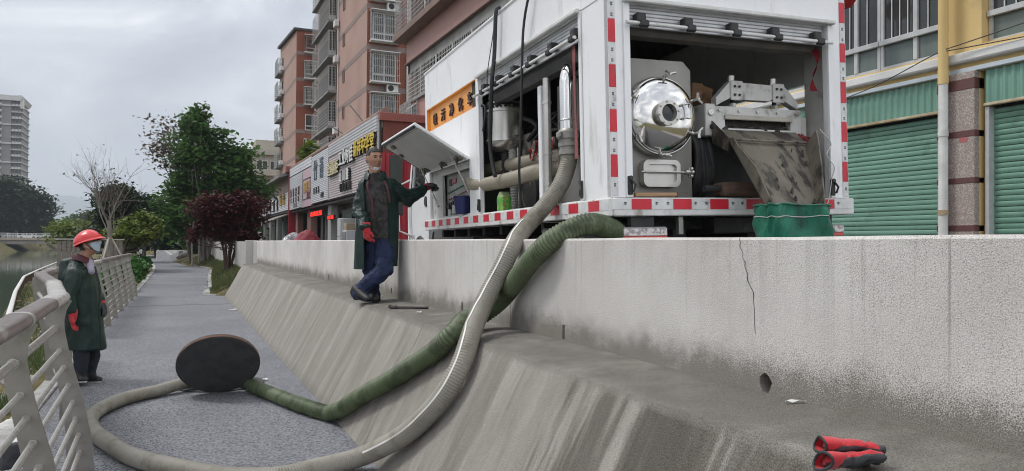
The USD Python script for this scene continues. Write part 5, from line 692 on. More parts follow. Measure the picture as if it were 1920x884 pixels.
# cab
CY = lambda y: 5.36+(y-5.36)*0.70
cpts = lambda q: [(CY(y), z) for y, z in q]
cabp = cpts([(5.36, -0.62), (5.36, 1.22), (5.42, 1.32), (6.55, 1.30), (6.98, 0.62), (7.10, 0.45), (7.16, -0.35), (7.14, -0.62), (6.72, -0.62), (6.66, -0.35), (6.45, -0.13), (6.02, -0.06), (5.66, -0.13), (5.50, -0.35), (5.44, -0.62)])
win = cpts([(5.62, 0.62), (5.62, 1.16), (6.42, 1.16), (6.72, 0.62)])
cab = tp('cab', B().prism(Polygon(cabp, [win]), 0.06, 0.12, 'yz'), white); tp('cab_side', B().prism(Polygon(cabp, [win]), 2.16, 2.22, 'yz'), white, cab)
tp('cab_back', B().box(0.12, 2.16, 5.36, 5.40, -0.6, 1.22), white, cab); tp('cab_roof', B().cbox(0.06, 2.22, 5.40, CY(6.58), 1.29, 1.34, 0.02), white, cab); tp('cab_front', B().box(0.12, 2.16, CY(7.06), CY(7.14), -0.6, 0.44), white, cab)
tp('windscreen', B().add([(0.12, CY(6.97), 0.62), (2.16, CY(6.97), 0.62), (2.16, CY(6.54), 1.28), (0.12, CY(6.54), 1.28)], [(0, 1, 2, 3)]), glass('window_glass'), cab); tp('door_glass', B().prism(win, 0.085, 0.09, 'yz'), LOOKS['window_glass'], cab)
tp('window_seal', B().prism(Polygon(cpts([(5.57, 0.58), (5.57, 1.20), (6.45, 1.20), (6.80, 0.58)]), [win]), 0.052, 0.0595, 'yz'), rubber, cab); tp('door_handle', B().lathe([(0.0, 0.0), (0.075, 0.0), (0.075, 0.012), (0.0, 0.012)], 20, mat4(np.array([[0, 0, -1.0], [1, 0, 0], [0, 1.0, 0]]), (0.058, 5.47, 0.42))), rubber, cab)
tp('door_seam', B().box(0.0565, 0.0595, CY(6.74), CY(6.74)+0.008, -0.05, 0.60), black, cab); tp('seats', B().cbox(0.3, 2.0, 5.45, 5.7, 0.1, 0.9, 0.08), black, cab); tp('wheel_arch', B().tube([(0.07, CY(6.06)+0.40*math.cos(a), -0.60+0.50*math.sin(a)) for a in np.linspace(0, math.pi, 16)], 0.04, 8), rubber, cab, smooth=40)
tp('mirror_arm', B().tube([(0.06, CY(6.85), 0.80), (-0.10, CY(7.0), 0.72), (-0.10, CY(7.0), 0.02), (0.06, CY(6.95), -0.05)], 0.016, 8), white_worn, cab, smooth=40); tp('mirror', B().cbox(-0.19, -0.03, CY(6.96), CY(7.06), 0.26, 0.50, 0.02), rubber, cab)
from meshkit import text_mesh
tmn = text_mesh('521', 0.15, 0.004, bold=True); try_txt = B().add(tmn.vertices, tmn.faces, basis4(np.array([0, -1.0, 0]), np.array([0, 0, 1.0]), np.array([-1.0, 0, 0]), (0.059, CY(7.05), -0.20))); tp('door_number', try_txt, mat('number_grey', (0.32, 0.32, 0.33)), cab)
# hanging on or standing in the truck
carton = thing('drink_carton', 'small green and red juice carton on the sill of the side opening', 'carton', M=TM)
cb = [(0.06, 2.40), (0.20, 2.40), (0.20, 2.62), (0.06, 2.62)]
obj('box', B().cbox(0.07, 0.17, 2.43, 2.61, 0.142, 0.30, 0.006), mat('carton_green', (0.07, 0.33, 0.06), (0.30, 0.42, 0.10), rough=0.4, scale=14, lo=0.5, hi=0.56, dirt=(0.52, 0.12, 0.05), dscale=12, dlo=0.58, dhi=0.62), carton); obj('gable_top', B().prism([(2.43, 0.30), (2.61, 0.30), (2.54, 0.355), (2.50, 0.355)], 0.075, 0.165, 'yz'), mat('carton_pale', (0.35, 0.5, 0.22), (0.45, 0.52, 0.3), rough=0.4), carton)
bucket = thing('bucket', 'dark blue plastic bucket hanging inside the open control cupboard', 'bucket', M=TM@mat4(t=(0.005, 3.60, 0.165))@np.diag([0.72, 0.72, 0.98, 1]))
bl = mat('bucket_blue', (0.012, 0.020, 0.10), (0.010, 0.014, 0.055), rough=0.4, scale=6)
obj('pail', B().lathe([(0.0, 0.0), (0.115, 0.0), (0.155, 0.20), (0.163, 0.205), (0.163, 0.215), (0.150, 0.215), (0.108, 0.01), (0, 0.01)], 28), bl, bucket, smooth=35); obj('handle', B().tube([(0.155*math.cos(a), 0.155*math.sin(a)*0.25+0.0, 0.205+0.03*math.sin(a)) for a in np.linspace(0, math.pi, 12)], 0.007, 6), rod_m, bucket); obj('rim_cloth', B().cbox(-0.14, 0.0, 0.02, 0.14, 0.213, 0.225, 0.004), mat('rag_white', (0.55, 0.54, 0.52)), bucket)
def cable(label, pts, r):
    return tag(obj('hanging_cable', B().tube(spline(pts, 8), r, 7, M=TM), rubber, smooth=True), label, 'cable')
cable('thin black cable hanging from the truck roof across the middle of the side opening', [(-0.02, 1.25, 2.2), (-0.05, 1.367, 2.024), (-0.055, 1.483, 1.764), (-0.06, 1.53, 1.33), (-0.05, 1.61, 0.845), (-0.04, 1.686, 0.50), (0.0, 1.76, 0.16)], 0.0125)
cable('thick black cable hanging from the roof past the silver tank', [(-0.01, 2.18, 2.21), (-0.05, 2.198, 2.15), (-0.055, 2.254, 1.754), (-0.085, 2.272, 1.43), (-0.06, 2.40, 1.011), (-0.05, 2.44, 0.768), (-0.03, 2.37, 0.50)], 0.021)
cable('thin wire hanging left of the thick black cable', [(-0.01, 2.30, 2.2), (-0.04, 2.36, 1.9), (-0.08, 2.40, 1.6), (-0.07, 2.45, 1.44)], 0.005)

# ================================================================ RAILING, HOSES, MANHOLE, GLOVES
wood_rail = mat('brown_handrail', (0.085, 0.062, 0.054), (0.15, 0.122, 0.11), rough=0.45, scale=3, detail=7, stretch=(9, 1.2, 9), bump=0.002, bscale=40, dirt=(0.27, 0.25, 0.235), dscale=1.6, dlo=0.56, dhi=0.66, spec=0.5)
pale_rail = mat('worn_pale_handrail', (0.38, 0.37, 0.345), (0.27, 0.255, 0.235), rough=0.4, scale=6, detail=6, dirt=(0.22, 0.17, 0.14), dscale=5, dlo=0.52, dhi=0.7, bump=0.001, bscale=30)
OVAL = [(0.058*math.copysign(abs(math.cos(a))**0.7, math.cos(a)), 0.036*math.copysign(abs(math.sin(a))**0.8, math.sin(a))) for a in np.arange(16)*math.pi/8]
PZ = [0.0, 0.25, 0.5, 0.75, 0.95, 1.05, 1.13]
PC = lambda z: np.interp(z, PZ, [0.135, 0.122, 0.082, 0.022, -0.018, -0.022, 0.0])
PW = lambda z: np.interp(z, PZ, [0.165, 0.142, 0.12, 0.102, 0.10, 0.115, 0.150])
def post(b, x, y, ang, thick=0.022):
    zs = np.linspace(-0.06, 1.128, 22); c = PC(zs); w = PW(zs)
    poly = [(ci-wi/2, z) for ci, wi, z in zip(c, w, zs)]+[(ci+wi/2, z) for ci, wi, z in zip(c[::-1], w[::-1], zs[::-1])]
    b.prism(poly, -thick/2, thick/2, 'xz', mat4(rotz(ang), (x, y, 0)))
    P2 = [(ci-wi*0.30, z) for ci, wi, z in zip(c, w, zs)]+[(ci+wi*0.30, z) for ci, wi, z in zip(c[::-1], w[::-1], zs[::-1])]
    return b
ROD_Z = [0.955, 0.81, 0.70, 0.585, 0.47, 0.36, 0.255, 0.14]
def railing(name, label, group, posts, hand_mats, n=8, kink=None):
    t = thing(name, label, 'railing', group)
    P = np.array(posts, float); seg = []
    for i in range(len(P)-1):
        seg.append((P[i], P[i+1]))
    ang = []
    for i in range(len(P)):
        d = unit(P[min(i+1, len(P)-1)]-P[max(i-1, 0)]); ang.append(math.atan2(-d[0], d[1]))
    for i, (x, y) in enumerate(P): obj('post', post(B(), x, y, ang[i]), steel, t)
    path = np.array([(x, y, 1.15) for x, y in P])
    for i in range(len(P)-1):
        sp = path[i:i+2] if kink else None
        a, c = path[i], path[i+1]
        pts = np.array([a+(c-a)*s for s in np.linspace(0, 1, 9)])
        if i < len(hand_mats): m = hand_mats[i]
        else: m = hand_mats[-1]
        if isinstance(m, tuple):     # brown length with a pale worn end
            k = 6; obj('handrail', sweep(pts[:k], OVAL), m[0], t, smooth=50); obj('handrail_sleeve', sweep(pts[k-1:], np.array(OVAL)*1.06), m[1], t, smooth=50)
        else: obj('handrail', sweep(pts, OVAL), m, t, smooth=50)
        obj('joint_collar', sweep([a+(c-a)*0.985, c, c+(c-a)*0.015], np.array(OVAL)*1.1), rod_m, t, smooth=50)
        for z in ROD_Z:
            r = 0.021 if z == ROD_Z[0] else 0.0145
            o0 = rotz(ang[i])@np.array([PC(z), 0, 0]); o1 = rotz(ang[i+1])@np.array([PC(z), 0, 0])
            p0, p1 = np.array([*P[i], z])+o0, np.array([*P[i+1], z])+o1
            b = B().tube([p0, p1], r, 10)
            for q, s in ((p0, 1), (p1, -1)):
                d = unit(p1-p0)*s; b.cyl(q+d*0.008, q+d*0.03, r*1.28, n=10)
            obj('rod', b, rod_m, t, smooth=40)
    return t
railing('path_railing', 'curved steel railing with a brown handrail in the left foreground', None,
        [(-0.62, 0.95), (-0.63, 2.5), (-0.645, 4.05), (-0.675, 5.58), (-0.92, 7.3), (-1.29, 9.3), (-1.38, 11.0)], [wood_rail, wood_rail, (wood_rail, pale_rail), pale_rail, wood_rail])
railing('path_railing', 'weathered steel railing behind the worker in the red helmet', None,
        [(-1.27, 13.4), (-1.22, 15.05), (-1.21, 16.6), (-1.20, 18.2), (-1.18, 19.75), (-1.15, 21.4), (-1.12, 23.0)], [pale_rail, wood_rail])
# low fence down on the river bank
rf = thing('river_fence', 'low curving fence with a white top rail along the water below the path', 'fence')
fy = np.linspace(20, 108, 60); fx = SHORE(fy)+0.15
obj('top_rail', sweep(np.stack([fx, fy, 0*fy-0.45], -1), np.array(OVAL)*1.2), mat('white_rail', (0.62, 0.62, 0.60), (0.45, 0.45, 0.43), rough=0.6), rf, smooth=50)
obj('lower_rail', sweep(np.stack([fx, fy, 0*fy-0.95], -1), np.array(OVAL)*0.8), LOOKS['white_rail'], rf)
slat_m = mat('rust_brown_slats', (0.15, 0.085, 0.06), (0.09, 0.06, 0.05), rough=0.8, scale=8)
b = B()
for yy in np.arange(20, 60, 0.36): b.cyl((SHORE(yy)+0.15, yy, -1.35), (SHORE(yy)+0.15, yy, -0.47), 0.05, n=5)
obj('slats', b, slat_m, rf, kind='stuff')
for yy in np.arange(60.5, 108, 2.4): obj('fence_post', B().cyl((SHORE(yy)+0.15, yy, -1.4), (SHORE(yy)+0.15, yy, -0.45), 0.06, n=6), LOOKS['white_rail'], rf)
# ---------------------------------------------------------------- hoses
def hose_mat(name, a, c, mud, lo=0.5, hi=0.7):
    return mat(name, a, c, rough=0.55, scale=1.6, detail=6, dirt=mud, dscale=5.5, dlo=lo, dhi=hi, bump=0.0008, bscale=90, spec=0.5)
grey_hose_m = hose_mat('ribbed_grey_hose', (0.265, 0.25, 0.212), (0.20, 0.187, 0.152), (0.13, 0.12, 0.082))
green_hose_m = hose_mat('ribbed_green_hose', (0.062, 0.090, 0.038), (0.115, 0.14, 0.075), (0.028, 0.042, 0.016), 0.46, 0.62)
hg = thing('suction_hose', 'pale grey ribbed suction hose with a white stripe, looping over the path from the truck', 'hose')
G = [HOSE_TOP, HOSE_TOP+np.array([-0.005, -0.005, -0.07]), (2.595, 4.715, 2.112), (2.53, 4.706, 1.954), (2.43, 4.744, 1.804), (2.31, 4.758, 1.675), (2.2, 4.684, 1.593), (2.09, 4.585, 1.5), (2.02, 4.585, 1.367), (1.94, 4.588, 1.224), (1.86, 4.55, 1.104), (1.76, 4.43, 1.004), (1.675, 4.30, 0.93), (1.585, 4.23, 0.766), (1.491, 4.27, 0.588), (1.388, 4.45, 0.391), (1.29, 4.70, 0.22), (1.14, 4.93, 0.085),
     (0.90, 4.90, 0.064), (0.53, 4.83, 0.064), (0.05, 5.20, 0.062), (-0.33, 5.86, 0.062), (-0.55, 6.55, 0.062), (-0.60, 7.15, 0.062), (-0.42, 7.72, 0.062), (-0.10, 8.06, 0.064), (0.10, 8.2, 0.09), (0.28, 8.38, 0.07), (0.38, 8.48, -0.02)]
q, R = hose(G, 0.064, pitch=0.017, depth=0.0038, taper=([0, 0.04, 0.10, 0.4, 0.6, 1], [0.92, 0.95, 1.0, 1.0, 0.92, 0.90]))
obj('hose_wall', B().tube(q, R, 20, caps=True), grey_hose_m, hg, smooth=True)
ts = np.arange(int(len(q)*0.085), int(len(q)*0.37), 3); t_, u_, w_ = frames(q)
sd = np.array([-0.80, -0.52, 0.30]); strip = []
for k in ts:
    d = unit(sd-t_[k]*(sd@t_[k])); e = np.cross(t_[k], d)
    strip.append([q[k]+(d*math.cos(a)+e*math.sin(a))*(R.mean()*1.02+0.0035) for a in np.linspace(-0.10, 0.10, 4)])
obj('stripe', B().grid(np.array(strip)), mat('hose_stripe_white', (0.72, 0.71, 0.68), (0.6, 0.59, 0.56), rough=0.5), hg, smooth=True)
gr = thing('drain_hose', 'mossy green ribbed hose arching over the parapet wall and down the embankment', 'hose')
GG = [(2.72, 4.05, 1.42), (2.60, 4.02, 1.56), (2.47, 3.99, 1.63), (2.30, 3.975, 1.64), (2.14, 4.05, 1.56), (2.085, 4.18, 1.462), (2.075, 4.33, 1.374), (2.065, 4.69, 1.15), (1.97, 4.79, 1.035), (1.80, 4.72, 0.995), (1.665, 4.6, 0.925), (1.577, 4.85, 0.75), (1.431, 5.415, 0.473), (1.309, 5.936, 0.242), (1.235, 6.28, 0.105), (1.20, 6.43, 0.068), (1.13, 6.58, 0.068), (1.03, 6.83, 0.068), (0.90, 7.28, 0.068), (0.76, 7.80, 0.07), (0.66, 8.2, 0.09), (0.55, 8.44, 0.05), (0.48, 8.55, -0.04)]
q2, R2 = hose(GG, 0.066, pitch=0.0215, depth=0.009, taper=([0, 0.18, 0.30, 0.62, 0.72, 1], [1.0, 1.0, 1.02, 1.0, 0.95, 0.92]))
obj('hose_wall', B().tube(q2, R2, 20), green_hose_m, gr, smooth=True)
# ---------------------------------------------------------------- manhole and its opened lid
iron = mat('cast_iron', (0.030, 0.032, 0.034), (0.046, 0.047, 0.048), rough=0.8, metal=0.0, scale=9, detail=6, bump=0.002, bscale=70)
HC = np.array([0.46, 8.50])
mh = thing('manhole', 'round iron manhole frame in the path behind its raised cover', 'manhole')
obj('frame_ring', B().lathe([(0.385, -0.05), (0.385, 0.012), (0.45, 0.012), (0.45, -0.05)], 40, mat4(t=(*HC, 0))), iron, mh)
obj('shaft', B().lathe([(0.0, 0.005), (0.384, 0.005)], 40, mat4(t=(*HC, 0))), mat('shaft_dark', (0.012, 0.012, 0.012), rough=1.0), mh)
lid = thing('manhole_cover', 'dark round iron manhole cover standing open on the path between the two hoses', 'manhole cover')
fw = unit([-0.06, -1, 0]); al = math.radians(53); upv = unit(fw*math.cos(al)+np.array([0, 0, math.sin(al)])); side = unit(np.cross(upv, np.cross((0, 0, 1), fw)*1.0)); rt = unit(np.cross((0, 0, 1), fw))*-1
nrm = np.cross(rt, upv)
tilt = 0.06; rt2 = rt*math.cos(tilt)+upv*math.sin(tilt); up2 = -rt*math.sin(tilt)+upv*math.cos(tilt)
LM = basis4(rt2, up2, np.cross(rt2, up2), np.array([0.425, 8.06, 0.015])+upv*0.383)
obj('plate', B().lathe([(0, -0.022), (0.372, -0.022), (0.383, -0.014), (0.383, 0.020), (0.376, 0.024), (0.352, 0.024), (0.348, 0.016), (0, 0.016)], 56, LM), iron, lid, smooth=30)
b = B()
for i in range(-16, 17):
    for j in range(-16, 17):
        if i*i+j*j < 250: b.box(i*0.0212-0.0065, i*0.0212+0.0065, j*0.0212-0.0065, j*0.0212+0.0065, 0.0155, 0.0215, LM)
obj('tread_pattern', b, mat('worn_iron', (0.050, 0.052, 0.054), (0.085, 0.083, 0.078), rough=0.7, scale=7, detail=6), lid, kind='stuff')
obj('rim_ring', B().lathe([(0.3835, -0.018), (0.3865, -0.018), (0.3865, 0.012), (0.3835, 0.012)], 56, LM), mat('rust', (0.15, 0.085, 0.055), (0.09, 0.055, 0.04), rough=0.85, scale=20), lid, smooth=30)
obj('lifting_slot', B().cbox(-0.026, 0.026, 0.305, 0.325, 0.018, 0.026, 0.004, LM), mat('bare_metal', (0.6, 0.6, 0.58), rough=0.4, metal=0.6), lid)
# ---------------------------------------------------------------- litter, pry bar and work gloves
paper = mat('paper_white', (0.75, 0.75, 0.73), (0.6, 0.6, 0.58), rough=0.8)
for (x, y, z, w, l, a, lab) in ((1.215, 17.6, 0.012, 0.16, 0.10, 0.3, 'scrap of white paper at the foot of the embankment'), (2.125, 2.09, 0.928, 0.012, 0.075, 1.0, 'thin white stick lying where the ledge meets the parapet wall'), (0.93, 8.55, 0.006, 0.05, 0.04, 0.5, 'tiny white scrap on the path beside the green hose'), (1.93, 6.15, 0.918, 0.05, 0.016, 0.4, 'short white chip lying on the ledge near the black bar')):
    xs = np.linspace(-w, w, 5); V = np.array([[(u, v, 0.004+0.012*abs(math.sin(7*u/w+2*j))) for j, v in enumerate(np.linspace(-l, l, 4))] for u in xs])
    tag(obj('paper_scrap', B().grid(V/2*np.array([1, 1, 2]), mat4(rotz(a), (x, y, z))), paper), lab, 'litter')
bar = thing('pry_bar', 'thin black pry bar lying on the ledge beside the standing man', 'pry bar')
p0, p1 = np.array([1.86, 6.68, 0.925]), np.array([2.09, 6.40, 0.938])
obj('shaft', B().tube([p0, p1], 0.011, 8), mat('black_steel', (0.025, 0.025, 0.027), (0.05, 0.045, 0.04), rough=0.5, metal=0.4), bar, smooth=40)
obj('claw', B().tube(spline([p0+unit(p0-p1)*0.06+np.array([0, 0, 0.012]), p0+unit(p0-p1)*0.03, p0+unit(p1-p0)*0.02], 4), [0.018, 0.02, 0.012][0:1]*9, 8), LOOKS['black_steel'], bar, smooth=40)
red_knit = mat('red_knit', (0.50, 0.022, 0.03), (0.38, 0.015, 0.022), rough=0.8, scale=30, bump=0.0012, bscale=220, sheen=0.2)
black_rubber = mat('black_rubber', (0.022, 0.023, 0.026), (0.055, 0.056, 0.060), rough=0.7, scale=12, bump=0.0015, bscale=120)
def glove(name, label, M, flip=1):
    t = thing(name, label, 'work glove', 'pair of dropped work gloves', M=M)
    J = {'w': (0.0, 0, 0.020, 0.034, 0.036, 0.018), 'p': (0.055, 0, 0.022, 0.03, 0.045, 0.017), 'k': (0.095, 0.0, 0.020, 0.018, 0.044, 0.014),
         'i0': (0.10, 0.030, 0.019, 0.0125), 'i1': (0.14, 0.037, 0.019, 0.0115), 'i2': (0.172, 0.036, 0.014, 0.0095), 'm0': (0.105, 0.010, 0.020, 0.0125), 'm1': (0.15, 0.012, 0.021, 0.0115), 'm2': (0.186, 0.011, 0.014, 0.0095),
         'r0': (0.102, -0.010, 0.019, 0.012), 'r1': (0.144, -0.013, 0.019, 0.0112), 'r2': (0.176, -0.014, 0.013, 0.0092), 'l0': (0.095, -0.030, 0.017, 0.011), 'l1': (0.125, -0.037, 0.016, 0.0102), 'l2': (0.150, -0.040, 0.012, 0.0085),
         't0': (0.045, 0.036*flip, 0.018, 0.015), 't1': (0.080, 0.060*flip, 0.017, 0.0125), 't2': (0.108, 0.068*flip, 0.013, 0.0105)}
    hand = chain(J, [('w', 'p'), ('p', 'k'), ('k', 'i0'), ('i0', 'i1'), ('i1', 'i2'), ('k', 'm0'), ('m0', 'm1'), ('m1', 'm2'), ('k', 'r0'), ('r0', 'r1'), ('r1', 'r2'), ('k', 'l0'), ('l0', 'l1'), ('l1', 'l2'), ('p', 't0'), ('t0', 't1'), ('t1', 't2')], 0.006, 6)
    hand.vertices = hand.vertices+hand.vertex_normals*((fbm(hand.vertices*38+flip, 3, 3)-0.5)*0.012)[:, None]
    v = hand.vertices; up = (v[:, 2] > 0.021-0.10*np.clip(v[:, 0]-0.06, 0, 1)) & (v[:, 0] < 0.135)
    fm = up[hand.faces].any(1)
    for nm, sel, m in (('knit_back', fm, red_knit), ('coated_palm', ~fm, black_rubber)):
        s = hand.submesh([np.nonzero(sel)[0]], append=True); obj(nm, (s.vertices, s.faces), m, t, smooth=True)
    a = np.arange(20)*2*math.pi/20
    ring = lambda x, ry, rz, z, k=1: np.stack([0*a+x+0.006*np.sin(2*a), k*ry*np.cos(a), z+k*rz*np.sin(a)], -1)
    V = np.array([ring(0.02, 0.036, 0.018, 0.022), ring(-0.015, 0.038, 0.020, 0.024), ring(-0.05, 0.037, 0.020, 0.024), ring(-0.052, 0.034, 0.017, 0.024), ring(-0.015, 0.034, 0.017, 0.024), ring(0.015, 0.03, 0.012, 0.022)])
    V = np.concatenate([V, V[:, :1]], 1); obj('cuff', B().grid(V), red_knit, t, smooth=True)
    rim = ring(-0.051, 0.036, 0.019, 0.024); obj('cuff_hem', B().tube(np.vstack([rim, rim[:2]]), 0.004, 6), black_rubber, t, smooth=True)
    return t
MG = lambda x, y, z, a, tiltx=0.0: mat4(rotz(a)@np.array([[1, 0, 0], [0, math.cos(tiltx), -math.sin(tiltx)], [0, math.sin(tiltx), math.cos(tiltx)]]), (x, y, z))
glove('work_glove', 'red work glove with black palm lying on top, its open cuff towards the left', MG(1.668, 1.500, 0.944, -0.46, -0.28)@np.diag([0.72, 1.25, 1.1, 1]))
glove('work_glove', 'red and black work glove lying underneath with its cuff at the picture edge', MG(1.640, 1.462, 0.914, -0.14, -0.50)@np.diag([0.78, 1.15, 1.15, 1]), -1)

# ================================================================ BUILDINGS
# street fronts face -x; helper F maps (along, up, out) on such a front to world: along = y, out = towards -x
yellow = mat('yellow_render', (0.64, 0.47, 0.21), (0.58, 0.42, 0.18), rough=0.8, scale=0.9, detail=6, dirt=(0.40, 0.29, 0.14), dscale=1.5, dlo=0.58, dhi=0.78, bump=0.002, bscale=30)
band_white = mat('band_white', (0.66, 0.66, 0.64), (0.56, 0.56, 0.54), rough=0.7, scale=1.5, detail=6, dirt=(0.40, 0.38, 0.33), dscale=2, dlo=0.6, dhi=0.78)
band_blue = mat('band_pale_blue', (0.50, 0.56, 0.60), (0.44, 0.50, 0.54), rough=0.7, scale=1.5)
green_slat = mat('shutter_green', (0.165, 0.315, 0.24), (0.14, 0.27, 0.205), rough=0.45, scale=1.2, detail=6, metal=0.1, dirt=(0.10, 0.19, 0.14), dscale=2.5, dlo=0.56, dhi=0.76, rand=0.05)
green_fascia = mat('fascia_green', (0.17, 0.325, 0.255), (0.14, 0.275, 0.215), rough=0.5, scale=1.5, detail=6, dirt=(0.22, 0.24, 0.17), dscale=1.6, dlo=0.6, dhi=0.75)
granite = mat('speckled_granite', (0.31, 0.25, 0.225), (0.25, 0.20, 0.18), rough=0.4, scale=60, detail=3, lo=0.42, hi=0.58, voro=(75, (0.42, 0.37, 0.33), 0.66, 0.7))
granite_red = mat('red_granite_band', (0.125, 0.050, 0.042), (0.09, 0.038, 0.034), rough=0.4, scale=40)
frame_alu = mat('window_alu', (0.52, 0.525, 0.52), (0.44, 0.445, 0.44), rough=0.45, metal=0.3)
frame_white = mat('window_white', (0.68, 0.68, 0.66), (0.55, 0.55, 0.53), rough=0.5, scale=4, dirt=(0.35, 0.33, 0.30), dscale=3, dlo=0.6, dhi=0.8)
pane_dark = mat('pane_dark', (0.030, 0.034, 0.034), (0.055, 0.06, 0.058), rough=0.08, scale=0.8, spec=0.6)
pane_green = mat('pane_frosted_green', (0.105, 0.135, 0.125), (0.14, 0.17, 0.155), rough=0.25, scale=1.5, stretch=(3, 3, 0.4))
bars_m = mat('cage_bars', (0.46, 0.455, 0.44), (0.34, 0.33, 0.31), rough=0.55, metal=0.3, scale=4)
bars_white = mat('cage_bars_white', (0.60, 0.60, 0.58), (0.45, 0.44, 0.42), rough=0.55)
yb = thing('yellow_building', 'yellow rendered building with green roller shutters to the right of the truck', 'building')
X0 = 10.0
yw = Polygon([(2.0, 0.5), (20.3, 0.5), (20.3, 12), (2.0, 12)], [rect(7.11, 14.5, 0.6, 3.93), rect(3.2, 6.56, 0.6, 3.93), rect(7.10, 14.5, 4.26, 6.2), rect(3.0, 6.53, 4.30, 6.2)])
obj('wall', B().prism(yw, X0, X0+0.25, 'yz'), yellow, yb)
obj('wall_back', B().box(X0+0.5, X0+0.6, 2, 20.3, 0.5, 12), LOOKS['dark_lining'], yb)
obj('string_course', B().prism([(0, 4.07), (-0.09, 4.08), (-0.11, 4.10), (-0.11, 4.20), (-0.08, 4.215), (0, 4.225)], 2.0, 20.2, 'xz', mat4(t=(X0, 0, 0))), band_white, yb)
obj('string_course', B().cbox(X0-0.06, X0-0.002, 2.0, 20.2, 3.935, 4.00, 0.008), band_blue, yb)
for (a, c) in ((7.115, 14.4), (3.3, 6.50)):
    sh = obj('roller_shutter', B().box(X0+0.16, X0+0.17, a, c, 0.6, 3.46), LOOKS['dark_lining'], yb)
    z = 1.10; n = 0
    while z < 3.40:
        pr = [(0.150, z), (0.137, z+0.003), (0.128, z+0.020), (0.126, z+0.042), (0.130, z+0.062), (0.139, z+0.0705), (0.150, z+0.071)]
        obj('slat', B().prism([(X0+x, zz) for x, zz in pr], a, c, 'xz', mat4(t=(0.006*math.sin(n*2.3), 0, 0))), green_slat, sh, smooth=30); z += 0.0745; n += 1
    ribs = []; yy = np.arange(a, c, 0.0275)
    prof = np.where((np.arange(len(yy))//2) % 2 == 0, 0.0, 0.022)
    V = np.stack([np.stack([X0+0.02-prof, yy, np.full(len(yy), zz)], -1) for zz in (3.475, 3.925)], 0)
    fa = obj('fascia', B().grid(V), green_fascia, yb)
    obj('fascia_trim', B().cbox(X0-0.012, X0+0.06, a, c, 3.435, 3.474, 0.006), mat('rusty_cream_trim', (0.50, 0.44, 0.31), (0.33, 0.22, 0.12), rough=0.7, scale=5, detail=6), fa)
    obj('side_channel', B().cbox(X0+0.02, X0+0.16, c-0.055, c-0.001, 0.6, 3.43, 0.006), frame_alu, sh); obj('side_channel', B().cbox(X0+0.02, X0+0.16, a+0.001, a+0.055, 0.6, 3.43, 0.006), frame_alu, sh)
pl = obj('granite_pillar', B().cbox(X0-0.10, X0+0.2, 6.565, 7.105, 0.5, 3.93, 0.008), granite, yb)
for z0, z1 in ((3.69, 3.84), (3.035, 3.125), (2.395, 2.475), (1.735, 1.82)): obj('granite_band', B().cbox(X0-0.106, X0+0.1, 6.56, 7.11, z0, z1, 0.004), granite_red, pl)
pp = obj('downpipe', B().tube([(X0-0.19, 6.95, 0.8), (X0-0.19, 6.95, 3.93)], 0.062, 16), frame_white, yb, smooth=40)
obj('pipe_upper', B().tube([(X0-0.19, 6.95, 3.99), (X0-0.19, 6.95, 12)], 0.066, 16), yellow, pp, smooth=40); obj('pipe_bend', B().tube(spline([(X0-0.19, 6.95, 3.80), (X0-0.19, 6.95, 3.92), (X0-0.19, 6.95, 4.0)], 6), 0.069, 14), yellow, pp, smooth=40)
for z in (2.0, 3.1): obj('pipe_joint', B().cyl((X0-0.19, 6.95, z-0.035), (X0-0.19, 6.95, z+0.035), 0.069, n=16), mat('rust_clamp', (0.33, 0.21, 0.10), (0.45, 0.38, 0.28), rough=0.8, scale=12) if z < 2.5 else frame_white, pp, smooth=30)
obj('painted_mark', B().prism(rrect(6.72, 3.0, 0.12, 0.07, 0.025), X0-0.1035, X0-0.101, 'yz'), mat('stencil_red', (0.42, 0.12, 0.12)), pl)
def front_window(a, c, z0, zmid, z1, mull, x=X0+0.05, bars=True):
    w = obj('window', B().prism(Polygon(rect(a, c, z0, z1), [rect(a+0.05, c-0.05, zmid+0.04, z1-0.05), rect(a+0.05, c-0.05, z0+0.05, zmid-0.04)]), x, x+0.06, 'yz'), frame_alu, yb)
    obj('sill', B().cbox(x-0.05, x-0.001, a, c, zmid-0.05, zmid+0.03, 0.006), frame_alu, w)
    for m in mull:
        obj('mullion', B().cbox(x-0.012, x+0.055, m-0.035, m+0.035, zmid+0.041, z1-0.051, 0.005), frame_alu, w)
        obj('mullion', B().cbox(x-0.012, x+0.055, m-0.035, m+0.035, z0+0.051, zmid-0.051, 0.005), frame_alu, w)
    es = [a+0.05]+list(mull)+[c-0.05]
    for e0, e1 in zip(es, es[1:]):
        obj('pane', B().box(x+0.03, x+0.035, e0, e1, zmid+0.03, z1-0.04), pane_dark, w); obj('lower_panel', B().box(x+0.03, x+0.036, e0, e1, z0+0.04, zmid-0.03), pane_green, w)
        if bars:
            n = max(2, int((e1-e0)/0.135))
            for k in range(1, n): obj('window_bar', B().cyl((x+0.012, e0+(e1-e0)*k/n, zmid+0.041), (x+0.012, e0+(e1-e0)*k/n, z1-0.051), 0.0085, n=6), frame_white, w)
front_window(7.12, 8.16, 4.265, 4.70, 6.19, [7.56]); front_window(8.17, 14.4, 4.265, 4.70, 6.19, [8.62, 9.7, 10.8, 12.0, 13.1]); front_window(3.05, 6.52, 4.31, 4.72, 6.19, [4.2, 5.4], x=X0+0.14)
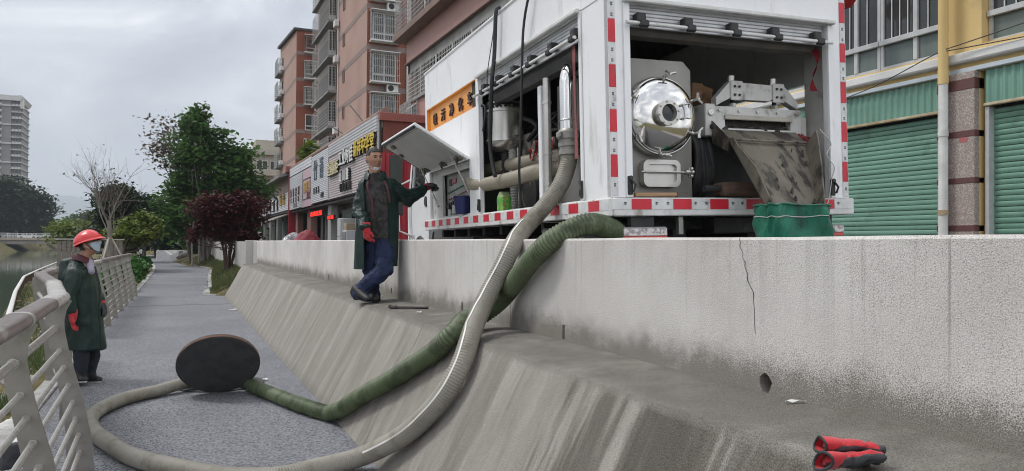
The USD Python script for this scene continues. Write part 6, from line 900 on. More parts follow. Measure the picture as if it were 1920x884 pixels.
for pts, lab in (([(9.92, 20, 4.3), (9.9, 14, 3.95), (9.88, 10, 3.86), (9.86, 8.4, 3.95), (9.78, 7.0, 4.26)], 'thin dark wire sagging along the yellow building left of the downpipe'), ([(9.78, 7.0, 4.26), (9.85, 6.4, 4.24), (9.9, 5.2, 4.20), (9.9, 3.0, 4.2)], 'thin wire running right from the downpipe on the yellow building'), ([(9.78, 7.0, 4.27), (9.85, 6.2, 4.36), (9.9, 5.0, 4.5), (9.9, 3.0, 4.75)], 'thin dark wire rising to the right from the downpipe')):
    tag(obj('facade_wire', B().tube(spline(pts, 8), 0.008, 5), LOOKS['rubber_black']), lab, 'wire')
lan = thing('red_lantern', 'red paper lantern with tassel hung high beside the window of the yellow building', 'lantern', M=mat4(t=(9.45, 8.37, 5.38)))
lred = mat('lantern_red', (0.42, 0.02, 0.02), (0.33, 0.015, 0.016), rough=0.7, trans=0.3)
obj('shade', B().lathe([(0.05, -0.16), (0.14, -0.13), (0.20, -0.04), (0.20, 0.04), (0.14, 0.13), (0.05, 0.16)], 20), lred, lan, smooth=40); obj('tassel', B().cyl((0, 0, -0.16), (0, 0, -0.42), 0.03, 0.012, 8), lred, lan); obj('cord', B().cyl((0, 0, 0.16), (0, 0, 1.2), 0.006, n=5), lred, lan)
# ---------------------------------------------------------------- generic caged windows
def cage(y0, y1, z0, z1, x, out, sy=0.13, sz=0.2, r=0.011, ends=True):
    """steel grille box on a street front (-x side)"""
    b = B(); xo = x-out
    for yy in np.arange(y0, y1+0.001, sy): b.box(xo-0.006, xo+0.006, yy-r*1.3, yy+r*1.3, z0, z1)
    for zz in np.arange(z0, z1+0.001, sz): b.box(xo-r, xo+r, y0, y1, zz-r, zz+r)
    for zz in np.arange(z0, z1+0.001, sz):
        for yy in ((y0, y1) if ends else ()): b.box(xo, x, yy-r, yy+r, zz-r, zz+r)
    for xx in np.arange(xo, x, sy):
        for yy in ((y0, y1) if ends else ()): b.box(xx-r, xx+r, yy-r, yy+r, z0, z1)
    return b
tile_pink = mat('pink_mosaic', (0.42, 0.235, 0.20), (0.36, 0.195, 0.165), rough=0.55, scale=26, detail=2, dirt=(0.30, 0.18, 0.15), dscale=0.7, dlo=0.55, dhi=0.75, bump=0.004, bscale=55)
conc_grey = mat('fair_concrete', (0.27, 0.265, 0.255), (0.20, 0.195, 0.185), rough=0.85, scale=1.4, detail=6, dirt=(0.12, 0.115, 0.10), dscale=0.8, dlo=0.55, dhi=0.75)
brown_soffit = mat('brown_slab', (0.22, 0.15, 0.125), (0.17, 0.115, 0.095), rough=0.8, scale=1.5)
pk = thing('pink_building', 'pink mosaic apartment block with long caged balconies rising behind the truck', 'building')
obj('wall', B().box(X0+0.02, 16, 20.4, 34.3, 0.5, 8.2), tile_pink, pk); obj('wall', B().box(X0+0.02, 10.4, 20.4, 34.3, 10.02, 11.12), tile_pink, pk); obj('wall', B().box(X0+1.2, 16, 20.4, 34.3, 8.2, 20), mat('room_dark', (0.05, 0.05, 0.05), (0.03, 0.03, 0.03), rough=0.9), pk)
obj('lintel_band', B().box(X0+0.10, 10.4, 20.4, 34.28, 9.56, 10.0), conc_grey, pk); obj('groove_ledge', B().cbox(X0-0.07, 10.4, 20.3, 34.42, 10.0, 10.06, 0.01), brown_soffit, pk)
obj('end_wall', B().box(X0+0.1, 11.2, 34.0, 34.28, 8.2, 20), tile_pink, pk)
obj('balcony_slab', B().cbox(X0-0.55, 11.2, 20.3, 34.75, 11.12, 11.42, 0.01), brown_soffit, pk)
obj('balcony_slab', B().cbox(X0-0.10, 11.2, 20.4, 34.3, 8.05, 8.2, 0.01), conc_grey, pk)
for zf in (8.21, 11.43):
    sl = 20.5 if zf > 9 else 20.5; xo = X0-0.45 if zf > 11 else X0+0.06; zt = 9.55 if zf < 9 else 13.6
    cg = obj('balcony_cage', cage(sl, 34.6 if zf > 11 else 34.2, zf+0.02, zt, xo+0.3, 0.3, 0.20, 0.19, 0.011), bars_white if zf < 9 else bars_m, pk)
    for yy in np.arange(21.6, 34, 2.1): obj('cage_post', B().box(xo-0.03, xo+0.02, yy-0.03, yy+0.03, zf+0.02, zt), bars_white, cg)
    for yy in np.arange(21.2, 33.6, 2.6):
        w = obj('window', B().prism(Polygon(rect(yy, yy+1.9, zf+0.25, zf+1.3), [rect(yy+0.06, yy+0.92, zf+0.31, zf+1.24), rect(yy+0.98, yy+1.84, zf+0.31, zf+1.24)]), X0+1.12, X0+1.19, 'yz'), frame_white, pk); obj('pane', B().box(X0+1.15, X0+1.16, yy+0.05, yy+1.85, zf+0.3, zf+1.25), pane_dark, w)
obj('balcony_slab', B().cbox(X0-0.5, 11.2, 20.3, 34.7, 13.75, 14.0, 0.01), brown_soffit, pk); obj('balcony_slab', B().box(X0-0.5, 11.2, 20.3, 34.7, 14.01, 20), tile_pink, pk)
lw = obj('window', B().prism(Polygon(rect(32.4, 34.0, 6.1, 7.9), [rect(32.46, 33.17, 6.16, 7.84), rect(33.23, 33.94, 6.16, 7.84)]), X0-0.05, X0+0.015, 'yz'), frame_white, pk); obj('pane', B().box(X0-0.02, X0-0.01, 32.45, 33.95, 6.15, 7.85), pane_dark, lw); obj('grille', cage(32.3, 34.1, 6.0, 8.0, X0, 0.35), bars_m, lw)
# ---------------------------------------------------------------- row of shops
sheet_red = mat('red_sheet', (0.36, 0.022, 0.035), (0.28, 0.018, 0.03), rough=0.45, scale=2)
wall_red = mat('oxide_red_wall', (0.215, 0.070, 0.052), (0.17, 0.055, 0.042), rough=0.85, scale=1.2, detail=6, dirt=(0.12, 0.045, 0.038), dscale=0.9, dlo=0.5, dhi=0.75)
tile_red = mat('red_cornice_tile', (0.24, 0.075, 0.06), (0.30, 0.10, 0.08), rough=0.6, scale=18, detail=2)
sign_grey = mat('sign_slat_pinkgrey', (0.50, 0.43, 0.44), (0.56, 0.49, 0.49), rough=0.5, scale=2); sign_grey2 = mat('sign_slat_grey', (0.50, 0.505, 0.52), (0.42, 0.425, 0.44), rough=0.5, scale=2)
sign_white = mat('sign_slat_white', (0.66, 0.665, 0.70), (0.60, 0.605, 0.63), rough=0.5, scale=2); sign_pink = mat('sign_pink', (0.56, 0.40, 0.45), (0.50, 0.35, 0.41), rough=0.5, scale=2)
shop_dark = mat('shop_interior_dark', (0.045, 0.043, 0.042), (0.03, 0.03, 0.03), rough=0.8)
soffit_m = mat('shop_soffit', (0.17, 0.155, 0.14), (0.13, 0.12, 0.11), rough=0.8, scale=1.5)
XS = 7.5
sp = thing('shop_building', 'low red shop building with a tall slatted signboard facing the street', 'shop')
obj('end_wall', B().box(XS+0.16, 10.2, 29.40, 29.6, 0.7, 6.45), wall_red, sp); obj('roof', B().box(XS+0.1, 12.3, 29.5, 54.9, 6.2, 6.5), conc_grey, sp)
obj('cornice', B().cbox(XS-0.02, 10.2, 29.30, 29.62, 6.46, 6.80, 0.02), tile_red, sp); obj('cornice', B().prism([(XS-0.06, 6.72), (XS-0.06, 6.80), (XS+0.35, 7.12), (XS+0.45, 7.12), (XS+0.45, 6.5), (XS+0.1, 6.5)], 29.64, 54.8, 'xz'), mat('brown_coping', (0.30, 0.20, 0.165), (0.24, 0.16, 0.135), rough=0.8, scale=3), sp)
obj('wall', B().box(8.75, 8.9, 29.6, 54.9, 0.7, 6.2), mat('shopfront_wall', (0.28, 0.24, 0.21), (0.22, 0.19, 0.17), rough=0.8, scale=1), sp); obj('soffit', B().box(XS+0.14, 8.75, 29.6, 54.9, 3.62, 3.72), soffit_m, sp)
def slats(b, y0, y1, z0, z1, x, pitch=0.115, dep=0.04):
    for z in np.arange(z0, z1-0.05, pitch): b.box(x-dep, x, y0, y1, z+0.028, z+pitch)
    return b
def signboard(name, label, y0, y1, z0, z1, m, x=XS, pitch=0.115, frame=True):
    t = thing(name, label, 'shop sign', 'signboards along the shops')
    obj('backing', B().box(x+0.003, x+0.12, y0, y1, z0, z1), mat('sign_backing', (0.06, 0.055, 0.055), rough=0.7), t)
    obj('slats', slats(B(), y0+0.03, y1-0.03, z0+0.03, z1-0.02, x, pitch), m, t, kind='stuff')
    if frame: obj('edge_trim', B().box(x-0.06, x+0.02, y0-0.02, y0+0.025, z0, z1), frame_alu, t)
    return t
ltr_white = mat('letter_white', (0.74, 0.74, 0.72), (0.66, 0.66, 0.64), rough=0.5); ltr_yellow = mat('letter_yellow', (0.66, 0.48, 0.045), (0.60, 0.42, 0.04), rough=0.5); ltr_cream = mat('letter_cream', (0.64, 0.58, 0.36), rough=0.5); ltr_dark = mat('letter_black', (0.03, 0.028, 0.028), rough=0.5); ltr_gold = mat('letter_gold', (0.50, 0.33, 0.12), rough=0.45)
def lettering(t, chars, y_first, z, size, step, face, side=ltr_dark, x=XS-0.05, dep=0.12, wide=1.0):
    """characters read from far (left in the photo, large y) to near"""
    for i, ch in enumerate(chars):
        if ch == ' ': continue
        b = B(); M = basis4(np.array([0, -size*wide, 0]), np.array([0, 0, size]), np.array([-1.0, 0, 0]), (x, y_first-i*step, z-size/2))
        if side: b2 = B(); glyph(b2, ch, M, dep); c = obj('letter', b2, side, t); M2 = M.copy(); M2[0, 3] -= dep+0.002; M2[2, 3] += size*0.02; glyph(b, ch, M2, 0.02); obj('letter_face', b, face, c)
        else: glyph(b, ch, M, dep); obj('letter', b, face, t)
sA = signboard('shop_sign', 'largest slatted signboard nearest the truck with white and yellow raised characters', 29.55, 40.0, 3.75, 6.72, sign_grey)
obj('upper_slats', slats(B(), 29.6, 39.96, 6.02, 6.70, XS-0.045, 0.135), sign_grey2, sA, kind='stuff')
lettering(sA, '全屋厨柜', 39.75, 5.33, 0.74, 0.72, ltr_cream); lettering(sA, '工业时佳', 36.75, 5.62, 0.80, 0.80, ltr_white); lettering(sA, '新祥中华堂', 33.45, 5.72, 0.76, 0.77, ltr_yellow)
lettering(sA, '山川雅', 36.6, 4.74, 0.62, 0.78, ltr_white); lettering(sA, '专业定制', 36.6, 4.20, 0.42, 0.62, ltr_dark, None)
sB = signboard('shop_sign', 'white slatted signboard with two thin dark calligraphy characters', 40.1, 45.5, 3.78, 6.65, sign_white, pitch=0.10)
lettering(sB, '竹语', 44.6, 5.75, 1.25, 1.9, mat('letter_bluegrey', (0.10, 0.13, 0.16)), None, dep=0.03); lettering(sB, '日用品', 44.6, 4.55, 0.42, 0.75, ltr_dark, None, dep=0.03); lettering(sB, '小店', 42.2, 4.18, 0.36, 0.5, ltr_dark, None, dep=0.03)
sC = thing('shop_sign', 'plain pink signboard with gold characters between two white ones', 'shop sign', 'signboards along the shops')
obj('board', B().box(XS-0.03, XS+0.1, 45.55, 48.9, 3.75, 6.1), sign_pink, sC); obj('frame', B().prism(Polygon(rect(45.7, 48.7, 4.2, 5.5), [rect(45.75, 48.65, 4.25, 5.45)]), XS-0.05, XS-0.031, 'yz'), ltr_dark, sC)
lettering(sC, '鑫美儿', 48.3, 5.0, 0.72, 0.85, ltr_gold, None, dep=0.03); lettering(sC, '美家', 47.0, 4.45, 0.42, 0.6, mat('letter_brown', (0.2, 0.09, 0.07)), None, dep=0.03)
obj('upper_slats', slats(B(), 45.5, 54.6, 5.72 if False else 6.12, 6.7, XS, 0.19, 0.06), sign_white, sC, kind='stuff')
sD = signboard('shop_sign', 'white signboard with three lines of brown characters at the far end of the red shops', 49.0, 54.7, 3.75, 6.1, sign_white, pitch=0.10)
lettering(sD, '家庭装修', 54.2, 4.95, 0.62, 1.2, mat('letter_brown2', (0.13, 0.06, 0.05)), None, dep=0.03) if False else lettering(sD, '装修定制', 54.2, 4.95, 0.62, 1.2, mat('letter_brown2', (0.13, 0.06, 0.05)), None, dep=0.03)
lettering(sD, '欢迎光临', 54.0, 4.42, 0.4, 1.15, LOOKS['letter_brown2'], None, dep=0.03); lettering(sD, '家具', 52.5, 4.05, 0.36, 0.9, LOOKS['letter_brown2'], None, dep=0.03) if False else lettering(sD, '家用', 52.5, 4.05, 0.36, 0.9, LOOKS['letter_brown2'], None, dep=0.03)
rs = thing('red_sheet_fence', 'bright red corrugated sheet screen against the end of the shop building', 'fence')
xx = np.arange(7.28, 10.1, 0.055); pr = np.where((np.arange(len(xx))//2) % 2 == 0, 0, 0.035)
obj('sheet', B().grid(np.stack([np.stack([xx, 29.20-pr, 0*xx+z], -1) for z in (0.75, 5.15)], 0)), sheet_red, rs); obj('post', B().cbox(7.2, 7.28, 29.1, 29.2, 0.7, 5.25, 0.01), wall_red, rs); obj('dark_sheet', B().box(7.86, 8.36, 29.05, 29.12, 3.9, 5.05), mat('dark_green_sheet', (0.035, 0.05, 0.045), (0.05, 0.065, 0.06), rough=0.6, scale=2), rs); obj('notice', B().box(7.95, 8.4, 29.0, 29.03, 3.25, 3.65), mat('notice_green', (0.25, 0.36, 0.29), (0.5, 0.52, 0.48), rough=0.6, scale=6), rs)
# ground floor of the shops
col_pink = mat('pink_brown_pillar', (0.29, 0.16, 0.13), (0.25, 0.135, 0.11), rough=0.8, scale=1); col_grey = mat('grey_pillar', (0.36, 0.355, 0.335), (0.30, 0.295, 0.28), rough=0.8, scale=1)
for y0, y1, m in ((29.7, 30.3, col_grey), (35.0, 35.5, col_grey), (41.6, 42.5, col_grey), (48.2, 49.6, col_pink), (53.8, 54.8, col_pink)): obj('pillar', B().cbox(7.9, 8.3, y0, y1, 0.7, 3.62, 0.02), m, sp)
for y0, y1 in ((42.7, 48.0), (49.8, 53.6), (30.5, 34.8)):
    d = obj('shopfront', B().box(8.60, 8.66, y0, y1, 0.75, 3.2), shop_dark, sp)
    for yy in np.linspace(y0, y1, 5): obj('door_frame', B().box(8.54, 8.60, yy-0.05, yy+0.05, 0.75, 3.2), frame_alu, d)
gs = obj('grey_green_shutter', B().box(8.50, 8.56, 39.2, 41.5, 0.75, 3.3), mat('shutter_greygreen', (0.20, 0.235, 0.21), (0.165, 0.195, 0.175), rough=0.5, scale=1), sp); obj('slats', slats(B(), 39.25, 41.45, 0.8, 3.25, 8.5, 0.12, 0.02), LOOKS['shutter_greygreen'], gs, kind='stuff')
led_bg = mat('led_housing', (0.09, 0.012, 0.012), rough=0.4); led_on = emit('led_red', (1.0, 0.03, 0.02), 1.6)
for (y0, y1, z0, z1, chars, lab) in ((43.3, 47.3, 3.08, 3.44, '欢迎光临', 'glowing red scrolling sign above the shop door, the farther of two'), (39.9, 41.7, 2.76, 3.02, '烟酒', 'glowing red sign above the grey green shutter, the nearer of two')):
    t = thing('led_sign', lab, 'led sign'); obj('housing', B().cbox(7.72, 7.84, y0, y1, z0, z1, 0.02), led_bg, t); s = z1-z0-0.06; n = len(chars)
    for i, ch in enumerate(chars):
        b = B(); glyph(b, ch, basis4(np.array([0, -(y1-y0)/n*0.85, 0]), np.array([0, 0, s]), np.array([-1.0, 0, 0]), (7.719, y1-0.08-(y1-y0)/n*i, z0+0.03)), 0.012); obj('lit_character', b, led_on, t)
fr = thing('refrigerator', 'pale grey two door refrigerator standing outside the shops', 'refrigerator', M=mat4(t=(7.65, 37.9, 0.76)))
wh = mat('appliance_white', (0.52, 0.525, 0.53), (0.47, 0.475, 0.48), rough=0.4)
obj('body', B().cbox(0, 0.7, -0.4, 0.4, 0.0, 2.0, 0.02), wh, fr); obj('door', B().cbox(-0.05, -0.004, -0.39, 0.39, 0.06, 1.05, 0.015), wh, fr); obj('door', B().cbox(-0.05, -0.004, -0.39, 0.39, 1.08, 1.98, 0.015), wh, fr)
obj('front_door', B().cbox(0.02, 0.68, -0.45, -0.404, 0.06, 1.05, 0.015), wh, fr); obj('front_door', B().cbox(0.02, 0.68, -0.45, -0.404, 1.09, 1.98, 0.015), wh, fr)
card = mat('cardboard', (0.36, 0.285, 0.20), (0.30, 0.235, 0.165), rough=0.85, scale=3)
for k, (y, z, x, w, h, dd, m, lab) in enumerate(((36.6, 0.76, 7.6, 0.65, 0.75, 0.55, card, 'cardboard box at the bottom of the stack outside the shops'), (36.6, 1.52, 7.62, 0.62, 0.5, 0.52, card, 'cardboard box in the middle of the stack outside the shops'), (36.6, 2.03, 7.64, 0.6, 0.45, 0.5, card, 'cardboard box on top of the stack outside the shops'), (35.6, 0.76, 7.4, 0.9, 1.35, 0.6, wh, 'grey metal cabinet standing beside the stacked cardboard boxes'))):
    t = thing('box' if k < 3 else 'cabinet', lab, 'box' if k < 3 else 'cabinet', M=mat4(t=(x, y, z)))
    obj('carcass', B().cbox(0, dd, -w/2, w/2, 0, h, 0.015), m, t); obj('flap_seam' if k < 3 else 'door', B().box(-0.006, -0.001, -w/2+0.05, w/2-0.05, h*0.48, h*0.52) if k < 3 else B().cbox(-0.03, -0.002, -w/2+0.05, w/2-0.05, 0.3, h-0.08, 0.01), mat('tape_tan', (0.3, 0.22, 0.14)) if k < 3 else mat('cabinet_door_grey', (0.2, 0.2, 0.2)), t)
eb = thing('electric_cabinet', 'tall beige ribbed electric cabinet beside the truck cab', 'electric cabinet', M=mat4(t=(5.0, 19.0, 0.76)))
beige = mat('cabinet_beige', (0.44, 0.41, 0.36), (0.37, 0.345, 0.30), rough=0.6, scale=2, dirt=(0.26, 0.24, 0.2), dscale=2)
obj('body', B().cbox(-0.32, 0.32, 0.0, 0.35, 0.0, 1.50, 0.015), beige, eb); obj('roof', B().cbox(-0.35, 0.35, -0.03, 0.38, 1.50, 1.56, 0.015), beige, eb)
for k in range(5): obj('rib', B().cbox(-0.25+0.11*k, -0.19+0.11*k, -0.022, -0.002, 0.1, 1.40, 0.006), beige, eb)
# second, lower row of shops beyond
s2 = thing('far_shop_building', 'farther pale pink shop building with a low eave and a white slatted sign', 'shop')
pale_pink = mat('pale_pink_wall', (0.40, 0.305, 0.27), (0.34, 0.26, 0.23), rough=0.85, scale=0.8, detail=5)
obj('wall', B().box(XS+0.06, 12, 55.0, 76, 5.25, 6.35), pale_pink, s2); obj('end_wall', B().box(XS-0.08, XS+0.4, 54.82, 55.0, 0.7, 6.5), sheet_red, s2); obj('eave', B().prism([(XS-0.75, 6.15), (XS-0.75, 6.28), (XS+0.8, 7.1), (12, 7.1), (12, 6.36), (XS+0.05, 6.36)], 55.02, 76, 'xz'), conc_grey, s2); obj('cornice', B().cbox(XS-0.3, XS+0.6, 54.7, 55.3, 6.52, 6.95, 0.02), tile_red, s2)
obj('inner_wall', B().box(8.8, 8.9, 55, 76, 0.7, 5.25), shop_dark, s2); obj('soffit', B().box(XS+0.05, 8.8, 55, 76, 3.72, 3.80), soffit_m, s2)
for y0 in (56.5, 60.5, 65, 70, 75): obj('pillar', B().cbox(7.9, 8.3, y0, y0+0.6, 0.7, 3.7, 0.02), col_grey, s2)
for y0 in (57.4, 61.4, 66): obj('shopfront', B().box(8.5, 8.56, y0, y0+2.7, 0.75, 3.3), mat('turquoise_front', (0.22, 0.34, 0.33), (0.30, 0.38, 0.36), rough=0.4, scale=2), s2)
obj('awning', B().prism([(6.4, 3.05), (6.4, 3.12), (8.0, 3.78), (8.0, 3.70)], 55.4, 64, 'xz'), mat('awning_brown', (0.20, 0.17, 0.15), (0.26, 0.23, 0.2), rough=0.8, scale=3), s2)
sE = signboard('shop_sign', 'smaller white slatted signboard with black and gold characters on the far shops', 55.3, 75.6, 3.82, 5.22, sign_white, pitch=0.12)
lettering(sE, '川山小吃', 73.5, 4.45, 0.9, 2.4, ltr_white); lettering(sE, '面馆', 64.0, 4.5, 1.0, 2.2, ltr_white); lettering(sE, '饭店', 59.5, 4.75, 0.9, 1.8, ltr_gold, None)
sF = thing('box_sign', 'small square sign sticking out from the far shop wall under the eave', 'shop sign'); obj('case', B().box(XS-0.9, XS+0.05, 69.6, 69.8, 5.35, 6.25), frame_white, sF); b = B(); text(b, '店', (XS-0.85, 69.59, 5.4), (1, 0, 0), (0, 0, 1), 0.8); obj('character', b, ltr_dark, sF)
# ---------------------------------------------------------------- apartment towers
pinkish = mat('tower_pink_render', (0.40, 0.265, 0.22), (0.35, 0.225, 0.185), rough=0.85, scale=0.25, detail=7, dirt=(0.33, 0.20, 0.16), dscale=0.35, dlo=0.55, dhi=0.75, dstretch=(1, 1, 0.4))
orange_w = mat('tower_orange_render', (0.235, 0.080, 0.048), (0.20, 0.067, 0.040), rough=0.85, scale=0.3, detail=7, dirt=(0.20, 0.06, 0.035), dscale=0.4, dlo=0.55, dhi=0.75)
band_m = mat('tower_grey_band', (0.25, 0.19, 0.17), (0.21, 0.16, 0.145), rough=0.85); roof_dk = mat('roof_dark', (0.05, 0.05, 0.055), rough=0.7)
def flat_window(t, x0, x1, z0, z1, y, ac=False, caged=True, bars=bars_m):
    """window in a wall facing -y"""
    w = obj('window', B().prism(Polygon(rect(x0, x1, z0, z1), [rect(x0+0.08, (x0+x1)/2-0.04, z0+0.55, z1-0.08), rect((x0+x1)/2+0.04, x1-0.08, z0+0.55, z1-0.08), rect(x0+0.08, (x0+x1)/2-0.04, z0+0.08, z0+0.45), rect((x0+x1)/2+0.04, x1-0.08, z0+0.08, z0+0.45)]), y-0.12, y-0.02, 'xz'), frame_white, t)
    obj('pane', B().box(x0+0.05, x1-0.05, y-0.05, y-0.03, z0+0.05, z1-0.05), pane_dark, w)
    if caged:
        b = B(); r = 0.014
        for xx in np.arange(x0-0.15, x1+0.16, 0.135): b.box(xx-r, xx+r, y-0.6-r, y-0.6+r, z0-0.05, z1+0.05)
        for zz in np.linspace(z0-0.05, z1+0.05, 5): b.box(x0-0.15, x1+0.15, y-0.6-r, y-0.6+r, zz-r, zz+r); b.box(x0-0.15-r, x0-0.15+r, y-0.6, y, zz-r, zz+r); b.box(x1+0.15-r, x1+0.15+r, y-0.6, y, zz-r, zz+r)
        for yy in np.arange(y-0.6, y, 0.13): b.box(x0-0.15-r, x0-0.15+r, yy-r, yy+r, z0, z1)
        for zz in np.arange(z0, z1, 0.2): b.box(x0-0.15-r, x0-0.15+r, y-0.6, y, zz-r, zz+r)
        obj('cage', b, bars, w); obj('cage_floor', B().cbox(x0-0.2, x1+0.2, y-0.66, y-0.001, z0-0.16, z0-0.06, 0.01), frame_white, w); obj('cage_roof', B().cbox(x0-0.2, x1+0.2, y-0.66, y-0.001, z1+0.06, z1+0.12, 0.01), frame_white, w)
    if ac:
        a = obj('air_conditioner', B().cbox(x0+1.0, x0+1.85, y-0.45, y-0.12, z0-0.75, z0-0.2, 0.02), frame_white, w); obj('fan_grille', B().lathe([(0.0, 0.01), (0.2, 0.01), (0.22, 0.0)], 16, mat4(t=(x0+1.3, y-0.451, z0-0.47)), 'y'), LOOKS['dark_lining'], a)
t1 = thing('apartment_tower', 'tall orange and pink apartment tower with caged windows behind the shops', 'building')
obj('wall', B().box(12.4, 24, 52.46, 72.5, 0.5, 34), pinkish, t1); obj('front_wall', B().box(12.405, 24, 52.42, 52.455, 0.5, 34), orange_w, t1)
for k in range(9):
    z = 6.35+2.95*k; obj('floor_band', B().box(12.385, 23.9, 52.40, 52.419, z+0.15, z+0.55), band_m, t1); obj('floor_band', B().box(12.385, 12.399, 52.46, 72.4, z+0.15, z+0.55), band_m, t1)
    flat_window(t1, 12.75, 14.5, z+0.85, z+2.85, 52.42, ac=(k in (1, 2, 4)))
    v = obj('vent', B().prism(Polygon(rect(60.0, 60.75, z+2.3, z+3.3), [rect(60.08, 60.67, z+2.38, z+3.22)]), 12.34, 12.399, 'yz'), brown_soffit, t1); obj('vent_louvre', B().box(12.37, 12.38, 60.05, 60.7, z+2.35, z+3.25), mat('louvre_brown', (0.10, 0.06, 0.05), rough=0.8), v)
    zb = 5.2+3.0*k
    bl_ = obj('balcony', B().cbox(11.65, 12.399, 63.2, 71.5, zb, zb+0.18, 0.01), conc_grey, t1); obj('back_panel', B().box(12.3, 12.38, 63.4, 71.4, zb+0.2, zb+2.4), LOOKS['room_dark'], bl_)
    obj('cage', cage(63.3, 71.4, zb+0.2, zb+2.35, 12.35, 0.65, 0.24, 0.26, 0.012), bars_m, bl_); obj('window_front', B().prism(Polygon(rect(11.72, 12.35, zb+0.2, zb+2.3), [rect(11.78, 12.0, zb+0.6, zb+2.22), rect(12.06, 12.3, zb+0.6, zb+2.22)]), 63.35, 63.42, 'xz'), frame_alu, bl_); obj('end_pane', B().box(11.75, 12.35, 63.44, 63.46, zb+0.2, zb+2.3), pane_dark, bl_)
    if k in (2, 4, 5): obj('air_conditioner', B().cbox(12.0, 12.35, 62.2, 63.0, zb-0.6, zb-0.05, 0.02), frame_white, bl_)
obj('downpipe', B().cyl((15.35, 52.3, 0.7), (15.35, 52.3, 30), 0.075, n=8), frame_white, t1); obj('downpipe', B().cyl((12.3, 62.4, 0.7), (12.3, 62.4, 30), 0.05, n=8), frame_white, t1)
t2 = thing('apartment_tower', 'farther orange apartment block with a dark flat roof edge against the sky', 'building')
obj('wall', B().box(12.4, 24, 86.54, 101, 0.5, 25.6), pinkish, t2); obj('front_wall', B().box(12.405, 24, 86.48, 86.535, 0.5, 25.6), orange_w, t2)
obj('roof', B().prism([(86.3, 25.6), (86.3, 25.85), (91, 26.3), (101.3, 27.2), (101.3, 26.9), (91, 26.0)], 12.1, 24, 'yz'), roof_dk, t2); obj('parapet', B().prism([(86.6, 25.58), (101, 25.58), (101, 26.9)], 12.45, 23, 'yz'), pinkish, t2)
for k in range(8):
    z = 2.05+2.97*k
    obj('floor_band', B().box(12.385, 23.9, 86.46, 86.479, z+0.0, z+0.4), band_m, t2); obj('floor_band', B().box(12.385, 12.399, 86.5, 101, z, z+0.4), band_m, t2)
    flat_window(t2, 13.4, 15.6, z+0.35, z+2.15, 86.48, ac=(k in (5, 6)), caged=k not in (4,), bars=bars_white if k < 7 else mat('bars_rust', (0.25, 0.14, 0.10)))
    bl_ = obj('balcony', B().cbox(11.7, 12.399, 97.6, 100.6, z, z+0.16, 0.01), conc_grey, t2); obj('cage', cage(97.6, 100.6, z+0.17, z+2.1, 12.38, 0.65, 0.22, 0.25, 0.02), bars_m, bl_); obj('back_panel', B().box(12.25, 12.38, 97.7, 100.5, z+0.2, z+2.1), pane_dark, bl_)
    obj('air_conditioner', B().cbox(11.9, 12.38, 96.6, 97.4, z+0.3, z+0.85, 0.02), frame_white, bl_)
t3 = thing('beige_building', 'low beige building with balconies glimpsed between the green tree and the towers', 'building')
bge = mat('beige_render', (0.40, 0.37, 0.31), (0.34, 0.315, 0.265), rough=0.85, scale=0.2, detail=6)
obj('wall', B().box(9.0, 26, 122, 134, 0.5, 15.2), bge, t3); obj('roof', B().box(8.6, 26, 121.5, 134, 15.2, 16.0), bge, t3); obj('roof_room', B().box(11.5, 16, 122.5, 128, 16.0, 17.6), bge, t3)
for k in range(4):
    z = 2.6+3.1*k; obj('balcony', B().cbox(8.2, 14.5, 120.9, 121.99, z, z+0.9, 0.02), bge, t3)
    for x in (9.4, 11.6, 13.6):
        w = obj('window', B().prism(Polygon(rect(x, x+1.7, z+0.95, z+2.4), [rect(x+0.08, x+0.8, z+1.03, z+2.32), rect(x+0.9, x+1.62, z+1.03, z+2.32)]), 121.9, 121.99, 'xz'), frame_white, t3); obj('pane', B().box(x+0.05, x+1.65, 121.95, 121.97, z+1, z+2.35), pane_dark, w)

for p0, p1, lab in (((7.9, 33.5, 6.9), (7.6, 35.5, 8.1), 'thin dark rod leaning up from the shop roof nearest the truck'), ((7.9, 37.5, 6.9), (7.7, 40.2, 7.7), 'thin dark rod leaning up from the middle of the shop roof'), ((7.8, 44.0, 6.9), (7.8, 48.0, 7.5), 'long thin dark rod lying slanted on the shop roof by the pot plants')):
    tag(obj('antenna_rod', B().tube([p0, p1], 0.03, 6), LOOKS['roof_dark']), lab, 'rod')

# ================================================================ PEOPLE
PR, PA = np.array([0.90996, -0.41469, 0]), np.array([0.41469, 0.90996, 0])      # the figures' own sideways and forward axes
skin = mat('skin', (0.36, 0.195, 0.125), (0.30, 0.155, 0.098), rough=0.5, scale=18, detail=4, bump=0.0006, bscale=120)
coat_m = mat('green_raincoat', (0.0080, 0.026, 0.020), (0.005, 0.017, 0.014), rough=0.48, scale=5, detail=6, bump=0.007, bscale=11, bdetail=6, spec=0.4)
coat_lining = mat('maroon_lining', (0.085, 0.016, 0.026), (0.055, 0.010, 0.017), rough=0.7)
jeans = mat('blue_jeans', (0.013, 0.024, 0.074), (0.008, 0.015, 0.045), rough=0.85, scale=7, detail=6, bump=0.006, bscale=24, bdetail=4)
navy = mat('dark_trousers', (0.018, 0.024, 0.035), (0.011, 0.015, 0.022), rough=0.85, scale=7, bump=0.006, bscale=24)
camo = mat('dark_camouflage', (0.028, 0.028, 0.026), (0.009, 0.009, 0.010), rough=0.8, scale=16, detail=3, lo=0.47, hi=0.53, bump=0.005, bscale=22, bdetail=4, dirt=(0.05, 0.035, 0.028), dscale=19, dlo=0.58, dhi=0.62)
shoe_m = mat('black_shoe', (0.012, 0.012, 0.013), (0.02, 0.02, 0.02), rough=0.55); sole_m = mat('pale_sole', (0.55, 0.54, 0.52), (0.40, 0.39, 0.37), rough=0.7)
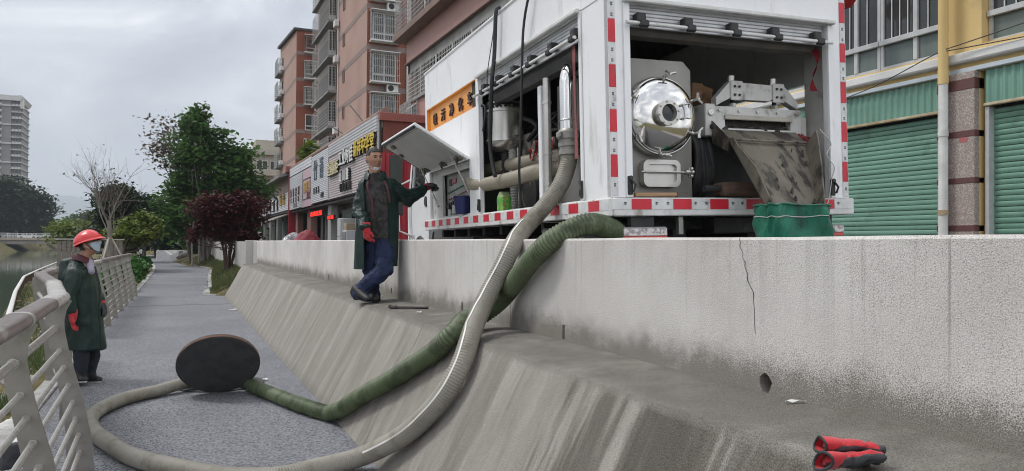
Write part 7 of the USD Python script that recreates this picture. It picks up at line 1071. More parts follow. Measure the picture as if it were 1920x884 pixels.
hair_m = mat('short_dark_hair', (0.008, 0.008, 0.009), (0.022, 0.022, 0.023), rough=0.7, scale=60, bump=0.003, bscale=160); eye_m = mat('eye_dark', (0.012, 0.009, 0.008), rough=0.2); mask_white = mat('mask_white', (0.72, 0.72, 0.71), (0.6, 0.6, 0.6), rough=0.8); mask_blue = mat('mask_pale_blue', (0.46, 0.55, 0.62), (0.40, 0.49, 0.56), rough=0.8, bump=0.002, bscale=40)
helm = mat('helmet_red', (0.62, 0.020, 0.022), (0.55, 0.016, 0.018), rough=0.28, scale=3, coat=0.4); lip_m = mat('lips', (0.25, 0.085, 0.07), rough=0.5)
def g_(p, c, w): return np.exp(-(((p-np.asarray(c))/np.asarray(w))**2).sum(1))
def head_shape(sub=4):
    s = trimesh.creation.icosphere(sub, 1.0); p = s.vertices.copy(); q = p*np.array([0.076, 0.096, 0.118])
    low = np.clip((-p[:, 2]-0.15)/0.85, 0, 1); q[:, 0] *= 1-0.30*low; q[:, 1] = np.where(p[:, 1] > 0, q[:, 1]*(1-0.45*low), q[:, 1]*(1-0.10*low)-0.006*low)
    n = p
    d = 0.024*g_(p, (0, -1, -0.16), (0.13, 0.3, 0.15))+0.010*g_(p, (0, -1, 0.02), (0.09, 0.3, 0.2))+0.006*g_(p, (0, -0.95, 0.24), (0.5, 0.3, 0.09))
    for sx in (-1, 1):
        d += -0.010*g_(p, (sx*0.36, -0.93, 0.08), (0.17, 0.3, 0.10))+0.005*g_(p, (sx*0.52, -0.80, -0.18), (0.2, 0.3, 0.2))+0.006*g_(p, (sx*0.14, -0.98, -0.24), (0.08, 0.3, 0.08))
        e = g_(p, (sx*1.0, 0.10, -0.02), (0.35, 0.13, 0.24)); q[:, 0] += sx*0.018*e
    d += 0.006*g_(p, (0, -0.88, -0.46), (0.22, 0.3, 0.07))-0.005*g_(p, (0, -0.86, -0.52), (0.24, 0.3, 0.025))+0.006*g_(p, (0, -0.82, -0.60), (0.18, 0.3, 0.06))+0.008*g_(p, (0, -0.65, -0.88), (0.3, 0.3, 0.14))
    return s, p, q+n*d[:, None]
HS, HP, HQ = head_shape()
def shell(sel, off, M, scale=1.0):
    f = HS.faces[sel[HS.faces].all(1)]; n = trimesh.Trimesh(HQ, HS.faces, process=False).vertex_normals
    idx = np.unique(f); v = HQ+n*off; mp = np.zeros(len(v), int); mp[idx] = np.arange(len(idx)); vo = v[idx]; fo = mp[f]; vi = (HQ+n*0.0005)[idx]; k = len(vo)
    e = np.sort(np.vstack([fo[:, [0, 1]], fo[:, [1, 2]], fo[:, [2, 0]]]), 1); u, c = np.unique(e, axis=0, return_counts=True); bd = u[c == 1]
    fa = np.vstack([fo, fo[:, ::-1]+k, np.stack([bd[:, 0], bd[:, 1], bd[:, 1]+k], 1), np.stack([bd[:, 0], bd[:, 1]+k, bd[:, 0]+k], 1)])
    va = np.vstack([vo, vi])@M[:3, :3].T+M[:3, 3]; return (va, fa)
def euler(yaw, pitch, roll=0.0):
    a, b, c = map(math.radians, (yaw, pitch, roll)); Rx = np.array([[1, 0, 0], [0, math.cos(b), -math.sin(b)], [0, math.sin(b), math.cos(b)]]); Ry = np.array([[math.cos(c), 0, math.sin(c)], [0, 1, 0], [-math.sin(c), 0, math.cos(c)]]); return rotz(a)@Rx@Ry
def to_man(t): return manifold3d.Manifold(manifold3d.Mesh(np.array(t.vertices, np.float32), np.array(t.faces, np.uint32)))
def hand_joints(w, d, n, thumb, curl=0.35, s=1.0, r=1.0, spread=0.06):
    """wrist w, finger direction d, palm normal n, thumb side; unequal fingers, each bent at three knuckles"""
    w, d, n = np.asarray(w, float), unit(d), unit(n); n = unit(n-d*(n@d)); l = np.cross(d, n); l = l*(1 if l@np.asarray(thumb, float) > 0 else -1)
    J = {'w': (*w, 0.029*r), 'p': (*(w+d*0.05*s), 0.026*r*1.25), 'pa': (*(w+d*0.085*s+l*0.024*s), 0.0155*r), 'pb': (*(w+d*0.085*s-l*0.026*s), 0.0150*r)}; Bn = [('w', 'p'), ('p', 'pa', 'pb')]
    for k, (off, ln) in enumerate(((0.030, 0.92), (0.010, 1.0), (-0.011, 0.94), (-0.031, 0.76))):
        p = w+d*(0.092-0.004*abs(k-1))*s+l*off*s; dd = unit(d+l*spread*(1.2-k*0.8)); J[f'f{k}0'] = (*p, 0.0118*r); prev = f'f{k}0'; Bn.append(('pa' if k < 2 else 'pb', prev)); c = curl*(1+0.12*k)
        for m, L in enumerate((0.042, 0.027, 0.021)):
            ax = np.cross(dd, n); ax = unit(ax); a = c*(0.8 if m == 0 else 1.1); dd = unit(dd*math.cos(a)+np.cross(ax, dd)*math.sin(a)+ax*(ax@dd)*(1-math.cos(a))); p = p+dd*L*ln*s; J[f'f{k}{m+1}'] = (*p, (0.0112-0.0012*m)*r); Bn.append((prev, f'f{k}{m+1}')); prev = f'f{k}{m+1}'
    t0 = w+d*0.030*s+l*0.026*s; t1 = t0+unit(d*0.75+l*0.75+n*0.35*min(curl*2, 1))*0.040*s; t2 = t1+unit(d*0.9+l*(0.35-0.5*min(curl, 0.6))+n*0.6*min(curl*2, 1))*0.032*s
    J['t0'] = (*t0, 0.016*r); J['t1'] = (*t1, 0.0130*r); J['t2'] = (*t2, 0.0110*r); Bn += [('p', 't0'), ('t0', 't1'), ('t1', 't2')]
    return J, Bn
def person(label, base, body_J, body_B, head_M, hands):
    x = thing('person', label, 'person', M=basis4(PR, PA, np.array([0, 0, 1.0]), base))
    J, Bn = dict(body_J), list(body_B)
    for i, h in enumerate(hands):
        j, b = hand_joints(*h[:4], curl=h[4], r=0.80); J.update({f'{k}@{i}': v for k, v in j.items()}); Bn += [tuple(f'{q}@{i}' for q in bb) for bb in b]; Bn.append((h[5], f'w@{i}'))
    t = chain(J, Bn, 0.014, 6); hd = trimesh.Trimesh(HQ@head_M[:3, :3].T+head_M[:3, 3], HS.faces, process=True)
    body = to_man(t)+to_man(hd); return x, man_tm(body)
def drape(t, amp, freq, seed, squash=(1, 1, 0.35)):
    n = t.vertex_normals; d = fbm(t.vertices*freq*np.array(squash)+seed, 4, seed)-0.5; ridge = np.abs(fbm(t.vertices*freq*1.9*np.array(squash)+seed+7, 3, seed+1)-0.5)
    t.vertices = t.vertices+n*(d*amp*2-ridge*amp*1.3)[:, None]; return t
def face(x, M, brow=True, eyes=True):
    T_ = lambda p: M[:3, :3]@np.asarray(p)+M[:3, 3]
    for s in (-1, 1):
        if eyes: obj('eye', B().ell((0, 0, 0), (0.0125, 0.005, 0.0040), 2, mat4(M[:3, :3], T_((s*0.029, -0.0825, 0.0085)))), eye_m, x, smooth=True)
        if brow: obj('eyebrow', B().tube([T_(q) for q in ((s*0.014, -0.094, 0.026), (s*0.030, -0.092, 0.031), (s*0.046, -0.079, 0.027))], [0.003, 0.004, 0.002], 6), hair_m, x, smooth=True)
def shoe(x, name, heel, toe, h, m=None, sole=None):
    heel, toe = np.asarray(heel, float), np.asarray(toe, float); d = toe-heel
    J = {'h': (*(heel+(0, 0, 0.045)), 0.042, 0.042, 0.045), 'a': (*(heel+d*0.12+np.array([0, 0, h])), 0.045), 'm': (*(heel+d*0.6+np.array([0, 0, 0.045])), 0.047, 0.045, 0.040), 't': (*(heel+d*0.97+np.array([0, 0, 0.032])), 0.042, 0.038, 0.028)}
    s = obj(name, chain(J, [('h', 'a'), ('h', 'm'), ('a', 'm'), ('m', 't')], 0.014, 6), m or shoe_m, x, smooth=True)
    pts = np.array([heel+d*k+np.array([0, 0, 0.012]) for k in (0.0, 0.35, 0.7, 1.0)]); sd = unit(np.cross(d, (0, 0, 1)))
    ring = np.vstack([[p+sd*w for p, w in zip(pts, (0.036, 0.036, 0.046, 0.030))], [pts[-1]+unit(d)*0.036], [p-sd*w for p, w in zip(pts[::-1], (0.030, 0.046, 0.036, 0.036))], [pts[0]-unit(d)*0.036]])
    ring = spline(ring, 4, closed=True); lo = ring-np.array([0, 0, 0.014]); V = np.stack([np.vstack([ring, ring[:1]]), np.vstack([lo, lo[:1]])], 0); b = B().grid(V); k = len(ring); b.add(np.vstack([lo, [lo.mean(0)]]), [((i+1) % k, i, k) for i in range(k)])
    obj('sole', b, sole or sole_m, s); return s
# ---------------------------------------------------------------- worker in the red helmet, by the railing
def seen(u, v, base, dy):
    """joint measured on the photograph, set at its own depth beside the figure's base, in the figure's metres"""
    e = np.array([0, 0, 1.52]); f = np.array([0.41467, 0.90990, 0.01117]); r = np.array([0.90991, -0.41474, 0.00698]); w = np.cross(r, f)
    base = np.asarray(base, float); d = f+r*(u-960)/1390-w*(v-442)/1390; q = e+d*((base-e)@f+dy)-base
    return np.array([q@PR, q@PA, q[2]])
WBASE, MBASE = (-0.79, 9.16, 0.004), (1.815, 7.62, 0.906)
Wp = lambda u, v, y=0.0: seen(u, v, WBASE, y)
def jt(p, *r): return (*p, *r)
hM = mat4(euler(92, -24, 0), Wp(167, 459, 0.0))
BJ = {'nk': jt(Wp(158, 488), 0.058), 'ch': jt(Wp(152, 525), 0.12, 0.14, 0.10), 'wa': jt(Wp(155, 580), 0.12, 0.14, 0.09), 'pe': jt(Wp(156, 615), 0.12, 0.15, 0.09), 'hd': jt(Wp(166, 466), 0.06),
      's1': jt(Wp(143, 514, -0.16), 0.045), 'e1': jt(Wp(130, 556, -0.24), 0.045), 'h1': jt(Wp(136, 588, -0.25), 0.034), 's2': jt(Wp(165, 513, 0.15), 0.045), 'e2': jt(Wp(178, 549, 0.20), 0.045), 'h2': jt(Wp(187, 566, 0.10), 0.034),
      'l1': jt(Wp(152, 625, -0.09), 0.09), 'k1': jt(Wp(152, 668, -0.11), 0.055), 'a1': jt(Wp(150, 706, -0.10), 0.042), 'l2': jt(Wp(164, 625, 0.08), 0.09), 'k2': jt(Wp(174, 668, 0.08), 0.055), 'a2': jt(Wp(168, 700, 0.08), 0.042)}
BB = [('hd', 'nk'), ('nk', 'ch'), ('ch', 'wa'), ('wa', 'pe'), ('ch', 's1'), ('ch', 's2'), ('s1', 'e1'), ('e1', 'h1'), ('s2', 'e2'), ('e2', 'h2'), ('pe', 'l1'), ('pe', 'l2'), ('l1', 'k1'), ('k1', 'a1'), ('l2', 'k2'), ('k2', 'a2')]
hA = (Wp(137, 590, -0.25), (0.02, -0.1, -1), (0.9, 0.3, 0), (0.4, -1, 0), 0.30, 'h1'); hB = (Wp(189, 567, 0.10), (0.55, -0.25, -0.75), (-0.5, -0.2, -0.6), (0.3, -1, 0.2), 0.22, 'h2')
w1, body = person('worker in a long dark green raincoat and red helmet looking down beside the railing', WBASE, BJ, BB, hM, [hA, hB])
obj('body', body, skin, w1, smooth=True)
CJ = {'sh': jt(Wp(152, 507), 0.125, 0.20, 0.055), 'ch': jt(Wp(152, 540), 0.185, 0.205, 0.10), 'bk': jt(Wp(138, 530), 0.13, 0.17, 0.12), 'wa': jt(Wp(156, 595), 0.180, 0.19, 0.08), 'he': jt(Wp(161, 652), 0.200, 0.205, 0.030), 'hf': jt(Wp(160, 638), 0.195, 0.20, 0.05),
      's1': jt(Wp(142, 514, -0.175), 0.088), 'e1': jt(Wp(128, 556, -0.25), 0.074), 'h1': jt(Wp(136, 583, -0.25), 0.056), 's2': jt(Wp(165, 513, 0.165), 0.086), 'e2': jt(Wp(178, 549, 0.205), 0.070), 'h2': jt(Wp(186, 562, 0.11), 0.054), 'ho': jt(Wp(131, 493, 0.0), 0.085, 0.12, 0.06), 'hn': jt(Wp(148, 487, 0), 0.078, 0.11, 0.04)}
cm = drape(chain(CJ, [('sh', 'ch'), ('sh', 'bk'), ('bk', 'ch'), ('ch', 'wa'), ('bk', 'wa'), ('wa', 'hf'), ('hf', 'he'), ('sh', 's1'), ('sh', 's2'), ('s1', 'e1'), ('e1', 'h1'), ('s2', 'e2'), ('e2', 'h2'), ('ho', 'hn'), ('ho', 'bk'), ('hn', 'sh')], 0.020, 8), 0.026, 7.5, 3)
ct = obj('raincoat', cm, coat_m, w1, smooth=True)
obj('placket', B().tube(spline([Wp(178, 500, -0.07), Wp(187, 540, -0.10), Wp(186, 590, -0.11), Wp(190, 650, -0.10)], 8), 0.010, 6), coat_m, ct, smooth=True); obj('pocket_flap', B().cbox(-0.07, 0.07, -0.006, 0.006, -0.035, 0.0, 0.005, mat4(rotz(0.1), Wp(160, 605, -0.205))), coat_m, ct)
col = []
for a in np.linspace(-2.3, 2.3, 18): col.append([Wp(156, 482)+np.array([0.088*math.cos(a)*k-0.01, 0.095*math.sin(a)*k, dz-0.035*max(0, math.cos(a))]) for k, dz in ((0.85, 0.035), (1.12, 0.015), (1.25, -0.03))])
obj('collar_lining', B().grid(np.array(col)), coat_lining, ct, smooth=True)
obj('inner_shirt', chain({'a': jt(Wp(168, 490, -0.01), 0.035), 'b': jt(Wp(171, 508, -0.03), 0.035, 0.05, 0.045)}, [('a', 'b')], 0.014, 5), mat('lilac_shirt', (0.36, 0.34, 0.42), (0.28, 0.26, 0.34), rough=0.8), w1, smooth=True)
for a, c, d_, r in (('l1', 'k1', 'a1', 1), ('l2', 'k2', 'a2', 1)):
    tj = {'a': jt(np.array(BJ[a][:3]), 0.10), 'b': jt(np.array(BJ[c][:3]), 0.078), 'c': jt(np.array(BJ[d_][:3])+np.array([0, 0, 0.02]), 0.064), 'd': jt(np.array(BJ[d_][:3])+np.array([0.01, 0, -0.005]), 0.060)}
    obj('trouser_leg', drape(chain(tj, [('a', 'b'), ('b', 'c'), ('c', 'd')], 0.018, 6), 0.014, 11, 5), navy, w1, smooth=True)
shoe(w1, 'shoe', Wp(158, 717, 0.06), Wp(185, 717, -0.02), 0.09); shoe(w1, 'shoe', Wp(141, 717, -0.10), Wp(158, 717, -0.24), 0.09)
sel = (HP[:, 1] < -0.42) & (HP[:, 2] < -0.02) & (HP[:, 2] > -0.93); obj('face_mask', shell(sel, 0.012, hM), mask_blue, w1, smooth=True)
obj('mask_strap', B().tube([hM[:3, :3]@np.array(q)+hM[:3, 3] for q in ((-0.066, -0.045, -0.03), (-0.083, 0.0, 0.01), (-0.085, 0.012, -0.01), (-0.066, -0.04, -0.07))], 0.0022, 5), mask_white, w1)
obj('hair', shell((HP[:, 1] > 0.05) & (HP[:, 2] > -0.42) & ((HP[:, 1] > 0.3) | (HP[:, 2] > 0.2)), 0.007, hM), hair_m, w1, smooth=True); face(w1, hM)
hv = trimesh.creation.icosphere(4, 1.0); up_ = hv.vertices[:, 2] > -0.03; hf_ = hv.faces[up_[hv.faces].all(1)]; hvv = hv.vertices*np.array([0.118, 0.146, 0.118]); rd = np.exp(-(hv.vertices[:, 0]/0.16)**2)*np.clip(hv.vertices[:, 2], 0, 1); hvv[:, 2] += 0.008*rd; hvv[:, 2] += 0.004*np.clip(np.cos(hv.vertices[:, 0]*16), 0, 1)*np.clip(hv.vertices[:, 2], 0, 1)*(np.abs(hv.vertices[:, 0]) < 0.5)
HMh = mat4(hM[:3, :3]@euler(0, 3), hM[:3, 3]+hM[:3, :3]@np.array([0, -0.002, 0.033]))
hel = obj('helmet', B().add(hvv, hf_, HMh), helm, w1, smooth=True)
br = []
for a in np.linspace(0, 2*math.pi, 49):
    fr_ = max(0, -math.sin(a))**2; br.append([(k*0.118*math.cos(a), k2*0.146*math.sin(a), z-0.012*fr_*(k2 > 1.05)) for k, k2, z in ((0.99, 0.99, 0.006), (1.07+0.02*fr_, 1.05+0.26*fr_, -0.006), (1.09+0.02*fr_, 1.07+0.27*fr_, -0.012), (1.05, 1.03+0.24*fr_, -0.016), (0.96, 0.97, -0.008))])
obj('brim', B().grid(np.array(br), HMh), helm, hel, smooth=60); obj('chin_strap', B().tube([HMh[:3, :3]@np.array(q)+HMh[:3, 3] for q in ((-0.10, -0.02, -0.01), (-0.082, -0.04, -0.09), (-0.04, -0.075, -0.145), (0.0, -0.085, -0.155))], 0.005, 6), shoe_m, hel)
for h, nm, m, cm_ in ((hA, 'glove', red_knit, red_knit), (hB, 'glove', black_rubber, red_knit)):
    j, b = hand_joints(*h[:4], curl=h[4], r=1.12); g = obj(nm, chain(j, b, 0.008, 5), m, w1, smooth=True); wv = np.asarray(h[0]); dv = unit(h[1]); obj('glove_cuff', B().tube([wv-dv*0.05, wv+dv*0.035], [0.043, 0.040], 14), cm_, g, smooth=True)
# ---------------------------------------------------------------- man on the ledge holding the flap strut
Mp = lambda u, v, y=0.0: seen(u, v, MBASE, y)
hM2 = mat4(euler(36, -2, -3), Mp(702, 299, -0.01))
BJ2 = {'hd': jt(Mp(702, 312), 0.06), 'nk': jt(Mp(703, 328), 0.058), 'ch': jt(Mp(709, 365), 0.11, 0.06, 0.08), 'wa': jt(Mp(712, 410), 0.11, 0.07, 0.08), 'pe': jt(Mp(713, 445), 0.11, 0.08, 0.07),
       's1': jt(Mp(687, 354, 0.02), 0.042), 'e1': jt(Mp(673, 392, -0.03), 0.045), 'h1': jt(Mp(685, 424, -0.20), 0.034), 's2': jt(Mp(732, 353, 0.03), 0.042), 'e2': jt(Mp(766, 369, 0.16), 0.045), 'h2': jt(Mp(795, 353, 0.34), 0.034),
       'l1': jt(Mp(722, 452, -0.02), 0.085), 'k1': jt(Mp(720, 505, -0.13), 0.055), 'a1': jt(Mp(676, 546, -0.14), 0.042), 'l2': jt(Mp(702, 452, 0.03), 0.085), 'k2': jt(Mp(697, 507, 0.04), 0.055), 'a2': jt(Mp(700, 553, 0.08), 0.042)}
hC = (Mp(687, 429, -0.215), (0.10, -0.10, -1), (0.6, 0.75, 0), (0.5, -0.8, 0), 0.85, 'h1'); hD = (Mp(797, 352, 0.35), (0.72, 0.5, 0.30), (0.3, -0.2, -0.9), (-0.2, -0.9, 0.3), 0.95, 'h2')
m1, body2 = person('man in an open green raincoat and jeans standing on the ledge, reaching to the truck', MBASE, BJ2, BB, hM2, [hC, hD])
obj('body', body2, skin, m1, smooth=True)
jk = drape(chain({'sh': jt(Mp(709, 346), 0.175, 0.085, 0.045), 'nk': jt(Mp(704, 327), 0.075, 0.07, 0.03), 'ch': jt(Mp(710, 372), 0.185, 0.125, 0.08), 'wa': jt(Mp(712, 415), 0.175, 0.125, 0.08), 'he': jt(Mp(713, 446), 0.180, 0.13, 0.035)}, [('nk', 'sh'), ('sh', 'ch'), ('ch', 'wa'), ('wa', 'he')], 0.018, 8), 0.014, 9, 4)
obj('camouflage_jacket', jk, camo, m1, smooth=True)
rows = []
for v, cu, rx, ry, gap0, gap1 in ((331, 706, 0.095, 0.090, 0.75, 0.75), (336, 707, 0.165, 0.115, 0.75, 0.70), (345, 708, 0.205, 0.14, 0.66, 0.66), (370, 708, 0.205, 0.155, 0.58, 0.62), (400, 708, 0.210, 0.16, 0.50, 0.62), (430, 707, 0.215, 0.165, 0.46, 0.66), (460, 706, 0.22, 0.17, 0.42, 0.72), (485, 706, 0.224, 0.175, 0.40, 0.80), (505, 705, 0.226, 0.178, 0.38, 0.86)):
    a = np.linspace(-math.pi/2+gap1, 3*math.pi/2-gap0, 44); w = 1+0.035*np.sin(5*a+v*0.02)*(v > 360)+0.02*np.sin(11*a-v*0.03)*(v > 380)
    hem = np.where(np.cos(a) > 0.2, 6, 0)*(v > 500)
    rows.append(np.stack([Mp(cu, v)[0]+rx*np.sign(np.cos(a))*np.abs(np.cos(a))**0.85*w, 0.01+ry*np.sin(a)*w, Mp(cu, v)[2]+hem*0.0055+0*a], -1))
V = np.array(rows); V2 = np.stack([np.stack([np.interp(np.linspace(0, 8, 40), np.arange(9), V[:, j, k]) for k in range(3)], -1) for j in range(V.shape[1])], 1)
nv = fbm(V2*np.array([7, 7, 3.0])+3, 4, 6)-0.5; ctr = V2.mean(1, keepdims=True); out_ = V2-ctr; out_[..., 2] = 0; out_ /= np.maximum(np.linalg.norm(out_, axis=-1, keepdims=True), 1e-6); V2 = V2+out_*(nv*0.035)[..., None]
b = B().grid(V2, flip=True); b.grid(V2-out_*0.008); b.grid(np.stack([V2[-1], V2[-1]-out_[-1]*0.008], 0)); b.grid(np.stack([V2[:, 0], V2[:, 0]-out_[:, 0]*0.012], 0)); b.grid(np.stack([V2[:, -1], V2[:, -1]-out_[:, -1]*0.012], 0))
ct2 = obj('raincoat', b, coat_m, m1, smooth=40)
for nm, js in (('sleeve', {'s': jt(Mp(686, 352, 0.01), 0.085), 't': jt(Mp(700, 343, 0.02), 0.075, 0.08, 0.05), 'e': jt(Mp(673, 392, -0.03), 0.078), 'h': jt(Mp(685, 426, -0.20), 0.062)}), ('sleeve', {'s': jt(Mp(733, 350, 0.03), 0.085), 't': jt(Mp(718, 343, 0.02), 0.075, 0.08, 0.05), 'e': jt(Mp(764, 373, 0.14), 0.082), 'h': jt(Mp(792, 356, 0.31), 0.066)})):
    obj(nm, drape(chain(js, [('t', 's'), ('s', 'e'), ('e', 'h')], 0.014, 5), 0.030, 12, 8, (1, 1, 1.5)), coat_m, ct2, smooth=True)
col = []
for a in np.linspace(-math.pi/2+0.55, 3*math.pi/2-0.55, 22): col.append([Mp(704, 326)+np.array([0.082*math.cos(a)*k, 0.01+0.082*math.sin(a)*k, dz-0.05*max(0, -math.sin(a))]) for k, dz in ((0.95, 0.035), (1.18, 0.03), (1.5, -0.03))])
obj('hood_roll', B().grid(np.array(col)), coat_m, ct2, smooth=True)
for s_, pts in ((-1, [(691, 336, -0.06), (689, 352, -0.13), (697, 375, -0.165), (699, 410, -0.17)]), (1, [(720, 337, -0.05), (727, 355, -0.125), (731, 380, -0.145)])):
    q = spline([Mp(*p) for p in pts], 6); L2 = np.array([[p+np.array([-0.010, 0, 0]), p+np.array([0, -0.006, 0]), p+np.array([0.010, 0.004, 0])] for p in q]); obj('lapel_lining', B().grid(L2), coat_lining, ct2, smooth=True)
for a, k_, n_ in (('l1', 'k1', 'a1'), ('l2', 'k2', 'a2')):
    A_, K_, N_ = (np.array(BJ2[q][:3]) for q in (a, k_, n_)); tj = {'p': jt(Mp(713, 442), 0.155, 0.115, 0.06), 'a': jt(A_, 0.108), 'b': jt(K_, 0.092), 'c': jt(K_+(N_-K_)*0.6, 0.080), 'd': jt(N_+(N_-K_)*0.10, 0.075)}
    obj('trouser_leg', drape(chain(tj, [('p', 'a'), ('a', 'b'), ('b', 'c'), ('c', 'd')], 0.016, 5), 0.030, 11, 9, (1, 1, 1.1)), jeans, m1, smooth=True)
def tilted_shoe(heel, toe, h): shoe(m1, 'shoe', heel, toe, h, shoe_m, shoe_m)
tilted_shoe(Mp(664, 556, -0.13), Mp(690, 566, -0.27), 0.085); tilted_shoe(Mp(699, 567, 0.10), Mp(703, 567, -0.12), 0.085)
obj('hair', shell((HP[:, 2] > 0.30) & ((HP[:, 2] > 0.53) | (HP[:, 1] > -0.40)) | ((HP[:, 1] > 0.16) & (HP[:, 2] > -0.32)), 0.006, hM2), hair_m, m1, smooth=True); face(m1, hM2)
obj('mouth', B().ell((0, 0, 0), (0.022, 0.005, 0.0045), 2, mat4(hM2[:3, :3], hM2[:3, :3]@np.array([0, -0.0835, -0.062])+hM2[:3, 3])), lip_m, m1, smooth=True)
obj('face_mask', shell((HP[:, 2] < -0.72) & (HP[:, 1] < 0.25), 0.016, hM2), mask_white, m1, smooth=True)
for s in (-1, 1): obj('mask_strap', B().tube([hM2[:3, :3]@np.array(q)+hM2[:3, 3] for q in ((s*0.045, -0.035, -0.098), (s*0.068, -0.005, -0.05), (s*0.087, 0.012, 0.01))], 0.002, 5), mask_white, m1)
for h, m, cm_ in ((hC, red_knit, red_knit), (hD, black_rubber, red_knit)):
    j, b = hand_joints(*h[:4], curl=h[4], r=1.15); g = obj('glove', chain(j, b, 0.008, 5), m, m1, smooth=True); wv = np.asarray(h[0]); dv = unit(h[1]); obj('glove_cuff', B().tube([wv-dv*0.06, wv+dv*0.04], [0.044, 0.041], 14), cm_, g, smooth=True)
# ---------------------------------------------------------------- child far along the path
kM = mat4(euler(150, 0), np.array([0, 0, 1.02])@np.eye(3))
KJ = {'hd': (0, 0, 0.98, 0.05), 'nk': (0, 0, 0.90, 0.045), 'ch': (0, 0, 0.78, 0.10, 0.07, 0.08), 'pe': (0, 0, 0.55, 0.10, 0.07, 0.06), 's1': (-0.12, 0, 0.84, 0.042), 'e1': (-0.17, 0.0, 0.68, 0.034), 'h1': (-0.16, -0.05, 0.54, 0.026), 's2': (0.12, 0, 0.84, 0.042), 'e2': (0.17, 0, 0.68, 0.034), 'h2': (0.16, -0.05, 0.54, 0.026), 'l1': (-0.06, 0, 0.50, 0.06), 'k1': (-0.065, -0.02, 0.28, 0.042), 'a1': (-0.065, 0.0, 0.06, 0.036), 'l2': (0.06, 0, 0.50, 0.06), 'k2': (0.07, 0.03, 0.28, 0.042), 'a2': (0.075, 0.06, 0.06, 0.036)}
KB = [('hd', 'nk'), ('nk', 'ch'), ('ch', 'pe'), ('ch', 's1'), ('ch', 's2'), ('s1', 'e1'), ('e1', 'h1'), ('s2', 'e2'), ('e2', 'h2'), ('pe', 'l1'), ('pe', 'l2'), ('l1', 'k1'), ('k1', 'a1'), ('l2', 'k2'), ('k2', 'a2')]
kd, bk = person('small child in a pale blue top walking far down the path', (-2.35, 66.5, 0.004), KJ, KB, kM, [((-0.16, -0.05, 0.53), (0, -0.1, -1), (1, 0, 0), (0, -1, 0), 0.4, 'h1'), ((0.16, -0.05, 0.53), (0, -0.1, -1), (-1, 0, 0), (0, -1, 0), 0.4, 'h2')])
obj('body', bk, skin, kd, smooth=True); obj('top', chain({k: tuple(np.array(v)+np.array([0, 0, 0]+[0.022]*(len(v)-3))) for k, v in KJ.items()}, KB[2:7] if False else [('ch', 'pe'), ('ch', 's1'), ('ch', 's2'), ('s1', 'e1'), ('s2', 'e2')], 0.03, 5), mat('top_pale_blue', (0.40, 0.52, 0.60), (0.33, 0.45, 0.54), rough=0.8), kd, smooth=True)
for a, c, d_ in (('l1', 'k1', 'a1'), ('l2', 'k2', 'a2')): obj('trouser_leg', chain({k: tuple(np.array(KJ[k])+np.array([0, 0, 0, 0.015])) for k in (a, c, d_)}, [(a, c), (c, d_)], 0.03, 4), navy, kd, smooth=True)
obj('hair', shell((HP[:, 2] > 0.3) | (HP[:, 1] > 0.1), 0.008, kM), hair_m, kd, smooth=True)
for s in (-0.065, 0.075): obj('shoe', B().ell((s, 0.0 if s < 0 else 0.04, 0.03), (0.04, 0.09, 0.032), 2), shoe_m, kd, smooth=True)

# ================================================================ TREES AND PLANTS
def leaf_mat(name, cols, rough=0.55, trans=0.28):
    N = {'geo': ('geometry', {}), 'r': ('rgb_ramp', {'ramp': [(i/(len(cols)-1), c) for i, c in enumerate(cols)]}), 'p': ('principled_bsdf', {'roughness': rough, 'specular_ior_level': 0.35}), 't': ('translucent_bsdf', {}), 'm': ('mix_closure', {'fac': trans})}
    LOOKS[name] = usdkit.material(stage, '/World/Looks/'+name, N, [('geo.random_per_island', 'r.fac'), ('r.color', 'p.base_color'), ('r.color', 't.color'), ('p.BSDF', 'm.closure1'), ('t.BSDF', 'm.closure2')], surface='m.closure'); return LOOKS[name]
LF_GREEN = leaf_mat('leaf_green', [(0.065, 0.135, 0.036), (0.11, 0.225, 0.058), (0.18, 0.30, 0.085), (0.09, 0.17, 0.055), (0.22, 0.33, 0.115)], trans=0.5)
LF_DARK = leaf_mat('leaf_dark', [(0.022, 0.045, 0.022), (0.036, 0.072, 0.030), (0.055, 0.095, 0.040), (0.030, 0.052, 0.028), (0.07, 0.085, 0.046)])
LF_BRONZE = leaf_mat('leaf_bronze', [(0.10, 0.075, 0.048), (0.075, 0.10, 0.045), (0.12, 0.09, 0.055), (0.08, 0.13, 0.05)])
LF_RED = leaf_mat('leaf_maroon', [(0.060, 0.011, 0.014), (0.105, 0.018, 0.024), (0.16, 0.030, 0.034), (0.040, 0.010, 0.013), (0.075, 0.022, 0.020)])
LF_YEL = leaf_mat('leaf_yellow_green', [(0.12, 0.165, 0.026), (0.24, 0.26, 0.035), (0.36, 0.34, 0.042), (0.09, 0.15, 0.028), (0.18, 0.22, 0.035)])
LF_BRIGHT = leaf_mat('leaf_bright', [(0.05, 0.14, 0.028), (0.10, 0.24, 0.045), (0.16, 0.32, 0.065), (0.04, 0.10, 0.024)])
LF_OLIVE = leaf_mat('leaf_olive', [(0.055, 0.070, 0.030), (0.085, 0.085, 0.038), (0.11, 0.085, 0.045), (0.05, 0.075, 0.03)])
bark = mat('bark_grey', (0.15, 0.125, 0.10), (0.085, 0.07, 0.055), rough=0.9, scale=6, detail=6, stretch=(3, 3, 0.6), bump=0.01, bscale=24); bark_pale = mat('bark_pale', (0.22, 0.20, 0.175), (0.14, 0.128, 0.112), rough=0.9, scale=5, detail=6, stretch=(2, 2, 0.5)); bark_red = mat('bark_reddish', (0.085, 0.05, 0.042), (0.05, 0.032, 0.028), rough=0.9, scale=9)
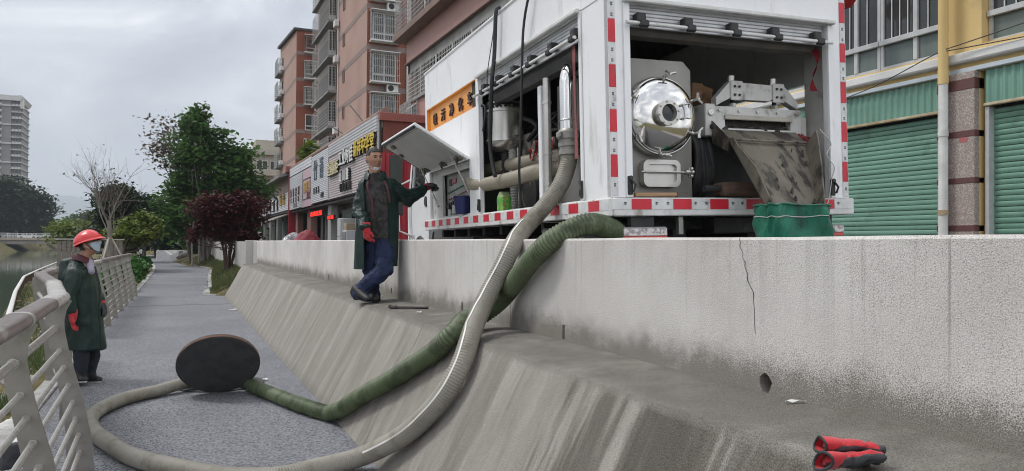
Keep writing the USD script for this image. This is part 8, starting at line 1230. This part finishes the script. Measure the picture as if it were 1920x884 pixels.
def leaves(rg, centres, per, spread, size, up=0.5, elong=1.7, flat=0.6):
    C_ = np.repeat(centres, per, 0); n = len(C_); P = C_+rg.normal(size=(n, 3))*np.asarray(spread)*np.array([1, 1, flat])
    a = rg.normal(size=(n, 3)); a[:, 2] *= 0.5; a /= np.linalg.norm(a, axis=1, keepdims=True); nn = rg.normal(size=(n, 3))+np.array([0, 0, up*2]); bb = np.cross(a, nn); bb /= np.maximum(np.linalg.norm(bb, axis=1, keepdims=True), 1e-6); nn = np.cross(bb, a)
    s = size*(0.6+0.8*rg.random(n))[:, None]; L, Wd = s*elong*0.5, s*0.5; droop = nn*s*0.18
    v = np.stack([P-a*L, P+bb*Wd+droop*0.4, P+a*L-droop, P-bb*Wd+droop*0.4], 1).reshape(-1, 3); k = np.arange(n)*4
    return v, np.vstack([np.stack([k, k+1, k+2], 1), np.stack([k, k+2, k+3], 1)])
def crown_points(rg, c, r, n, seed, gap=0.42, shell_=0.55):
    out = []
    while len(out) < n:
        p = rg.normal(size=3); p /= np.linalg.norm(p); rad = shell_+(1-shell_)*rg.random()
        if rg.random() < 0.3: rad *= rg.random()
        q = p*rad; lump = fbm((q*2.1+seed)[None], 3, seed)[0]
        if lump < gap: continue
        out.append(np.asarray(c)+q*np.asarray(r)*(0.72+0.62*lump))
    return np.array(out)
def limb(b, p0, p1, r0, r1, rg, n=6, bend=0.12):
    p0, p1 = np.asarray(p0, float), np.asarray(p1, float); L = np.linalg.norm(p1-p0); m = p0+(p1-p0)*0.5+rg.normal(size=3)*L*bend+np.array([0, 0, -0.04*L]); q = spline([p0, m, p1], 4); b.tube(q, np.linspace(r0, r1, len(q)), n)
def tree(name, label, base, crowns, trunk, leaf, size, per, seed, bark_=None, group=None, stems=None, cat='tree', limbs=14, elong=1.7):
    """crowns: [(centre, radii, clusters)], relative to the base; trunk: (height, radius)"""
    rg = np.random.default_rng(seed); t = thing(name, label, cat, group, M=mat4(t=base)); b = B(); H, R_ = trunk; tops = []
    for (sx, sy, hh, rr_) in (stems or [(0, 0, H, R_)]):
        top = np.array([sx, sy, hh]); q = spline([(sx*0.15, sy*0.15, -0.15), (sx*0.4+rg.normal()*0.04*H, sy*0.4+rg.normal()*0.04*H, hh*0.5), top], 5); b.tube(q, np.linspace(rr_*1.25, rr_*0.7, len(q)), 8); tops.append((top, rr_*0.7, q))
    for c, r, n in crowns:
        pts = crown_points(rg, c, r, n, seed); v, f = leaves(rg, pts, per, np.asarray(r)*0.155+size*0.5, size, up=1.3, elong=elong); obj('crown', (v, f), leaf, t)
        for k in rg.choice(len(pts), min(limbs, len(pts)), replace=False):
            tp_, rr_, q = tops[rg.integers(len(tops))]; s0 = q[rg.integers(len(q)//2, len(q))]; limb(b, s0, pts[k], rr_*0.55, rr_*0.10+0.004, rg, 5)
    obj('trunk', b, bark_ or bark, t, smooth=40); return t
tree('broadleaf_tree', 'tall green tree with a loose bronze tinged top standing behind the red leaved tree', (1.75, 50.0, 0.3), [((0.5, 0, 5.0), (2.5, 2.2, 2.3), 150), ((-0.3, -0.2, 7.2), (1.7, 1.5, 1.7), 60), ((2.0, -0.3, 4.4), (1.8, 1.6, 1.3), 70), ((-1.6, 0.1, 3.4), (1.2, 1.2, 2.0), 60), ((-0.4, 0, 8.9), (0.6, 0.6, 0.9), 12), ((1.9, 0, 6.6), (0.9, 0.9, 0.7), 16)], (4.2, 0.12), LF_GREEN, 0.20, 36, 21, bark_pale, stems=[(0.3, 0, 5.0, 0.11), (-0.7, 0.3, 5.5, 0.10), (1.2, -0.2, 3.8, 0.09), (-0.2, -0.5, 6.5, 0.08)], limbs=22)
tree('broadleaf_tree', 'sparse bronze leaved tree top rising out of the tall green tree', (1.0, 52.5, 0.3), [((-0.5, 0, 7.4), (2.4, 2.0, 2.0), 48), ((0.3, 0, 8.8), (0.8, 0.9, 1.3), 16)], (7.0, 0.11), LF_BRONZE, 0.155, 40, 22, limbs=40)
tree('maple_tree', 'dark red leaved multi stemmed tree on the verge at the end of the embankment', (1.88, 31.0, 0.42), [((-0.35, 0, 2.2), (0.95, 0.9, 0.75), 70), ((0.55, -0.1, 2.35), (0.95, 0.85, 0.65), 64), ((0.1, 0, 1.65), (1.15, 1.0, 0.6), 56), ((-0.9, -0.2, 1.5), (0.45, 0.5, 0.5), 20), ((0.95, -0.2, 1.2), (0.4, 0.45, 0.5), 14), ((0.3, 0, 2.9), (0.35, 0.35, 0.3), 10)], (1.3, 0.045), LF_RED, 0.08, 40, 23, bark_red, stems=[(-0.35, 0, 1.5, 0.045), (-0.1, 0.15, 1.7, 0.05), (0.15, -0.1, 1.6, 0.045), (0.30, 0.1, 1.6, 0.04), (0.62, 0.1, 1.5, 0.04), (0.75, -0.1, 1.3, 0.03)], limbs=26)
tree('dark_tree', 'small dark leaved tree behind the bare tree beside the path', (-2.95, 44.0, -0.1), [((0.25, 0, 3.3), (1.05, 1.0, 1.35), 85), ((0.9, 0, 2.4), (0.9, 0.9, 0.9), 50)], (2.6, 0.09), LF_DARK, 0.16, 44, 24, limbs=14)
tree('dark_tree', 'wide dark tree over the path between the bare tree and the tall green tree', (-2.0, 60.0, 0.0), [((0.1, 0, 3.2), (1.9, 1.7, 1.5), 120), ((-1.3, 0.5, 2.7), (1.3, 1.3, 1.1), 60)], (2.6, 0.12), LF_DARK, 0.20, 44, 25, limbs=14)
tree('yellow_tree', 'bright yellow green tree left of the path beyond the bush', (-2.15, 41.0, -0.1), [((0.3, 0, 2.0), (1.1, 1.0, 0.62), 70), ((0.9, 0.3, 2.5), (0.6, 0.6, 0.6), 26)], (1.7, 0.08), LF_YEL, 0.14, 26, 26, limbs=10)
for k, (x, y, r, h, m, lab) in enumerate(((0.6, 74, 2.6, 4.4, LF_DARK, 'dark tree closing the view right of the white planter'), (-1.6, 82, 3.4, 5.2, LF_DARK, 'dark tree directly over the end of the path'), (2.6, 66, 2.2, 3.8, LF_GREEN, 'green tree beside the grey trunks right of the white planter'), (-5.0, 78, 2.6, 3.8, LF_OLIVE, 'olive tree left of the child at the end of the path'), (4.5, 80, 4.0, 6.5, LF_GREEN, 'large green tree behind the tall bronze tinged tree'), (-9.5, 96, 3.2, 3.6, LF_YEL, 'light green tree on the river bank left of the bare tree'))):
    tree('path_tree', lab, (x, y, 0.0), [((0, 0, h*0.62), (r, r, h*0.42), 110), ((r*0.3, -0.5, h*0.32), (r*0.9, r*0.8, h*0.26), 60)], (h*0.6, 0.13), m, 0.27, 30, 40+k, group=None, limbs=10)
for k, (u, s) in enumerate(((0.0, 1), (0.5, 1.1), (1.2, 0.9), (1.7, 1.0), (2.1, 0.85))):
    rg = np.random.default_rng(60+k); t = thing('slender_trunk_tree', ['pale slender trunk nearest the path under the tall green tree', 'second pale slender trunk from the path under the tall green tree', 'middle pale slender trunk under the tall green tree', 'slender trunk right of the middle one under the tall green tree', 'slender trunk nearest the red leaved tree'][k], 'tree', M=mat4(t=(1.0+u*0.75, 47.5+0.9*k, 0.1+0.12*k))); b = B(); limb(b, (0, 0, 0), (0.12*s, 0.1, 3.3), 0.06*s, 0.04, rg, 7, 0.03); obj('trunk', b, bark_pale if k != 3 else bark, t, smooth=40)
    v, f = leaves(rg, np.array([(0.1, 0, 3.0), (0.3, 0.2, 3.4), (-0.3, 0, 3.3)]), 90, (0.4, 0.4, 0.4), 0.2); obj('crown', (v, f), LF_GREEN, t)
# bare young tree held by props
rg = np.random.default_rng(77); bt = thing('bare_tree', 'leafless young tree held upright by three pale wooden props beside the railing', 'tree', M=mat4(t=(-1.95, 28.0, -0.1))); b = B(); b.tube(spline([(0, 0, -0.1), (0.02, 0, 1.0), (-0.02, 0.03, 2.3)], 5), np.linspace(0.085, 0.065, 11), 9); tw = B(); tipl = []
def branch(p, d, L, r, lev):
    d = unit(d); q = [p]
    for k in range(4): d = unit(d+rg.normal(size=3)*0.13+np.array([0, 0, 0.05])); q.append(q[-1]+d*L/4)
    (b if lev < 2 else tw).tube(spline(q, 2), np.linspace(r, r*0.45, len(spline(q, 2))), 5 if lev < 2 else 4); tipl.append(q[-1])
    if lev < 3:
        for k in range((5, 4, 3)[lev]): s = 0.35+0.65*rg.random(); i = int(s*4); branch(q[min(i, 4)], d*0.75+rg.normal(size=3)*(0.42, 0.42, 0.45)[lev]+np.array([0, 0, 0.3]), L*(0.66+0.2*rg.random()), r*0.5, lev+1)
for k in range(6): a = k*1.05+0.3; branch(np.array([-0.02, 0.03, 1.55+0.14*k]), np.array([math.cos(a)*0.36, math.sin(a)*0.36, 1.0]), 1.45, 0.020, 1 if k % 2 else 0)
obj('trunk', b, bark_pale, bt, smooth=40); obj('twigs', tw, mat('twig_pale', (0.17, 0.14, 0.12), (0.11, 0.09, 0.075), rough=0.9), bt, kind='stuff')
v, f = leaves(rg, np.array(tipl)[::9], 2, (0.03,)*3, 0.05); obj('last_leaves', (v, f), LF_DARK, bt, kind='stuff')
pr_m = mat('prop_pole', (0.50, 0.46, 0.40), (0.38, 0.34, 0.29), rough=0.8, scale=8)
for a, lab in ((0.2, 'pale wooden prop leaning on the bare tree from the right'), (2.3, 'pale wooden prop leaning on the bare tree from the river side'), (4.3, 'pale wooden prop leaning on the bare tree from the front')): tag(obj('tree_prop', B().tube([(-1.95+0.05*math.cos(a), 28.0+0.05*math.sin(a), 1.62), (-1.95+0.95*math.cos(a), 28+0.95*math.sin(a), -0.15)], 0.028, 7), pr_m, smooth=40), lab, 'prop')
# low shrubs, grass, river bank weeds
for k, (y, w) in enumerate(((25.2, 0.50), (27.2, 0.6), (29.6, 0.62), (32.2, 0.6), (35.0, 0.55), (38.0, 0.5), (41.0, 0.45))):
    rg = np.random.default_rng(90+k); t = thing('shrub', f'{["first", "second", "third", "fourth", "fifth", "sixth", "farthest"][k]} bright green leafy shrub along the left edge of the path, counted from the railing', 'shrub', 'shrubs along the path edge', M=mat4(t=(XL(y)-0.28-w*0.9, y, -0.02)))
    pts = crown_points(rg, (0, 0, 0.36), (w, 1.15, 0.46), 46, 90+k, 0.36); v, f = leaves(rg, pts, 26, (0.10, 0.14, 0.09), 0.125, elong=1.35); obj('foliage', (v, f), LF_BRIGHT, t); b = B(); [limb(b, (0, 0.2*rg.normal(), -0.05), p, 0.012, 0.004, rg, 4) for p in pts[:10]]; obj('stems', b, bark, t, kind='stuff')
def blades(rg, P, h, w):
    n = len(P); a = rg.random(n)*2*math.pi; d = np.stack([np.cos(a), np.sin(a), 0*a], -1); hh = (h*(0.5+rg.random(n)))[:, None]; lean = rg.normal(size=(n, 3))*0.4; lean[:, 2] = 0; tip = P+np.array([0, 0, 1.0])*hh+lean*hh
    v = np.stack([P-d*w, P+d*w, tip], 1).reshape(-1, 3); k = np.arange(n)*3; return v, np.stack([k, k+1, k+2], 1)
LF_GRASS = leaf_mat('grass_blades', [(0.075, 0.095, 0.030), (0.14, 0.125, 0.050), (0.21, 0.165, 0.075), (0.06, 0.09, 0.028), (0.17, 0.12, 0.06)], trans=0.2)
rg = np.random.default_rng(101); n = 26000; yy = 22.6+rg.random(n)**1.5*34; t = rg.random(n); xx = XR(yy)+0.18+t*(2.35-XR(yy)); xx = np.where(yy < 25.0, np.maximum(xx, 1.0), xx); P = np.stack([xx, yy, ground_h(xx, yy)-0.01], -1)
obj('grass', blades(rg, P, 0.085, 0.007), LF_GRASS, kind='stuff')
rg = np.random.default_rng(102); n = 16000; yy = 2.5+rg.random(n)**1.3*40; t = rg.random(n); xx = XL(yy)-0.25-t*(XL(yy)-0.25-SHORE(yy)); keep = fbm(np.stack([xx*0.7, yy*0.7, 0*xx], -1), 3, 5) > 0.47; P = np.stack([xx, yy, ground_h(xx, yy)-0.01], -1)[keep]
obj('bank_weeds', blades(rg, P, 0.22, 0.009), leaf_mat('weed_blades', [(0.07, 0.10, 0.03), (0.13, 0.16, 0.05), (0.22, 0.19, 0.11), (0.26, 0.23, 0.17), (0.05, 0.09, 0.03)], trans=0.2), kind='stuff')
st = B(); ico = trimesh.creation.icosphere(1, 1.0); rg = np.random.default_rng(103)
for k in range(420):
    y = 2.5+rg.random()**1.4*34; x = XL(y)-0.35-rg.random()*(XL(y)-0.35-SHORE(y)); r = 0.03+0.10*rg.random()**2; v = ico.vertices*np.array([1, 0.8, 0.6])*r*(1+0.35*rg.normal(size=(len(ico.vertices), 1))*0.4); st.add(v+np.array([x, y, float(ground_h(x, y))+r*0.2]), ico.faces)
obj('bank_stones', st, mat('bank_stone', (0.30, 0.285, 0.26), (0.19, 0.18, 0.16), rough=0.9, scale=5), kind='stuff')
ws = B(); w_rock = mat('pale_rock', (0.60, 0.59, 0.57), (0.45, 0.44, 0.42), rough=0.85, scale=6)
for k, (x, y, r, lab) in enumerate(((-0.98, 6.4, 0.13, 'pale rock lying behind the steel railing nearest the camera'), (-1.15, 7.1, 0.12, 'pale rock a little farther behind the steel railing'))):
    q = ico.subdivide().vertices; v = q*np.array([1, 1.1, 0.55])*r*(1+0.5*(fbm(q*2+k, 3, k)-0.5))[:, None]; tag(obj('rock', (v+np.array([x, y, float(ground_h(x, y))+0.05]), ico.subdivide().faces), w_rock), lab, 'rock')
fl_ = thing('flood_lamp', 'small black flood lamp with a finned back on the bank behind the near railing', 'lamp', M=mat4(rotz(0.5), (-0.93, 5.75, 0.0)))
obj('housing', B().cbox(-0.09, 0.09, -0.03, 0.03, 0.04, 0.20, 0.01), black_rubber, fl_); obj('bracket', B().tube([(-0.11, 0, -0.08), (-0.11, 0, 0.13), (0.11, 0, 0.13), (0.11, 0, -0.08)], 0.01, 6), black_rubber, fl_)
for k in range(9): obj('fin', B().box(-0.086+0.021*k, -0.078+0.021*k, 0.03, 0.065, 0.05, 0.19), mat('fin_grey', (0.25, 0.25, 0.25), rough=0.5, metal=0.5), fl_)
pot = thing('roof_plants', 'yellow green pot plants growing on the shop roof against the tower', 'plant', M=mat4(t=(8.2, 50.5, 6.9))); rg = np.random.default_rng(104); pts = crown_points(rg, (0, 0, 0.5), (0.5, 2.2, 0.75), 40, 4, 0.38); v, f = leaves(rg, pts, 14, (0.12, 0.3, 0.15), 0.26, elong=2.6); obj('foliage', (v, f), LF_YEL, pot); obj('trough', B().cbox(-0.25, 0.25, -2.2, 2.2, -0.4, 0.05, 0.03), conc_grey, pot)

# ================================================================ FAR SIDE: BRIDGE, CARS, TOWER, PLANTER, SCOOTERS
tree('banyan_tree', 'broad dark tree rising behind the left end of the bridge', (-41.5, 236, 1.0), [((0, 0, 9.5), (8.0, 7, 6.6), 260), ((6.0, -1, 8.0), (5.5, 5, 5.2), 130), ((-8, 0, 8), (7, 6, 6), 120), ((1, -2, 4.2), (9.0, 5, 3.0), 120)], (6, 0.55), LF_DARK, 0.75, 40, 31, limbs=16)
for k, (x, y, r, h, m, lab) in enumerate(((-31.5, 252, 4.5, 6.0, LF_YEL, 'yellow green tree beyond the bridge right of the broad dark tree'), (-27.0, 262, 4.6, 7.2, LF_GREEN, 'mid green tree beyond the bridge under the street lamp'), (-21.5, 250, 5.0, 8.6, LF_OLIVE, 'russet olive tree beyond the bridge left of the bare tree'), (-15.5, 268, 5.0, 7.0, LF_GREEN, 'green tree beyond the bridge behind the bare tree'), (-9, 255, 5.5, 8.0, LF_OLIVE, 'olive tree beyond the bridge behind the small dark tree'), (-36.5, 290, 5.0, 6.5, LF_GREEN, 'pale green tree far behind the parked white cars'), (-2, 270, 7, 10, LF_DARK, 'dark tree far beyond the end of the path'), (8, 240, 9, 12, LF_GREEN, 'large green tree far behind the tall tree'), (-58, 262, 9, 11, LF_DARK, 'dark tree at the far left behind the bridge'))):
    tree('far_tree', lab, (x, y, 1.0), [((0, 0, h*0.55), (r, r*0.9, h*0.5), 130)], (h*0.5, 0.22), m, 0.55, 34, 130+k, limbs=6)
br_ = thing('bridge', 'low concrete road bridge crossing the river with a pale railing', 'bridge')
br_c = mat('bridge_concrete', (0.26, 0.235, 0.20), (0.18, 0.16, 0.14), rough=0.85, scale=0.4, detail=6); br_w = mat('bridge_rail_white', (0.55, 0.55, 0.54), (0.45, 0.45, 0.44), rough=0.7)
obj('deck', B().box(-75, 12, 222, 236, 0.55, 1.95), br_c, br_); obj('kerb_beam', B().cbox(-75, 12, 221.7, 222.0, 1.6, 2.15, 0.03), mat('beam_tan', (0.33, 0.28, 0.22), rough=0.8), br_)
for x in (-46, -15): obj('pier', B().cbox(x-1, x+1, 223, 235, -3, 0.55, 0.1), br_c, br_)
for zz in (2.75, 3.25): obj('rail', B().box(-75, 12, 221.8, 221.9, zz, zz+0.12), br_w, br_)
for x in np.arange(-74, 12, 2.0): obj('rail_post', B().box(x-0.09, x+0.09, 221.78, 221.95, 2.15, 3.4), br_w, br_)
pk_ = B()
for x in np.arange(-75, 12, 0.33): pk_.box(x-0.035, x+0.035, 221.82, 221.88, 2.15, 3.2)
obj('pickets', pk_, br_w, br_, kind='stuff')
obj('far_rail', B().box(-75, 12, 235.6, 235.7, 1.95, 3.1), br_w, br_)
def car(label, x, y, z, m, s=1):
    t = thing('car', label, 'car', 'cars on the bridge', M=mat4(t=(x, y, z)))
    body = [(-2.2, 0.25), (-2.25, 0.62), (-2.1, 0.85), (-1.35, 0.95), (-0.75, 1.40), (0.55, 1.42), (1.25, 0.98), (2.05, 0.85), (2.25, 0.6), (2.22, 0.25)]
    glz = [(-1.15, 0.97), (-0.68, 1.33), (0.50, 1.35), (1.05, 0.97)]
    obj('body', B().prism(Polygon(body, [glz]), -0.85, 0.85, 'xz'), m, t, smooth=20); obj('window', B().prism(glz, -0.82, 0.82, 'xz'), pane_dark, t)
    for wx in (-1.35, 1.35):
        for wy in (-0.86, 0.86): obj('wheel', B().cyl((wx, wy-0.1, 0.32), (wx, wy+0.1, 0.32), 0.33, n=16), tyre_m, t, smooth=30)
    obj('headlight', B().cbox(2.1, 2.24, -0.8, -0.45, 0.55, 0.72, 0.02), rod_m, t)
carw = mat('car_white', (0.74, 0.74, 0.74), rough=0.25, coat=0.5); carg = mat('car_grey', (0.22, 0.23, 0.24), rough=0.25, coat=0.5)
car('white car on the bridge, left one of the two white cars', -34.2, 225, 1.95, carw); car('white car on the bridge nearest the red barriers', -29.6, 225, 1.95, carw); car('dark grey car on the bridge under the broad dark tree', -37.9, 228, 1.95, carg); 
for k, (x, m) in enumerate(((-25.6, 'red'), (-24.3, 'white'), (-23.0, 'red'))):
    t = thing('traffic_barrier', ['red water filled barrier on the bridge nearest the white car', 'white water filled barrier between the two red ones on the bridge', 'red water filled barrier on the bridge farthest from the cars'][k], 'barrier', M=mat4(t=(x, 224, 1.95))); obj('shell', B().prism([(-0.3, 0), (-0.3, 0.3), (-0.12, 0.9), (0.12, 0.9), (0.3, 0.3), (0.3, 0)], -0.6, 0.6, 'yz', mat4(np.array([[0, 1.0, 0], [-1, 0, 0], [0, 0, 1]]).T)), mat('barrier_'+m, (0.55, 0.05, 0.04) if m == 'red' else (0.62, 0.62, 0.6), rough=0.5), t)
for k, (x, y, h) in enumerate(((-30.8, 237.5, 10.2), (-25.5, 300, 7.4), (-20.6, 310, 8))):
    t = thing('street_lamp', ['tall pale street lamp rising beyond the bridge right of the broad dark tree', 'smaller street lamp farther along above the green tree tops', 'farthest street lamp near the bare tree'][k], 'street lamp', M=mat4(t=(x, y, 1.0))); obj('pole', B().cyl((0, 0, 0), (0, 0, h), 0.13, 0.08, 8), br_w, t); obj('arm', B().tube([(0, 0, h-0.1), (-0.8, 0, h+0.25), (-1.6, 0, h+0.3)], 0.06, 6), br_w, t); obj('lamp_head', B().cbox(-2.3, -1.4, -0.12, 0.12, h+0.22, h+0.36, 0.04), br_w, t)
# tall residential tower far left
tw_ = thing('residential_tower', 'tall grey residential tower with white floor bands at the left edge of the picture', 'building')
gw = mat('tower_grey', (0.22, 0.215, 0.205), (0.18, 0.175, 0.17), rough=0.85, scale=0.1); bw = mat('tower_white_band', (0.52, 0.515, 0.50), rough=0.8); gl = mat('tower_glass', (0.045, 0.05, 0.055), (0.08, 0.085, 0.09), rough=0.2, scale=0.5)
obj('wall', B().box(-110, -70.6, 416, 440, 0.5, 67.5), gw, tw_); obj('wall', B().box(-70.6, -66.6, 417.5, 436, 0.5, 66), gw, tw_); obj('roof', B().prism([(-110, 67.5), (-67, 67.5), (-65.8, 69.5), (-66.5, 70.2), (-70, 69.8), (-110, 71)], 415, 440, 'xz'), bw, tw_); obj('parapet', B().box(-67.0, -66.0, 415.5, 420, 64, 69.5), bw, tw_)
for k in range(22):
    z = 2.4+2.98*k; obj('floor_slab', B().box(-70.7, -66.1, 415.6, 437, z, z+0.35), bw, tw_)
    if k % 3 == 0: obj('floor_band', B().box(-110, -70.5, 415.4, 415.99, z-0.2, z+0.5), bw, tw_)
    obj('balcony', B().box(-80, -74.2, 414.6, 415.95, z, z+1.0), bw, tw_)
    for x0, x1 in ((-79.6, -77.3), (-76.9, -74.6)): obj('window', B().box(x0, x1, 415.85, 415.97, z+1.1, z+2.7), gl, tw_)
    for x0, x1 in ((-70.3, -69.3), (-69.0, -67.9), (-67.6, -66.7)): w = obj('window', B().box(x0, x1, 417.35, 417.48, z+0.5, z+2.6), gl, tw_); obj('rail', B().box(x0, x1, 416.2, 416.3, z+0.36, z+1.1), bw if k % 2 else gw, w)
# white planter seat at the bend of the path
pl_ = thing('planter_seat', 'white angular planter seat at the far bend of the path', 'planter')
wp = mat('planter_white', (0.70, 0.70, 0.70), (0.60, 0.60, 0.60), rough=0.6)
M_ = mat4(rotz(-0.25), (-1.15, 64.5, 0))
obj('seat_block', B().prism([(0, 0), (0, 0.80), (0.55, 0.80), (0.80, 0.62), (1.05, 0.45), (1.05, 0.0)], -0.5, 0.6, 'xz', M_), wp, pl_); obj('seat_block', B().prism([(1.06, 0), (1.06, 0.42), (1.35, 0.52), (1.75, 0.78), (1.75, 0)], -0.85, 0.45, 'xz', M_), wp, pl_); obj('back_block', B().prism([(0.6, 0), (0.6, 0.82), (2.0, 0.82), (2.3, 0.45), (2.3, 0)], 0.62, 1.2, 'xz', M_), wp, pl_); obj('soil_bed', B().box(0.65, 1.95, 0.65, 1.15, 0.825, 0.86, M_), soil, pl_)
tag(obj('dark_rock', (ico.subdivide().vertices*np.array([0.75, 0.5, 0.42])*(1+0.4*(fbm(ico.subdivide().vertices*1.5, 3, 2)-0.5))[:, None]+np.array([0.95, 63.0, 0.25]), ico.subdivide().faces), mat('rock_dark', (0.07, 0.06, 0.05), (0.11, 0.10, 0.085), rough=0.9, scale=4), smooth=True), 'dark boulder at the right end of the white planter seat', 'rock')
# slatted fence of the look-out beyond the railing
lf = thing('lookout_fence', 'grey weathered board fence of the look-out beyond the worker', 'fence')
wg = mat('weathered_board', (0.20, 0.175, 0.15), (0.13, 0.115, 0.10), rough=0.9, scale=3, stretch=(1, 1, 5))
for k in (0, 1, 2, 3, 4, 5, 10, 11, 12, 13): obj('board', B().cbox(-3.70+0.145*k, -3.57+0.145*k, 30.0, 30.03, -0.1, 1.50+0.02*(k % 3), 0.006), wg, lf)
obj('rail', B().cbox(-3.75, -1.65, 30.035, 30.09, 1.15, 1.25, 0.006), wg, lf); obj('rail', B().cbox(-3.75, -1.65, 30.035, 30.09, 0.35, 0.45, 0.006), wg, lf); obj('cap', B().cbox(-3.78, -1.62, 29.97, 30.10, 1.545, 1.59, 0.008), pale_rail, lf)
# scooters under rain covers on the road
cover_red = mat('cover_red', (0.25, 0.018, 0.030), (0.18, 0.014, 0.022), rough=0.6, scale=5, bump=0.01, bscale=12); cover_clear = mat('cover_clear', (0.36, 0.35, 0.36), (0.16, 0.15, 0.16), rough=0.15, scale=9, lo=0.46, hi=0.54, coat=0.5)
def scooter(label, x, y, a, body, cover, hs):
    t = thing('scooter', label, 'scooter', M=mat4(rotz(a), (x, y, 0.755)))
    for wy in (-0.62, 0.62): obj('wheel', B().lathe([(0.12, -0.05), (0.23, -0.05), (0.25, 0), (0.23, 0.05), (0.12, 0.05)], 18, mat4(t=(0, wy, 0.25)), 'x'), tyre_m, t)
    obj('body', chain({'f': (0, -0.55, 0.55, 0.12, 0.10, 0.25), 'm': (0, -0.1, 0.32, 0.13, 0.2, 0.06), 's': (0, 0.45, 0.62, 0.13, 0.25, 0.12), 'h': (0, -0.50, 0.95, 0.07)}, [('f', 'm'), ('m', 's'), ('f', 'h')], 0.05, 5), body, t, smooth=True)
    obj('handlebar', B().tube([(-0.33, -0.45, 1.02), (0, -0.52, 1.0), (0.33, -0.45, 1.02)], 0.018, 6), rubber, t); obj('seat', B().cbox(-0.13, 0.13, 0.1, 0.75, 0.72, 0.80, 0.03), rubber, t)
    for s in (-1, 1): obj('mirror', B().ell((0.3*s, -0.45, 1.22), (0.07, 0.02, 0.05), 1), rubber, t)
    s_ = trimesh.creation.icosphere(4, 1.0); v = s_.vertices*np.array([0.36, 0.75, 0.62]); v = v*(1+0.55*(fbm(v*2.2+hs, 4, int(hs))-0.5))[:, None]; v[:, 2] = np.maximum(v[:, 2]*hs+0.62, 0.12); obj('rain_cover', (v, s_.faces), cover, t, smooth=True)
scooter('scooter under a dark red rain cover in front of the shops', 5.95, 37.4, 1.2, mat('scooter_maroon', (0.16, 0.02, 0.03), rough=0.3), cover_red, 1.18); scooter('scooter under a clear plastic rain cover left of the red covered one', 5.75, 40.6, 1.35, mat('scooter_pink', (0.35, 0.05, 0.08), rough=0.3), cover_clear, 0.98)
wc_ = thing('white_car', 'white car parked beyond the red leaved tree beside the wall', 'car', M=mat4(rotz(math.pi/2), (4.1, 49.5, 0.755)))
body = [(-2.2, 0.25), (-2.25, 0.62), (-2.1, 0.85), (-1.35, 0.95), (-0.75, 1.40), (0.55, 1.42), (1.25, 0.98), (2.05, 0.85), (2.25, 0.6), (2.22, 0.25)]; glz = [(-1.15, 0.97), (-0.68, 1.33), (0.50, 1.35), (1.05, 0.97)]
obj('body', B().prism(Polygon(body, [glz]), -0.85, 0.85, 'xz'), carw, wc_, smooth=20); obj('window', B().prism(glz, -0.82, 0.82, 'xz'), pane_dark, wc_); obj('rear_window', B().add([(-2.0, -0.7, 0.93), (-2.0, 0.7, 0.93), (-0.85, 0.6, 1.36), (-0.85, -0.6, 1.36)], [(0, 1, 2, 3)], mat4(t=(-0.03, 0, 0.03))), pane_dark, wc_)
for wx in (-1.35, 1.35):
    for wy in (-0.80, 0.80): obj('wheel', B().cyl((wx, wy-0.1, 0.32), (wx, wy+0.1, 0.32), 0.33, n=16), tyre_m, wc_, smooth=30)

# ================================================================ air
haze_m = usdkit.material(stage, '/World/Looks/haze_air', {'v': ('principled_volume', {'color': (0.80, 0.87, 0.95), 'density': 0.00028, 'anisotropy': 0.0})}, [], volume='v.volume')
obj('haze', B().box(-6500, 6500, -300, 7800, -4.0-1.0, 720), haze_m, kind='stuff')
